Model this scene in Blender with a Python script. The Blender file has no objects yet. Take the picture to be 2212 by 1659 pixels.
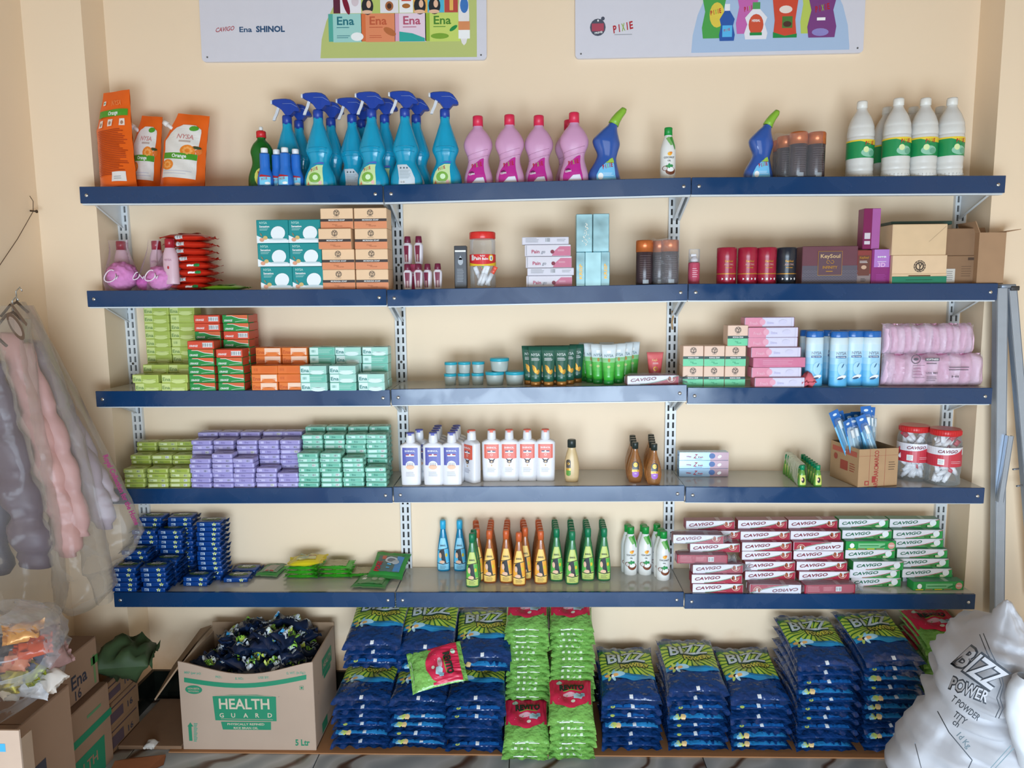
import bpy, bmesh, math, random
from mathutils import Vector, Matrix, noise
R = math.radians
random.seed(7)
SC = bpy.context.scene
COL = SC.collection

# ------------------------------------------------------------------ camera, world, light, exposure
F_PX, CAM = 1591.08, (1.35777, -2.23669, 1.43824)
PITCH, YAW, ROLL = -0.12441, 0.02795, 0.00899
MR = Matrix.Rotation(YAW, 3, 'Z') @ Matrix.Rotation(PITCH, 3, 'X') @ Matrix.Rotation(ROLL, 3, 'Y')
cam = bpy.data.cameras.new('camera')
cam.sensor_width = 36.0
cam.lens = F_PX / 2212 * 36.0
cam.clip_start = 0.05
cam_o = bpy.data.objects.new('camera', cam)
cam_o.matrix_world = Matrix.Translation(CAM) @ (MR @ Matrix.Rotation(R(90), 3, 'X')).to_4x4()
COL.objects.link(cam_o)
SC.camera = cam_o

world = bpy.data.worlds.new('daylight_world')
SC.world = world
world.use_nodes = True
world.node_tree.nodes['Background'].inputs[0].default_value = (1.0, 0.86, 0.70, 1)
world.node_tree.nodes['Background'].inputs[1].default_value = 0.12

def area(name, loc, size, rot, power, color):
    l = bpy.data.lights.new(name, 'AREA')
    l.shape = 'RECTANGLE'
    l.size, l.size_y = size
    l.energy = power
    l.color = color
    o = bpy.data.objects.new(name, l)
    o.location = loc
    o.rotation_euler = rot
    COL.objects.link(o)
    return o
# the open shop front behind the camera: soft cool daylight
area('shop_front_daylight', (1.6, -3.7, 1.25), (1.9, 2.3), (R(90), 0, 0), 27, (0.84, 0.88, 0.90))
area('sunlit_ground_bounce', (1.5, -3.2, 0.50), (2.3, 1.0), (R(92), 0, 0), 90, (0.72, 0.89, 1.06))
SC.view_settings.view_transform = 'Standard'
SC.view_settings.look = 'None'
SC.view_settings.exposure = 0.15
SC.view_settings.gamma = 1.0
SC.view_settings.use_curve_mapping = False

# ------------------------------------------------------------------ helpers
def at(px, py, Y=None, Z=None, X=None):
    d = MR @ Vector(((px - 1106) / F_PX, 1, -(py - 829.5) / F_PX))
    t = (Y - CAM[1]) / d.y if Y is not None else ((Z - CAM[2]) / d.z if Z is not None else (X - CAM[0]) / d.x)
    return Vector(CAM) + d * t

def lin(h):
    h = h.lstrip('#')
    r = []
    for i in (0, 2, 4):
        c = int(h[i:i + 2], 16) / 255
        r.append(c / 12.92 if c <= 0.04045 else ((c + 0.055) / 1.055) ** 2.4)
    return (r[0], r[1], r[2], 1)

_M = {}
def m(c, r=0.5, metal=0.0, tr=0.0, var=0.06, scale=30.0, bump=0.0, bscale=80.0, coat=0.0, alpha=1.0, ior=1.45, name='surface'):
    k = (c, r, metal, tr, var, scale, bump, bscale, coat, alpha)
    if k in _M: return _M[k]
    ma = bpy.data.materials.new(name)
    ma.use_nodes = True
    nt = ma.node_tree
    b = nt.nodes['Principled BSDF']
    b.inputs['Roughness'].default_value = r
    b.inputs['Metallic'].default_value = metal
    b.inputs['Transmission Weight'].default_value = tr
    b.inputs['IOR'].default_value = ior
    b.inputs['Coat Weight'].default_value = coat
    b.inputs['Coat Roughness'].default_value = 0.12
    b.inputs['Alpha'].default_value = alpha
    tc = nt.nodes.new('ShaderNodeTexCoord')
    col = lin(c)
    if var > 0:
        n = nt.nodes.new('ShaderNodeTexNoise')
        n.inputs['Scale'].default_value = scale
        n.inputs['Detail'].default_value = 1.0
        nt.links.new(tc.outputs['Object'], n.inputs['Vector'])
        mx = nt.nodes.new('ShaderNodeMix')
        mx.data_type = 'RGBA'
        mx.inputs[6].default_value = tuple(x * (1 - var) for x in col[:3]) + (1,)
        mx.inputs[7].default_value = tuple(min(1, x * (1 + var)) for x in col[:3]) + (1,)
        nt.links.new(n.outputs[0], mx.inputs[0])
        nt.links.new(mx.outputs[2], b.inputs['Base Color'])
    else:
        b.inputs['Base Color'].default_value = col
    if bump > 0:
        n2 = nt.nodes.new('ShaderNodeTexNoise')
        n2.inputs['Scale'].default_value = bscale
        n2.inputs['Detail'].default_value = 2.0
        nt.links.new(tc.outputs['Object'], n2.inputs['Vector'])
        bp = nt.nodes.new('ShaderNodeBump')
        bp.inputs['Strength'].default_value = bump
        bp.inputs['Distance'].default_value = 0.004
        nt.links.new(n2.outputs[0], bp.inputs['Height'])
        nt.links.new(bp.outputs[0], b.inputs['Normal'])
    _M[k] = ma
    return ma

def crinkle(ma, dist):
    for n in ma.node_tree.nodes:
        if n.type == 'BUMP': n.inputs['Distance'].default_value = dist
    return ma

def film(c, op=0.12, r=0.12, name='clear_plastic_film', bump=0.6, bs=22.0, fres=0.6):
    k = ('film', c, op, r, fres, bs)
    if k in _M: return _M[k]
    ma = bpy.data.materials.new(name)
    ma.use_nodes = True
    nt = ma.node_tree
    b = nt.nodes['Principled BSDF']
    b.inputs['Base Color'].default_value = lin(c)
    b.inputs['Roughness'].default_value = r
    t = nt.nodes.new('ShaderNodeBsdfTransparent')
    fr = nt.nodes.new('ShaderNodeFresnel')
    fr.inputs[0].default_value = 1.35
    tc = nt.nodes.new('ShaderNodeTexCoord')
    n2 = nt.nodes.new('ShaderNodeTexNoise')
    n2.inputs['Scale'].default_value = bs
    n2.inputs['Detail'].default_value = 3.0
    nt.links.new(tc.outputs['Object'], n2.inputs['Vector'])
    bp = nt.nodes.new('ShaderNodeBump')
    bp.inputs['Strength'].default_value = bump
    bp.inputs['Distance'].default_value = 0.01
    nt.links.new(n2.outputs[0], bp.inputs['Height'])
    nt.links.new(bp.outputs[0], b.inputs['Normal'])
    nt.links.new(bp.outputs[0], fr.inputs['Normal'])
    ad = nt.nodes.new('ShaderNodeMath')
    ad.operation = 'MULTIPLY_ADD'
    ad.use_clamp = True
    ad.inputs[1].default_value = fres
    ad.inputs[2].default_value = op
    nt.links.new(fr.outputs[0], ad.inputs[0])
    mx = nt.nodes.new('ShaderNodeMixShader')
    nt.links.new(ad.outputs[0], mx.inputs[0])
    nt.links.new(t.outputs[0], mx.inputs[1])
    nt.links.new(b.outputs[0], mx.inputs[2])
    nt.links.new(mx.outputs[0], nt.nodes['Material Output'].inputs[0])
    _M[k] = ma
    return ma

# 2D lettering, tessellated once per string
_T = {}
def text2d(s, bold=0.0, cut=False):
    k = (s, bold, cut)
    if k in _T: return _T[k]
    cu = bpy.data.curves.new('tmp', 'FONT')
    cu.body = s
    cu.resolution_u = 2
    cu.offset = bold
    o = bpy.data.objects.new('tmp', cu)
    COL.objects.link(o)
    bpy.context.view_layer.update()
    e = o.evaluated_get(bpy.context.evaluated_depsgraph_get())
    me = e.to_mesh()
    if cut:
        bm = bmesh.new(); bm.from_mesh(me)
        X0, X1 = min(v.co.x for v in bm.verts), max(v.co.x for v in bm.verts)
        nc = max(4, int((X1 - X0) / .16))
        for i in range(1, nc):
            bmesh.ops.bisect_plane(bm, geom=list(bm.verts) + list(bm.edges) + list(bm.faces), plane_co=(X0 + (X1 - X0) * i / nc, 0, 0), plane_no=(1, 0, 0))
        for yy in (.1, .2, .35, .5, .6):
            bmesh.ops.bisect_plane(bm, geom=list(bm.verts) + list(bm.edges) + list(bm.faces), plane_co=(0, yy, 0), plane_no=(0, 1, 0))
        bm.to_mesh(me); bm.free()
    vs = [(v.co.x, v.co.y) for v in me.vertices]
    fs = [tuple(p.vertices) for p in me.polygons]
    e.to_mesh_clear()
    bpy.data.objects.remove(o)
    bpy.data.curves.remove(cu)
    x0 = min(v[0] for v in vs); x1 = max(v[0] for v in vs)
    y1 = max(v[1] for v in vs)
    h = 0.70
    vs = [((x - x0) / (x1 - x0) - 0.5, y / h) for x, y in vs]
    _T[k] = (vs, fs, (x1 - x0) / h)
    return _T[k]

class Dec:
    """flat print: 2D shapes that are mapped on a surface by a function (u, v, height)"""
    def __init__(s): s.it = []
    def poly(s, pts, ma, l=1):
        s.it.append((list(pts), [tuple(range(len(pts)))], ma, l)); return s
    def rect(s, u0, v0, u1, v1, ma, l=1, nx=1, ny=1):
        vs = [(u0 + (u1 - u0) * i / nx, v0 + (v1 - v0) * j / ny) for j in range(ny + 1) for i in range(nx + 1)]
        fs = [(j * (nx + 1) + i, j * (nx + 1) + i + 1, (j + 1) * (nx + 1) + i + 1, (j + 1) * (nx + 1) + i) for j in range(ny) for i in range(nx)]
        s.it.append((vs, fs, ma, l)); return s
    def strip(s, lo, hi, ma, l=1):
        """band between two polylines of the same length"""
        n = len(lo)
        s.it.append((list(lo) + list(hi), [(i, i + 1, n + i + 1, n + i) for i in range(n - 1)], ma, l)); return s
    def ell(s, cu, cv, ru, rv, ma, l=2, n=16, rot=0.0):
        c, q = math.cos(rot), math.sin(rot)
        pts = []
        for i in range(n):
            a = 2 * math.pi * i / n
            x, y = ru * math.cos(a), rv * math.sin(a)
            pts.append((cu + x * c - y * q, cv + x * q + y * c))
        s.it.append(([(cu, cv)] + pts, [(0, i + 1, (i + 1) % n + 1) for i in range(n)], ma, l)); return s
    def ring(s, cu, cv, r0, r1, ma, l=2, n=20, a0=0.0, a1=360.0):
        lo = [(cu + r0 * math.cos(R(a0 + (a1 - a0) * i / n)), cv + r0 * math.sin(R(a0 + (a1 - a0) * i / n))) for i in range(n + 1)]
        hi = [(cu + r1 * math.cos(R(a0 + (a1 - a0) * i / n)), cv + r1 * math.sin(R(a0 + (a1 - a0) * i / n))) for i in range(n + 1)]
        return s.strip(lo, hi, ma, l)
    def text(s, t, cu, cv, h, ma, l=3, w=None, shear=0.0, rot=0.0, bold=0.02, arc=0.0, cut=False):
        vs, fs, asp = text2d(t, bold, cut)
        w = w if w else asp * h
        c, q = math.cos(rot), math.sin(rot)
        out = []
        for x, y in vs:
            xx, yy = x * w + shear * y * h, y * h
            yy += arc * (1 - (2 * x) ** 2)
            out.append((cu + xx * c - yy * q, cv + xx * q + yy * c))
        s.it.append((out, fs, ma, l)); return s
    def bars(s, u0, v0, u1, v1, ma_bg, ma, n=7, l=2):
        s.rect(u0, v0, u1, v1, ma_bg, l)
        w = (u1 - u0) / n
        for i in range(n):
            s.rect(u0 + w * (i + .25), v0 + (v1 - v0) * .12, u0 + w * (i + .25 + random.choice((.3, .5))), v1 - (v1 - v0) * .12, ma, l + 1)
        return s
    def lines(s, u0, u1, v0, v1, n, ma, l=2, th=0.3):
        for i in range(n):
            v = v1 - (v1 - v0) * (i + .5) / n
            e = u1 - (u1 - u0) * random.uniform(0, .25)
            h = (v1 - v0) / n * th / 2
            s.rect(u0, v - h, e, v + h, ma, l)
        return s

class MB:
    def __init__(s): s.v = []; s.f = []; s.m = []; s.ms = []; s.sm = []
    def mi(s, ma):
        if ma not in s.ms: s.ms.append(ma)
        return s.ms.index(ma)
    def add(s, vs, fs, ma, smooth=False):
        o = len(s.v); s.v += [tuple(p) for p in vs]; i = s.mi(ma)
        for f in fs: s.f.append(tuple(o + k for k in f)); s.m.append(i); s.sm.append(smooth)
        return s
    def box(s, x0, x1, y0, y1, z0, z1, ma, faces=None):
        vs = [(x0, y0, z0), (x1, y0, z0), (x1, y1, z0), (x0, y1, z0), (x0, y0, z1), (x1, y0, z1), (x1, y1, z1), (x0, y1, z1)]
        F = {'front': (0, 1, 5, 4), 'back': (2, 3, 7, 6), 'left': (3, 0, 4, 7), 'right': (1, 2, 6, 5), 'top': (4, 5, 6, 7), 'bottom': (0, 3, 2, 1)}
        for k, f in F.items():
            s.add([vs[i] for i in f], [(0, 1, 2, 3)], (faces or {}).get(k, ma))
        return s
    def rbox(s, x0, x1, y0, y1, z0, z1, b, ma, seg=1, smooth=True):
        bm = bmesh.new()
        bmesh.ops.create_cube(bm, size=1)
        for v in bm.verts:
            v.co = Vector(((x0 + x1) / 2 + v.co.x * (x1 - x0), (y0 + y1) / 2 + v.co.y * (y1 - y0), (z0 + z1) / 2 + v.co.z * (z1 - z0)))
        bmesh.ops.bevel(bm, geom=list(bm.edges), offset=b, segments=seg, affect='EDGES', profile=0.5)
        bm.verts.index_update()
        s.add([v.co.copy() for v in bm.verts], [tuple(v.index for v in f.verts) for f in bm.faces], ma, smooth)
        bm.free(); return s
    def ringloft(s, rings, ma, closed_ends=True, smooth=True, ma_fn=None):
        n = len(rings[0]); o = len(s.v)
        for r in rings: s.v += [tuple(p) for p in r]
        for j in range(len(rings) - 1):
            mm = ma_fn(j) if ma_fn else ma
            i_ = s.mi(mm)
            for i in range(n):
                k = (i + 1) % n
                s.f.append((o + j * n + i, o + j * n + k, o + (j + 1) * n + k, o + (j + 1) * n + i)); s.m.append(i_); s.sm.append(smooth)
        if closed_ends:
            s.f.append(tuple(o + i for i in reversed(range(n)))); s.m.append(s.mi(ma)); s.sm.append(False)
            b = o + (len(rings) - 1) * n
            s.f.append(tuple(b + i for i in range(n))); s.m.append(s.mi(ma_fn(len(rings) - 2) if ma_fn else ma)); s.sm.append(False)
        return s
    def lathe(s, prof, ma, n=16, cx=0, cy=0, ey=1.0, **k):
        """prof: list of (radius, z)"""
        return s.ringloft([[(cx + r * math.cos(2 * math.pi * i / n), cy + r * ey * math.sin(2 * math.pi * i / n), z) for i in range(n)] for r, z in prof], ma, **k)
    def tube(s, pts, r, ma, n=8, rfn=None):
        pts = [Vector(p) for p in pts]; rings = []
        up = Vector((0.3, 0.9, 0.2)).normalized()
        for i, p in enumerate(pts):
            t = (pts[min(i + 1, len(pts) - 1)] - pts[max(i - 1, 0)]).normalized()
            a = t.cross(up)
            if a.length < 1e-4: a = t.cross(Vector((1, 0, 0)))
            a.normalize(); b = t.cross(a)
            rr = rfn(i / (len(pts) - 1)) if rfn else r
            rings.append([p + (a * math.cos(2 * math.pi * k / n) + b * math.sin(2 * math.pi * k / n)) * rr for k in range(n)])
        return s.ringloft(rings, ma)
    def stamp(s, dec, fn, gap=0.0005):
        # faces are split until they follow a curved surface closely
        tol = max(.00012, gap * .35)
        for vs, fs, ma, l in dec.it:
            h = gap * l
            P = [Vector(fn(u, v, h)) for u, v in vs]
            N = len(vs); VU = list(vs); out = []; cache = {}
            def midp(a, b_):
                k = (a, b_) if a < b_ else (b_, a)
                if k not in cache:
                    u, v = (VU[a][0] + VU[b_][0]) / 2, (VU[a][1] + VU[b_][1]) / 2
                    VU.append((u, v)); P.append(Vector(fn(u, v, h))); cache[k] = len(VU) - 1
                return cache[k]
            work = [(f, 0) for f in fs]
            while work:
                f, dp = work.pop()
                if len(f) > 4:
                    cu = sum(VU[i][0] for i in f) / len(f); cv = sum(VU[i][1] for i in f) / len(f)
                    flat = all(((P[i] + P[j]) / 2 - Vector(fn((VU[i][0] + VU[j][0]) / 2, (VU[i][1] + VU[j][1]) / 2, h))).length < tol for i, j in zip(f, f[2:]))
                    if flat: out.append(f)
                    else:
                        VU.append((cu, cv)); P.append(Vector(fn(cu, cv, h))); c = len(VU) - 1
                        work += [((f[i], f[(i + 1) % len(f)], c), dp) for i in range(len(f))]
                    continue
                if dp >= 7: out.append(f); continue
                n = len(f); worst, wi = tol, -1
                for i in range(n):
                    a, b_ = f[i], f[(i + 1) % n]
                    L2 = (P[a] - P[b_]).length
                    if L2 < .002: continue
                    dv = ((P[a] + P[b_]) / 2 - P[midp(a, b_)]).length
                    if dv > worst: worst, wi = dv, i
                if wi < 0: out.append(f); continue
                if n == 3:
                    a, b_, c = f[wi], f[(wi + 1) % 3], f[(wi + 2) % 3]; mm = midp(a, b_)
                    work += [((a, mm, c), dp + 1), ((mm, b_, c), dp + 1)]
                else:
                    a, b_, c, d_ = f[wi], f[(wi + 1) % 4], f[(wi + 2) % 4], f[(wi + 3) % 4]; m1, m2 = midp(a, b_), midp(c, d_)
                    work += [((a, m1, m2, d_), dp + 1), ((m1, b_, c, m2), dp + 1)]
            use = sorted({i for f in out for i in f}); ix = {k: i for i, k in enumerate(use)}
            s.add([P[k] for k in use], [tuple(ix[i] for i in f) for f in out], ma)
        return s
    def mesh(s, name):
        me = bpy.data.meshes.new(name)
        me.from_pydata(s.v, [], s.f)
        for a in s.ms: me.materials.append(a)
        me.polygons.foreach_set('material_index', s.m)
        me.polygons.foreach_set('use_smooth', s.sm)
        me.update()
        return me
    def build(s, name, parent=None, loc=(0, 0, 0), rot=(0, 0, 0)):
        o = bpy.data.objects.new(name, s.mesh(name))
        COL.objects.link(o); o.location = loc; o.rotation_euler = rot
        if parent: o.parent = parent
        return o

def front(d): return lambda u, v, h: (u, -d - h, v)
def top(z): return lambda u, v, h: (u, v, z + h)
def side(x): return lambda u, v, h: (x + h, u, v)

def tag(o, label, cat, group=None, kind=None):
    o['label'] = label; o['category'] = cat
    if group: o['group'] = group
    if kind: o['kind'] = kind
    return o
def struct(o):
    o['kind'] = 'structure'; return o
def empty(name, loc, rot=(0, 0, 0), label=None, cat=None, group=None):
    o = bpy.data.objects.new(name, None); COL.objects.link(o)
    o.empty_display_size = 0.02
    o.location = loc; o.rotation_euler = rot
    if label: tag(o, label, cat, group)
    return o

KIND = {}
def kind(key, name, cat, parts):
    """parts: one MB, or a list of (part name, MB, [sub parts], label)"""
    def conv(p):
        return (p[0], p[1].mesh(p[0]), [conv(q) for q in (p[2] if len(p) > 2 else [])], p[3] if len(p) > 3 else None)
    KIND[key] = (name, cat, parts.mesh(name) if isinstance(parts, MB) else [conv(p) for p in parts])
USED = {}
def place(key, loc, rot=(0, 0, 0), label='', group=None, scale=(1, 1, 1)):
    name, cat, parts = KIND[key]
    if isinstance(parts, bpy.types.Mesh):
        o = bpy.data.objects.new(name, parts); COL.objects.link(o)
    else:
        o = empty(name, loc)
        def mk(p, par):
            c = bpy.data.objects.new(p[0], p[1]); COL.objects.link(c); c.parent = par
            if p[3]: c['label'] = p[3]
            for q in p[2]: mk(q, c)
        for p in parts: mk(p, o)
    o.location = loc; o.rotation_euler = rot; o.scale = scale
    tag(o, label, cat, group)
    return o
ORD = ['topmost', 'second from the top', 'third from the top', 'fourth from the top', 'fifth from the top', 'sixth from the top', 'seventh from the top',
       'eighth from the top', 'ninth from the top', 'tenth from the top', 'eleventh from the top', 'twelfth from the top', 'thirteenth from the top',
       'fourteenth from the top', 'fifteenth from the top', 'sixteenth from the top', 'seventeenth from the top', 'eighteenth from the top']
NTH = ['first', 'second', 'third', 'fourth', 'fifth', 'sixth', 'seventh', 'eighth', 'ninth', 'tenth', 'eleventh', 'twelfth']
LV = ['top shelf', 'second shelf', 'third shelf', 'fourth shelf', 'bottom shelf']

D_WALL = 0.2254
# ------------------------------------------------------------------ room
def wall_material():
    ma = bpy.data.materials.new('cream_wall_paint'); ma.use_nodes = True
    nt = ma.node_tree; b = nt.nodes['Principled BSDF']; b.inputs['Roughness'].default_value = 0.55
    tc = nt.nodes.new('ShaderNodeTexCoord')
    n = nt.nodes.new('ShaderNodeTexNoise'); n.inputs['Scale'].default_value = 1.6; n.inputs['Detail'].default_value = 3
    nt.links.new(tc.outputs['Object'], n.inputs['Vector'])
    mx = nt.nodes.new('ShaderNodeMix'); mx.data_type = 'RGBA'
    mx.inputs[6].default_value = lin('#ebd2b2'); mx.inputs[7].default_value = lin('#f2dbbd')
    nt.links.new(n.outputs[0], mx.inputs[0])
    # rising damp: orange-brown stain of its own ragged shape just above the skirting
    sp = nt.nodes.new('ShaderNodeSeparateXYZ'); nt.links.new(tc.outputs['Object'], sp.inputs[0])
    n3 = nt.nodes.new('ShaderNodeTexNoise'); n3.inputs['Scale'].default_value = 9; n3.inputs['Detail'].default_value = 4
    nt.links.new(tc.outputs['Object'], n3.inputs['Vector'])
    ma1 = nt.nodes.new('ShaderNodeMath'); ma1.operation = 'MULTIPLY_ADD'; ma1.inputs[1].default_value = -0.16
    nt.links.new(n3.outputs[0], ma1.inputs[0]); nt.links.new(sp.outputs[2], ma1.inputs[2])
    mr = nt.nodes.new('ShaderNodeMapRange'); mr.inputs[1].default_value = 0.02; mr.inputs[2].default_value = 0.17; mr.inputs[3].default_value = 0.75; mr.inputs[4].default_value = 0
    nt.links.new(ma1.outputs[0], mr.inputs[0])
    mx2 = nt.nodes.new('ShaderNodeMix'); mx2.data_type = 'RGBA'; mx2.inputs[7].default_value = lin('#b57c40')
    nt.links.new(mx.outputs[2], mx2.inputs[6]); nt.links.new(mr.outputs[0], mx2.inputs[0])
    nt.links.new(mx2.outputs[2], b.inputs['Base Color'])
    return ma
WALL = wall_material()
H = 3.1
XL, XR = -0.013, 2.76
WL, WR = -0.2, 3.6
b = MB(); b.box(XL - .3, XR + .3, D_WALL, D_WALL + .12, 0, H, WALL); struct(b.build('wall_back'))
b = MB(); b.box(WL - .15, XL, .10, D_WALL, 0, H, WALL); struct(b.build('wall_left_pier'))
b = MB(); b.box(XR, WR + .15, .10, D_WALL, 0, H, WALL); struct(b.build('wall_right_pier'))
b = MB(); b.box(WL - .12, WL, -4.4, .10, 0, H, WALL); struct(b.build('wall_left'))
b = MB(); b.box(WR, WR + .12, -4.4, .10, 0, H, WALL); struct(b.build('wall_right'))
b = MB(); b.box(WL - .15, WR + .15, -4.4, D_WALL + .1, H, H + .1, m('#7d6245', .8)); struct(b.build('ceiling'))
# floor of polished marble tiles
def tile_material():
    ma = bpy.data.materials.new('polished_marble_tile'); ma.use_nodes = True
    nt = ma.node_tree; b = nt.nodes['Principled BSDF']; b.inputs['Roughness'].default_value = 0.18
    tc = nt.nodes.new('ShaderNodeTexCoord')
    oi = nt.nodes.new('ShaderNodeObjectInfo')
    mp = nt.nodes.new('ShaderNodeMapping'); mp.inputs['Rotation'].default_value = (0, 0, 0.6)
    nt.links.new(tc.outputs['Object'], mp.inputs[0]); nt.links.new(oi.outputs['Location'], mp.inputs['Location'])
    w = nt.nodes.new('ShaderNodeTexWave'); w.inputs['Scale'].default_value = 1.7; w.inputs['Distortion'].default_value = 7; w.inputs['Detail'].default_value = 3; w.inputs['Detail Scale'].default_value = 1.3
    nt.links.new(mp.outputs[0], w.inputs['Vector'])
    cr = nt.nodes.new('ShaderNodeValToRGB')
    e = cr.color_ramp.elements
    e[0].position = 0.0; e[0].color = lin('#5b4436')
    e[1].position = 0.05; e[1].color = lin('#a9a9a6')
    x = e.new(0.5); x.color = lin('#bdc0c2')
    x = e.new(1.0); x.color = lin('#9aa0a4')
    nt.links.new(w.outputs[0], cr.inputs[0]); nt.links.new(cr.outputs[0], b.inputs['Base Color'])
    return ma
TILE = tile_material()
fl = MB().box(WL - .15, WR + .15, -4.4, D_WALL + .1, -.12, -.012, m('#77736c', .8)).build('floor'); struct(fl)
tb = MB(); tb.rbox(.0015, .5985, .0015, .5985, -.0118, 0, .0012, TILE, smooth=False); tmesh = tb.mesh('floor_tile')
for i in range(7):
    for j in range(6):
        o = bpy.data.objects.new('floor_tile', tmesh); COL.objects.link(o); o.parent = fl
        o.location = (-.52 + .6 * i, D_WALL - .6 * (j + 1) + .02, 0)
# black marble skirting
SK = m('#10130f', .15, var=.9, scale=14)
b = MB()
b.box(XL, XR, D_WALL - .012, D_WALL, 0, .105, SK); struct(b.build('baseboard_back'))
b = MB(); b.box(XL, XL + .012, .09, D_WALL - .012, 0, .105, SK); b.box(WL + .012, XL + .012, .088, .10, 0, .105, SK); struct(b.build('baseboard_left'))
b = MB(); b.box(XR - .012, XR, .088, D_WALL - .012, 0, .105, SK); b.box(XR, WR, .088, .10, 0, .105, SK); struct(b.build('baseboard_right'))

# ------------------------------------------------------------------ shelving
WHITE = m('#d4d7d8', .28, var=.03)
WHITE_TOP = m('#c9c9c4', .12, var=.04, scale=12)
BLUE = m('#0c3660', .2, var=.10, scale=6, coat=.35)
_nt = BLUE.node_tree; _n = _nt.nodes.new('ShaderNodeTexNoise'); _n.inputs['Scale'].default_value = 7; _n.inputs['Detail'].default_value = 4; _n.inputs['Distortion'].default_value = 1.2
_tc = _nt.nodes.new('ShaderNodeTexCoord'); _nt.links.new(_tc.outputs['Object'], _n.inputs['Vector'])
_mr = _nt.nodes.new('ShaderNodeMapRange'); _mr.inputs[1].default_value = .42; _mr.inputs[2].default_value = .60; _mr.inputs[3].default_value = .14; _mr.inputs[4].default_value = .30
_nt.links.new(_n.outputs[0], _mr.inputs[0]); _nt.links.new(_mr.outputs[0], _nt.nodes['Principled BSDF'].inputs['Roughness'])
STEEL = m('#cfd2d2', .25, metal=.9)
DARK = m('#2a2723', .6)
SH = {  # row, bay: (left px, left py, right px, right py) of the top edge of the fascia
 (0, 0): (171, 403, 827, 400), (0, 1): (829, 400, 1494, 383), (0, 2): (1495, 383, 2175, 379),
 (1, 0): (187, 628, 835, 624), (1, 1): (836, 626, 1487, 613), (1, 2): (1488, 613, 2158, 612),
 (2, 0): (206, 845, 843, 842), (2, 1): (845, 841, 1485, 831), (2, 2): (1486, 837, 2146, 838),
 (3, 0): (226, 1056, 848, 1053), (3, 1): (850, 1052, 1480, 1049), (3, 2): (1482, 1052, 2129, 1054),
 (4, 0): (245, 1280, 853, 1280), (4, 1): (855, 1280, 1478, 1279), (4, 2): (1480, 1283, 2109, 1284)}
SE = {}
for k, (a, b_, c, d) in SH.items():
    SE[k] = (at(a, b_, Y=0), at(c, d, Y=0))
def zsh(row, X):
    for bay in (0, 1, 2):
        p, q = SE[(row, bay)]
        if X <= q.x or bay == 2:
            t = (X - p.x) / (q.x - p.x)
            return p.z + (q.z - p.z) * t - 0.0015
BAY = ['left', 'middle', 'right']
for (row, bay), (p, q) in SE.items():
    L = (q - p).length - .002
    ang = math.atan2(q.z - p.z, q.x - p.x)
    s = empty('shelf', p, (0, -ang, 0), 'white metal shelf with blue front strip, %s bay, %s' % (BAY[bay], LV[row]), 'shelf', 'wall-mounted display shelves')
    b = MB()
    b.box(0, L, .012, D_WALL - .006, -.004, -.0015, WHITE, {'top': WHITE_TOP})
    b.box(0, L, .010, .012, -.0515, -.0015, WHITE)
    b.box(0, L, .010, .030, -.0535, -.0515, WHITE)
    b.box(0, .0015, .012, D_WALL - .006, -.022, -.004, WHITE); b.box(L - .0015, L, .012, D_WALL - .006, -.022, -.004, WHITE)
    b.build('tray', s)
    MB().rbox(-.0005, L + .0005, 0, .010, -.0495, 0, .0012, BLUE, smooth=False).build('front_strip', s)
    for x in (.021, L - .021):
        c = MB()
        c.lathe([(.0055, 0), (.0055, .0015), (.004, .003), (.0008, .0036)], STEEL, n=12)
        o = c.build('bolt', s, (x, 0, -.026), (R(90), 0, 0))
    for x in (.003, L - .0045):
        c = MB()
        pr = [(.03, -.012), (.03, -.034), (D_WALL - .014, -.105), (D_WALL - .014, -.006)]
        vs = [(x, y, z) for y, z in pr] + [(x + .0018, y, z) for y, z in pr]
        c.add(vs, [(3, 2, 1, 0), (4, 5, 6, 7), (0, 1, 5, 4), (1, 2, 6, 5), (2, 3, 7, 6), (3, 0, 4, 7)], WHITE)
        lip = .007 if x < .1 else -.007
        c.add([(x, .03, -.034), (x + lip, .03, -.034), (x + lip, D_WALL - .014, -.105), (x, D_WALL - .014, -.105)], [(0, 1, 2, 3)], WHITE)
        c.build('bracket', s)
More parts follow.
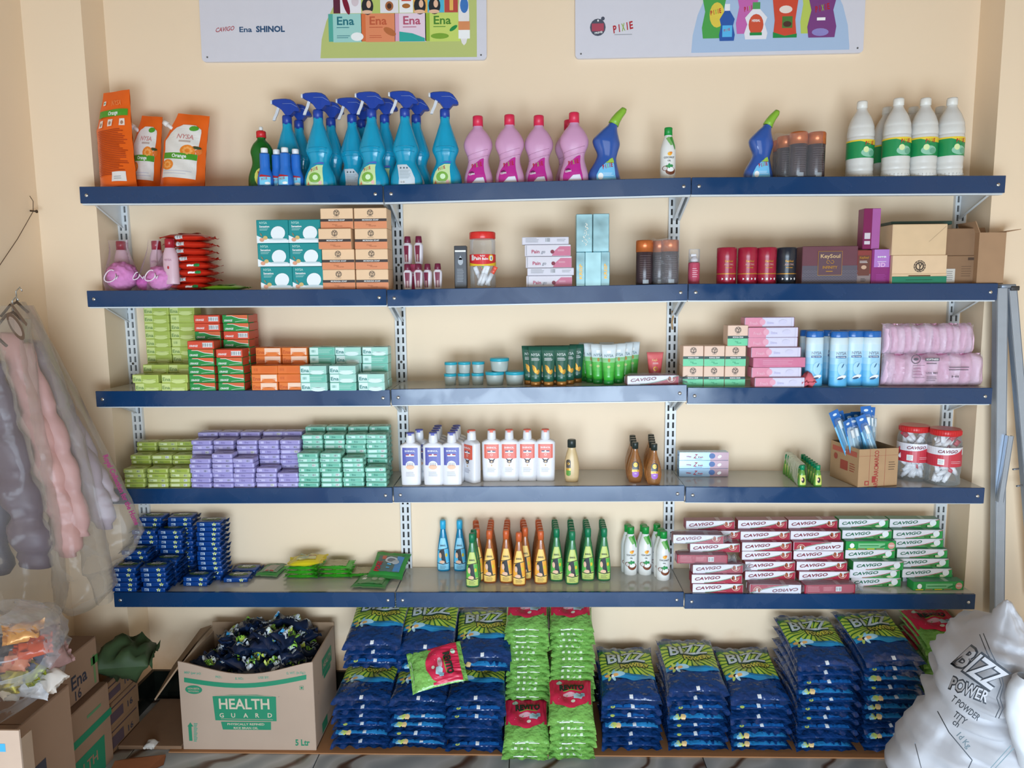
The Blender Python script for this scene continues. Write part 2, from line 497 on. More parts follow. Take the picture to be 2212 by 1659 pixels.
# slotted uprights (the slots are real openings)
def upright(xc, z0, z1, label):
    w, dep, pitch, sh, sw = .036, .012, .0292, .0195, .0062
    yb = D_WALL - .0005; yf = yb - dep
    b = MB()
    n = int((z1 - z0) / pitch)
    xs = [-w / 2, -.0105 - sw / 2, -.0105 + sw / 2 + .003, .0105 - sw / 2 - .003, .0105 + sw / 2, w / 2]
    xs = [-w / 2, -.0115, -.0050, .0050, .0115, w / 2]
    for k in range(n):
        a = z0 + k * pitch; g0 = a + (pitch - sh) / 2; g1 = g0 + sh
        b.add([(xs[0], yf, a), (xs[5], yf, a), (xs[5], yf, g0), (xs[0], yf, g0)], [(0, 1, 2, 3)], WHITE)
        b.add([(xs[0], yf, g1), (xs[5], yf, g1), (xs[5], yf, a + pitch), (xs[0], yf, a + pitch)], [(0, 1, 2, 3)], WHITE)
        for i in (0, 2, 4):
            b.add([(xs[i], yf, g0), (xs[i + 1], yf, g0), (xs[i + 1], yf, g1), (xs[i], yf, g1)], [(0, 1, 2, 3)], WHITE)
        for i in (1, 3):   # inner walls of the slot
            for x in (xs[i], xs[i + 1]):
                b.add([(x, yf, g0), (x, yb - .004, g0), (x, yb - .004, g1), (x, yf, g1)], [(0, 1, 2, 3)], WHITE)
    zt = z0 + n * pitch
    for x in (-w / 2, w / 2):
        b.add([(x, yf, z0), (x, yb, z0), (x, yb, zt), (x, yf, zt)], [(0, 1, 2, 3)], WHITE)
    b.add([(-w / 2, yb - .003, z0), (w / 2, yb - .003, z0), (w / 2, yb - .003, zt), (-w / 2, yb - .003, zt)], [(0, 1, 2, 3)], DARK)
    u = empty('slotted_upright', (xc, 0, 0), (0, 0, 0), label, 'upright', 'slotted wall uprights')
    b.build('rail', u)
    for z in (z0 + pitch * 3, z0 + pitch * 16, z0 + pitch * 27, z0 + pitch * 38):
        c = MB(); c.lathe([(.0042, 0), (.0042, .001), (.002, .002)], m('#4a443c', .4, metal=.5), n=10)
        c.build('screw', u, (0, yf, z), (R(90), 0, 0))
ups = [(at(288, 792, Y=.213).x, 'leftmost slotted white upright behind the soap stacks'), (at(866, 752, Y=.213).x, 'white slotted upright between left and middle bays'),
       (at(1451.5, 760, Y=.213).x, 'white slotted upright between middle and right bays'), (at(2061, 675, Y=.213).x, 'rightmost slotted white upright next to the right pier')]
for x, l in ups: upright(x, .42, 1.775, l)

# ------------------------------------------------------------------ wall signs
INK = m('#2b4f73', .5, var=0); RED = m('#b3202c', .45, var=0); MAROON = m('#7d1730', .45, var=0); WHT = m('#f2f2f0', .45, var=0)
BLK = m('#22252a', .5, var=0); GRN = m('#1f8a45', .45, var=0); GOLD = m('#c9973f', .3, metal=.6, var=0); GRY = m('#8f9296', .5, var=0)
SKIN = m('#e6b99a', .5, var=0); YEL = m('#f2d21f', .45, var=0); ORG = m('#e8662b', .45, var=0); LBLUE = m('#58b6e8', .45, var=0)
def pixie(d, u, v, h, l=3, rot=.22, w=None):
    w = w or h * 2.6
    for i, (c, ma) in enumerate((('P', RED), ('I', RED), ('X', m('#8fae3a', .5, var=0)), ('I', RED), ('E', RED))):
        du = (-.42, -.2, 0, .2, .4)[i] * w
        d.text(c, u + du * math.cos(rot), v + du * math.sin(rot), h, ma, l, w=w * (.17 if c != 'I' else .05), rot=rot, shear=.1, bold=.03)
    return d
def cavigo(d, u, v, h, w, ma, l=3, rot=.1):
    return d.text('CAVIGO', u, v, h, ma, l, w=w, rot=rot, shear=.35, bold=.02)
PAPER = m('#d6d4dc', .35, var=.02)
def sign(x0, y0b, x1, y1b, dec, label):
    p = at(x0, y0b, Y=D_WALL - .02); q = at(x1, y1b, Y=D_WALL - .02)
    L = (q - p).length; ang = math.atan2(q.z - p.z, q.x - p.x)
    s = empty('wall_sign', (p.x, D_WALL - .012, p.z), (0, -ang, 0), label, 'sign', 'printed signs on the back wall')
    b = MB(); hh = .46; r = .012; pts = []
    for cx, cz, a0 in ((L - r, r, -90), (L - r, hh - r, 0), (r, hh - r, 90), (r, r, 180)):
        for i in range(5):
            a = R(a0 + 22.5 * i); pts.append((cx + r * math.cos(a), cz + r * math.sin(a)))
    n = len(pts)
    b.add([(x, 0, z) for x, z in pts] + [(x, .011, z) for x, z in pts], [tuple(range(n)), tuple(reversed(range(n, 2 * n)))] + [(i, i + n, (i + 1) % n + n, (i + 1) % n) for i in range(n)], PAPER)
    b.build('board', s)
    MB().stamp(dec, lambda u, v, h: (u, -h, v), .0003).build('print', s)
    for x, z in ((.018, .014), (L - .018, .014)):
        c = MB(); c.lathe([(.003, 0), (.0025, .0015)], m('#777777', .4, metal=.6), n=8)
        c.build('screw', s, (x, -.0004, z), (R(90), 0, 0))
    return s, L
# sign one (soap)
k1 = 618.0
PM = .895 / 618  # metres per pixel on the wall
d = Dec()
arch = [((265) * PM, .008)] + [((265 + 262 * (1 - math.cos(R(a)))) * PM - .0, .008 + math.sin(R(a)) * .33) for a in (10, 20, 30, 40, 50, 60, 70, 80, 90)] + [(.885, .34), (.885, .008)]
d.poly(arch, m('#b9c275', .5, var=0), 1)
def logo_soap(x0, x1, c0, c1, tc, wave=None):
    a, b_ = x0 * PM, x1 * PM; z0, z1 = 40 * PM, 98 * PM
    d.rect(a, z0, a + 10 * PM, z1, m(c1, .5, var=0), 2); d.rect(a + 10 * PM, z0 - .002, b_, z1, m(c0, .5, var=0), 2)
    d.text('Ena', a + 38 * PM, z0 + 35 * PM, 17 * PM, m(tc, .5, var=0), 3, w=38 * PM)
    d.lines(a + 18 * PM, a + 48 * PM, z0 + 27 * PM, z0 + 32 * PM, 1, m(tc, .5, var=0), 3)
    d.lines(a + 18 * PM, a + 48 * PM, z0 + 6 * PM, z0 + 14 * PM, 2, m(tc, .5, var=0), 3)
logo_soap(285, 358, '#9fd0c8', '#4fa898', '#20707c'); logo_soap(357, 432, '#e28a60', '#d9703f', '#c05a3a')
logo_soap(431, 500, '#e6cfdc', '#dba7bf', '#b5506c'); logo_soap(498, 575, '#c6d66b', '#97b53c', '#49822c')
d.ell(348 * PM, 50 * PM, 14 * PM, 9 * PM, WHT, 4); d.ell(420 * PM, 60 * PM, 15 * PM, 7 * PM, m('#b8693b', .5), 4, rot=-.5)
d.poly([(441 * PM, 39 * PM), (497 * PM, 39 * PM), (497 * PM, 46 * PM), (470 * PM, 56 * PM), (441 * PM, 60 * PM)], m('#2fa79b', .5, var=0), 4)
d.ell(560 * PM, 66 * PM, 10 * PM, 4 * PM, GRN, 4, rot=.6); d.ell(530 * PM, 50 * PM, 20 * PM, 6 * PM, m('#7ba433', .5), 4)
zb = 99 * PM
for x0, x1, c in ((297, 312, '#5c2338'), (312, 358, '#e9e6ea'), (358, 400, '#b7c76a'), (400, 440, '#e4e0e2'), (442, 472, '#ecebeb'), (473, 503, '#e9a94c'), (504, 540, '#4fb3cf'), (541, 570, '#b8473f')):
    d.rect(x0 * PM, zb, x1 * PM, zb + .3, m(c, .5, var=0), 2)
for x in (372, 487, 519):
    d.ell(x * PM, zb + 14 * PM, 13 * PM, 18 * PM, BLK, 4); d.ell((x + 3) * PM, zb + 18 * PM, 5 * PM, 8 * PM, SKIN, 5); d.ell((x - 1) * PM, zb + 2 * PM, 12 * PM, 4 * PM, SKIN, 5)
d.ell(420 * PM, zb + 14 * PM, 9 * PM, 10 * PM, m('#a8653b', .5), 4); d.ell(420 * PM, zb + 14 * PM, 5 * PM, 6 * PM, m('#4a2c20', .5), 5)
d.poly([(447 * PM, zb + 24 * PM), (468 * PM, zb + 24 * PM), (468 * PM, zb + 50 * PM), (447 * PM, zb + 50 * PM)], m('#c9463e', .5), 4); d.ell(457 * PM, zb + 14 * PM, 9 * PM, 5 * PM, m('#a9672f', .5), 4)
d.ell(325 * PM, zb + 18 * PM, 6 * PM, 22 * PM, MAROON, 4, rot=.3); d.ell(345 * PM, zb + 24 * PM, 8 * PM, 10 * PM, m('#d6c6cc', .5), 4)
d.ell(583 * PM, 90 * PM, 12 * PM, 60 * PM, m('#e7e2df', .5), 4); d.rect(571 * PM, 44 * PM, 596 * PM, 62 * PM, WHT, 5); d.rect(571 * PM, 62 * PM, 596 * PM, 80 * PM, m('#d98d5c', .5), 5); d.ell(584 * PM, zb + 14 * PM, 9 * PM, 16 * PM, m('#3d74b8', .5), 5)
d.rect(552 * PM, zb + 4 * PM, 560 * PM, zb + 30 * PM, m('#e5b35a', .5), 4)
cavigo(d, 54 * PM, 64 * PM, 9 * PM, 42 * PM, m('#b05058', .5, var=0), 2); d.text('Ena', 101 * PM, 62 * PM, 11 * PM, INK, 2, w=28 * PM); d.text('SHINOL', 156 * PM, 62 * PM, 12 * PM, INK, 2, w=64 * PM, bold=.04)
sign(434, 132, 1051, 127, d, 'white rectangular sign with pictures of soap boxes on green arch')
# sign two (cleaners)
d = Dec()
arch = [((252) * PM, .010)] + [((252 + 170 * (1 - math.cos(R(a)))) * PM, .010 + math.sin(R(a)) * .30) for a in range(10, 180, 12)] + [(592 * PM, .010)]
d.poly(arch, m('#a9bfdb', .5, var=0), 1)
def bot(cx, w, h, c, cap, neck=.32, z0=34, l=2):
    W2 = w / 2 * PM; C = cx * PM; Z = z0 * PM; HH = h * PM
    d.poly([(C - W2 * .9, Z), (C + W2 * .9, Z), (C + W2, Z + HH * .2), (C + W2 * .75, Z + HH * .5), (C + W2 * .95, Z + HH * .72), (C + W2 * neck, Z + HH), (C - W2 * neck, Z + HH), (C - W2 * .95, Z + HH * .72), (C - W2 * .75, Z + HH * .5), (C - W2, Z + HH * .2)], m(c, .5, var=0), l)
    d.rect(C - W2 * neck, Z + HH, C + W2 * neck, Z + HH + 14 * PM, m(cap, .5, var=0), l)
bot(450, 40, 110, '#dd7d3c', '#dd7d3c', z0=40); bot(505, 40, 120, '#b9c95b', '#3b8fc0', z0=42)
bot(300, 52, 110, '#4aa04b', '#c23b3b', z0=36, l=3); d.ell(306 * PM, 84 * PM, 16 * PM, 26 * PM, m('#dfc64a', .5), 4); pixie(d, 304 * PM, 86 * PM, 9 * PM, 5)
bot(372, 50, 110, '#c465ac', '#c465ac', z0=44, l=4); pixie(d, 376 * PM, 92 * PM, 9 * PM, 5)
bot(328, 34, 62, '#2b57a3', '#e9e9ee', z0=30, l=5); d.rect(318 * PM, 38 * PM, 339 * PM, 62 * PM, LBLUE, 6); pixie(d, 328 * PM, 50 * PM, 5 * PM, 7)
bot(390, 50, 62, '#e6e4ea', '#4f9d58', z0=32, l=6); d.ell(390 * PM, 62 * PM, 16 * PM, 22 * PM, m('#cf5236', .5), 7); d.rect(377 * PM, 40 * PM, 403 * PM, 46 * PM, GRN, 8); d.text('HERBAL', 390 * PM, 68 * PM, 5 * PM, WHT, 8, w=18 * PM)
d.poly([(427 * PM, 34 * PM), (478 * PM, 34 * PM), (474 * PM, 70 * PM), (484 * PM, 150 * PM), (420 * PM, 150 * PM), (430 * PM, 70 * PM)], m('#cf4a33', .5), 5); d.poly([(427 * PM, 34 * PM), (478 * PM, 34 * PM), (478 * PM, 42 * PM), (452 * PM, 38 * PM), (427 * PM, 46 * PM)], GRN, 6)
d.ell(453 * PM, 92 * PM, 14 * PM, 8 * PM, m('#e8d9cf', .5), 6); d.rect(446 * PM, 54 * PM, 468 * PM, 78 * PM, m('#4b7a3a', .5), 6); d.ell(457 * PM, 62 * PM, 9 * PM, 6 * PM, m('#4d2f28', .5), 7)
bot(531, 62, 112, '#7a3f7d', '#7a3f7d', z0=33, l=5); pixie(d, 532 * PM, 88 * PM, 12 * PM, 6); d.ell(528 * PM, 44 * PM, 18 * PM, 8 * PM, m('#8e86c2', .5), 6); d.rect(520 * PM, 68 * PM, 538 * PM, 74 * PM, WHT, 6)
d.ell(49 * PM, 64 * PM, 17 * PM, 18 * PM, m('#4b4f5e', .5), 2); d.rect(36 * PM, 56 * PM, 62 * PM, 72 * PM, m('#a8465a', .5), 3); d.text('PRIME', 51 * PM, 51 * PM, 4 * PM, WHT, 4, w=17 * PM, rot=.15); d.rect(48 * PM, 76 * PM, 51 * PM, 80 * PM, WHT, 3); d.ell(60 * PM, 82 * PM, 4 * PM, 4 * PM, m('#4b4f5e', .5), 2)
pixie(d, 105 * PM, 56 * PM, 15 * PM, 2, w=44 * PM); d.lines(85 * PM, 128 * PM, 46 * PM, 50 * PM, 1, GRY, 2)
sign(1243, 125, 1867, 112, d, 'white rectangular sign with pictures of cleaning bottles on blue arch')

# ------------------------------------------------------------------ product kinds
def spline(P, n=6):
    """P: list of (z, rx, ry, cx); Catmull-Rom resampled"""
    out = []
    for i in range(len(P) - 1):
        p0, p1, p2, p3 = P[max(i - 1, 0)], P[i], P[i + 1], P[min(i + 2, len(P) - 1)]
        for k in range(n):
            t = k / n
            out.append(tuple(.5 * ((2 * b) + (c - a) * t + (2 * a - 5 * b + 4 * c - dd) * t * t + (3 * b - a - 3 * c + dd) * t ** 3) for a, b, c, dd in zip(p0, p1, p2, p3)))
    out.append(P[-1])
    return out
def bottle(P, ma, n=22, e=2.4, sp=5, ma_fn=None):
    """superelliptic bottle; returns mesh and front surface function"""
    S = spline(P, sp); rings = []
    for z, rx, ry, cx in S:
        ring = []
        for i in range(n):
            a = 2 * math.pi * i / n; c, s_ = math.cos(a), math.sin(a)
            ring.append((cx + rx * math.copysign(abs(c) ** (2 / e), c), ry * math.copysign(abs(s_) ** (2 / e), s_), z))
        rings.append(ring)
    b = MB().ringloft(rings, ma, ma_fn=ma_fn)
    def fn(u, v, h):
        for i in range(len(S) - 1):
            if S[i][0] <= v <= S[i + 1][0] or i == len(S) - 2:
                t = (v - S[i][0]) / max(1e-6, S[i + 1][0] - S[i][0]); t = min(1, max(0, t))
                rx = S[i][1] + (S[i + 1][1] - S[i][1]) * t; ry = S[i][2] + (S[i + 1][2] - S[i][2]) * t; cx = S[i][3] + (S[i + 1][3] - S[i][3]) * t
                break
        q = min(.985, abs(u - cx) / rx)
        return (u, -ry * (1 - q ** e) ** (1 / e) - h - .0004, v)
    return b, fn
def box_kind(key, name, cat, w, d, h, base, fr=None, tp=None, sd=None, bev=.0015, faces=None):
    b = MB()
    if faces: b.box(-w / 2, w / 2, -d / 2, d / 2, 0, h, base, faces)
    else: b.rbox(-w / 2, w / 2, -d / 2, d / 2, 0, h, bev, base, smooth=False)
    if fr: b.stamp(fr, front(d / 2))
    if tp: b.stamp(tp, top(h))
    if sd: b.stamp(sd, side(w / 2)); b.stamp(sd, lambda u, v, hh: (-w / 2 - hh, u, v))
    kind(key, name, cat, b)

# --- soaps
SW, SD, SHH = .0815, .052, .0256
def ena(key, base, a, c2, txt, alt, seed):
    random.seed(seed)
    A, C, Tm = m(a, .35, var=0), m(c2, .35, var=0), m(txt, .4, var=0)
    f = Dec().rect(-.038, .002, -.012, .0235, A).rect(-.012, .002, .038, .0235, C, nx=2)
    if alt:
        f.bars(-.034, .008, -.020, .018, A, Tm, 5); f.lines(-.012, .034, .006, .019, 4, A, 3, .25)
    else:
        f.text('Ena', -.0245, .006, .0105, Tm, 3, w=.024); f.ell(.012, .004, .022, .006, A, 2); f.rect(-.008, .009, .034, .011, A, 2)
    t = Dec().rect(-.036, -.023, .036, .023, A).ell(.012, -.014, .02, .007, C, 2).ell(.006, -.02, .012, .004, Tm, 3).text('Ena', -.02, .0, .013, Tm, 3, w=.03)
    box_kind(key, 'soap_box', 'soap', SW, SD, SHH, m(base, .35, var=.05), f, t)
ena('lime', '#bac965', '#cdd98c', '#a9bb58', '#7a9458', 0, 1); ena('lime2', '#bac965', '#cdd98c', '#aebf5c', '#5f8440', 1, 2)
ena('orange', '#e37a35', '#e37a35', '#f2cdb4', '#c65a24', 0, 3); ena('orange2', '#e37a35', '#e0702c', '#df6d28', '#c65a24', 1, 4)
ena('mint', '#a9d4c9', '#d3e8e4', '#9ccfc0', '#2f7f78', 0, 5); ena('mint2', '#8fccbb', '#cbeae2', '#66b8a2', '#2f8a7c', 1, 6)
def gel(key, red):
    f = Dec(); t = Dec()
    if red:
        base = m('#d24a30', .4); f.text('ORANGE', -.022, .0075, .006, WHT, 2, w=.026, shear=.2); f.bars(.006, .006, .037, .020, WHT, BLK, 11)
    else:
        base = m('#1f8a40', .4); f.text('ORANGE', -.022, .005, .006, WHT, 2, w=.026, shear=.2)
        f.strip([(-.028, .0215), (-.01, .0215), (.012, .014), (.04, .0105)], [(-.028, .0225), (-.01, .0228), (.012, .0156), (.04, .0125)], WHT, 3)
        f.strip([(-.026, .0225), (-.01, .0228), (.012, .0158), (.04, .0127)], [(-.026, .0250), (-.01, .0250), (.012, .0250), (.04, .0250)], m('#d5663c', .4), 2)
        f.strip([(.0, .003), (.02, .006), (.04, .007)], [(.0, .0038), (.02, .0068), (.04, .008)], WHT, 3)
    t.rect(-.038, -.024, .038, .024, m('#b8452c', .4)).ell(.01, .0, .02, .012, ORG, 2)
    sd = Dec().rect(-.024, .002, .024, .024, m('#c04a2e', .4))
    box_kind(key, 'soap_box', 'soap', SW, SD, SHH, base, f, t, sd)
gel('gelg', 0); gel('gelr', 1)
def small_soap(key, base, a, c2, txt, alt, w=.0655, d=.046, h=.0155):
    A, C, Tm = m(a, .3, var=0), m(c2, .3, var=0), m(txt, .4, var=0)
    random.seed(hash(len(key)) + alt)
    b = MB(); b.rbox(-w / 2, w / 2, -d / 2, d / 2, .0003, h, .0032, m(base, .28, var=.06, bump=.25, bscale=60), seg=2)
    for sx in (-1, 1):   # crimped wrapper ends folded in
        b.add([(sx * w / 2, -d * .36, h * .2), (sx * w / 2, d * .36, h * .2), (sx * (w / 2 + .0022), d * .3, h * .5), (sx * (w / 2 + .0022), -d * .3, h * .5), (sx * w / 2, d * .36, h * .85), (sx * w / 2, -d * .36, h * .85)], [(0, 1, 2, 3), (3, 2, 4, 5)], m(base, .28, var=.06))
    f = Dec()
    if alt == 0: f.rect(-.027, .0045, -.002, .0115, A).bars(.012, .004, .0235, .0118, A, BLK, 6).text('Ena', -.02, .0055, .005, Tm, 3, w=.012)
    elif alt == 1: f.rect(-.027, .004, .027, .012, C).rect(-.024, .0045, -.014, .0115, A, 2).text('Ena', -.0, .0055, .005, Tm, 3, w=.012)
    else: f.rect(-.027, .004, .0, .012, A).bars(.013, .0045, .0245, .012, WHT, BLK, 6)
    b.stamp(f, front(d / 2))
    t = Dec().rect(-.025, -.016, .025, .016, A).ell(.01, -.004, .012, .008, C, 2).text('Ena', -.01, -.003, .009, Tm, 3, w=.018)
    b.stamp(t, top(h)); kind(key, 'soap_bar', 'soap', b)
for i in range(3):
    small_soap('slime%d' % i, '#b1bd66', '#d3dba6', '#9daf48', '#84965a', i)
    small_soap('spurp%d' % i, '#aaa2d4', '#c2bce4', '#9d94cc', '#8278b0', i)
    small_soap('smint%d' % i, '#8ccab6', '#c0e2d9', '#66b69d', '#3d8578', i)
# small blue detergent soap with crimped sachet ends
def bizz_small():
    w, d, h = .080, .056, .0163
    NV = m('#0d3f86', .22, var=.12, bump=.3, bscale=50)
    b = MB(); b.rbox(-w / 2, w / 2, -d / 2, d / 2, .0003, h, .003, NV, seg=2)
    for sx in (-1, 1):
        pts = []
        for i in range(5):
            y = -d * .55 + d * 1.1 * i / 4
            pts.append((sx * (w / 2 - .001), y * .85, h * .5)); pts.append((sx * (w / 2 + .012 + random.uniform(-.002, .002)), y, h * .5 + random.uniform(-.005, .006)))
        b.add(pts, [(2 * i, 2 * i + 2, 2 * i + 3, 2 * i + 1) for i in range(4)], m('#0b2c5c', .2, var=.2))
    f = Dec().rect(-.027, .0042, -.013, .0125, m('#cfe4f2', .4, var=0)).text('BIZZ', -.020, .0055, .0055, m('#123a7a', .4, var=0), 3, w=.0115, bold=.05)
    for a in range(5): f.ell(.020 + .0045 * math.cos(R(72 * a + 90)), .0085 + .0032 * math.sin(R(72 * a + 90)), .003, .002, m('#dfe9dc', .4, var=0) if a % 2 else m('#c9d66a', .4, var=0), 2, 8, R(72 * a + 90))
    b.stamp(f, front(d / 2))
    t = Dec().ell(0, .004, .033, .015, m('#2d5a36', .3), 1)
    for a in range(0, 360, 20): t.poly([(0, .004), (.032 * math.cos(R(a)), .004 + .0145 * math.sin(R(a))), (.032 * math.cos(R(a + 8)), .004 + .0145 * math.sin(R(a + 8)))], m('#8fae3c', .3, var=0), 2)
    t.text('BIZZ', 0, .0, .012, WHT, 4, w=.034, shear=.2, bold=.05)
    b.stamp(t, top(h)); kind('bizzs', 'detergent_soap', 'soap', b)
bizz_small()
# teal sensation boxes, moringa boxes
d = Dec(); W_, H_ = .098, .0705
EW = m('#e6ecee', .4, var=0)
d.poly([(-.049, .001), (.049, .001), (.049, .010), (.0, .013), (-.03, .015), (-.049, .024)], EW, 2)
d.ell(.017, .030, .0225, .0205, EW, 3, 22, .45); d.ell(.017, .012, .029, .003, m('#c2d2d6', .4, var=0), 4)
d.ell(-.033, .0105, .0075, .006, m('#dfa083', .4, var=0), 4, 12); d.ell(-.022, .0165, .007, .006, m('#cfb374', .4, var=0), 4, 12); d.ell(-.035, .026, .002, .006, m('#8a7a5a', .4, var=0), 4, 8, .5)
d.text('NYSA', -.027, .058, .007, m('#a9d4cc', .4, var=0), 2, w=.024); d.text('Sensation', -.024, .0475, .0062, WHT, 2, w=.031); d.lines(-.039, -.012, .038, .045, 2, m('#b8dcd8', .4, var=0), 2)
box_kind('teal', 'soap_carton', 'soap box', W_, .072, H_, m('#128a8c', .38), d, None, None)
def moringa(key, w, h, low, band, bandtxt, dep=.062, carton=True):
    d = Dec(); up = m('#e7c29b' if low != 'g' else '#e4c3ad', .45, var=.02)
    lo = m('#d98a5f' if low != 'g' else '#6fcb9b', .45, var=.02)
    s = h / .062
    d.rect(-w / 2, 0, w / 2, h * .35, lo, 1).rect(-w / 2, h * .35, w / 2, h * .48, m(band, .4, var=0), 2)
    d.text(bandtxt, 0, h * .385, h * .065, WHT, 3, w=w * .5, bold=.02)
    r = h * .155; cz = h * .77; K = m('#4a3d35', .45, var=0)
    for a in range(0, 360, 36): d.ring(0, cz, r * .82, r, K, 2, 3, a, a + 30)
    for a in (25, 60, 120, 155, 200, 250, 290, 335): d.ell(r * .62 * math.cos(R(a)), cz + r * .62 * math.sin(R(a)), r * .26, r * .1, K, 2, 8, R(a + 60))
    d.strip([(-r * .08, cz - r * .85), (-r * .05, cz), (-r * .35, cz + r * .6)], [(r * .08, cz - r * .85), (r * .1, cz), (-r * .18, cz + r * .66)], K, 3)
    d.strip([(0, cz - r * .1), (r * .3, cz + r * .6)], [(r * .14, cz - r * .1), (r * .46, cz + r * .55)], K, 3)
    d.lines(-w * .1, w * .1, h * .565, h * .585, 1, K, 2, .5)
    K2 = m('#b06a44' if low != 'g' else '#3f9a72', .45, var=0)
    d.lines(-w * .24, w * .24, h * .29, h * .32, 1, K2, 2, .4).text('Deep', -w * .06, h * .17, h * .06, K2, 2, w=w * .16).text('Nourish', w * .06, h * .10, h * .06, K2, 2, w=w * .22)
    box_kind(key, 'soap_carton', 'soap box', w, dep, h, up, d)
moringa('mors', .099, .0607, 'o', '#3c3230', 'MORINGA SOAP', .075); moringa('morc', .0625, .0625, 'g', '#24433f', 'MORINGA CREAM', .055)
# toothpaste
TPW, TPD, TPH = .1585, .036, .0285
def tpaste(key, col, txt, back=False, flip=False, wrap=False):
    C = m(col, .3, var=.04); Tm = m(txt, .4, var=0); d = Dec()
    if back:
        base = C
        if col == '#2f9a4c':
            d.rect(-.04, .006, .045, .022, m('#7cc28a', .4, var=0)).ell(-.06, .014, .0075, .0085, WHT, 2).ell(.065, .014, .011, .011, m('#d99a8c', .4, var=0), 2)
            d.text('FRESH', .065, .0115, .005, WHT, 3, w=.016)
            for i in range(4): d.rect(-.072 + .03 * i, .002, -.048 + .03 * i, .0045, YEL if i % 2 == 0 else m('#b5855c', .4, var=0), 2)
            d.lines(-.036, .03, .011, .017, 1, GRN, 3, .4); d.ell(.04, .012, .012, .003, GRN, 3, rot=.3)
        else:
            d.lines(-.07, -.03, .006, .024, 5, m('#d98c92', .4, var=0), 2); d.rect(-.022, .007, .012, .023, m('#b7505c', .4, var=0)); d.lines(-.02, .01, .009, .022, 4, m('#d98c92', .4, var=0), 3); d.bars(.018, .007, .036, .022, WHT, BLK, 7)
    else:
        base = m('#e4e2e8', .3, var=.02)
        lo, hi = [], []
        for i in range(9):
            x = -.04 + .118 * i / 8; t = i / 8
            lo.append((x, .0005)); hi.append((x, .001 + .0255 * t ** 1.6))
        d.strip(lo, hi, C, 1)
        d.strip([(x, z + .0008) for x, z in hi], [(x, z + .0022) for x, z in hi], GRN if col != '#2f9a4c' else m('#b3202c', .4, var=0), 2)
        if col == '#2f9a4c': d.ell(.058, .0165, .0105, .0105, m('#e9eef0', .35, var=0), 4).rect(.02, .003, .04, .010, m('#3f7f3c', .4, var=0), 3).ell(.048, .006, .012, .004, m('#cfd6b4', .4, var=0), 3)
        else: d.ring(.056, .020, .0115, .0135, m('#dcb7a0', .4, var=0), 4, 12, 180, 360).ring(.056, .020, .007, .009, m('#dcb7a0', .4, var=0), 4, 12, 170, 350).ell(.051, .019, .004, .006, m('#a3572f', .4, var=0), 4).rect(.056, .012, .0595, .025, WHT, 5)
        d.rect(-.068, .0085, -.06, .0095, m('#c9c6ce', .4, var=0), 1)
        cavigo(d, -.031, .0125, .0092, .080, Tm, 3, .07)
        d.lines(.0, .03, .004, .006, 1, m('#e3aeb4', .4, var=0), 3)
    b = MB(); b.rbox(-TPW / 2, TPW / 2, -TPD / 2, TPD / 2, 0, TPH, .001, base, smooth=False)
    if flip: b.stamp(d, lambda u, v, h: (-u, -TPD / 2 - h, TPH - v))
    else: b.stamp(d, front(TPD / 2))
    tc = m('#a2526a' if col != '#2f9a4c' else '#4f8f72', .35, var=.05)
    t = Dec().rect(-TPW / 2, -TPD / 2, TPW / 2, TPD / 2, tc, 1).rect(.02, -TPD / 2, .033, TPD / 2, m('#c9a7b4' if col != '#2f9a4c' else '#9cc0ac', .35, var=0), 2)
    b.stamp(t, top(TPH)); b.stamp(Dec().rect(-TPD / 2, 0, TPD / 2, TPH, C), side(TPW / 2)); b.stamp(Dec().rect(-TPD / 2, 0, TPD / 2, TPH, C), lambda u, v, h: (-TPW / 2 - h, u, v))
    if wrap:
        FL = film('#dfe3ea', .10, .1); rings = []
        for i in range(15):
            x = -TPW / 2 - .004 + (TPW + .034) * i / 14; k = 1.0 if i < 11 else (1.0, .62, .18, .5)[i - 11]
            if i == 0: k = .55
            ring = []
            for a in range(12):
                an = 2 * math.pi * a / 12 + R(15); c, s_ = math.cos(an), math.sin(an)
                kk = k * (1 + .04 * math.sin(i * 2.3 + a * 1.7)) + (.25 * math.sin(a * 2.9) if i > 12 else 0)
                ring.append((x, .0235 * math.copysign(abs(c) ** .35, c) * kk, max(.0002, TPH / 2 + .0195 * math.copysign(abs(s_) ** .35, s_) * kk)))
            rings.append(ring)
        w = MB().ringloft(rings, FL, closed_ends=False)
        kind(key, 'toothpaste_box', 'toothpaste', [('carton', b), ('plastic_wrap', w)])
    else: kind(key, 'toothpaste_box', 'toothpaste', b)
tpaste('tpr', '#a92d42', '#7d1730'); tpaste('tpr_flip', '#a92d42', '#7d1730', flip=True); tpaste('tpr_back', '#a92d42', '#7d1730', back=True)
tpaste('tpg', '#2f9a4c', '#14694a'); tpaste('tpg_back', '#2f9a4c', '#14694a', back=True)
tpaste('tpr_w', '#a92d42', '#7d1730', wrap=True); tpaste('tpr_fw', '#a92d42', '#7d1730', flip=True, wrap=True); tpaste('tpr_bw', '#a92d42', '#7d1730', back=True, wrap=True)
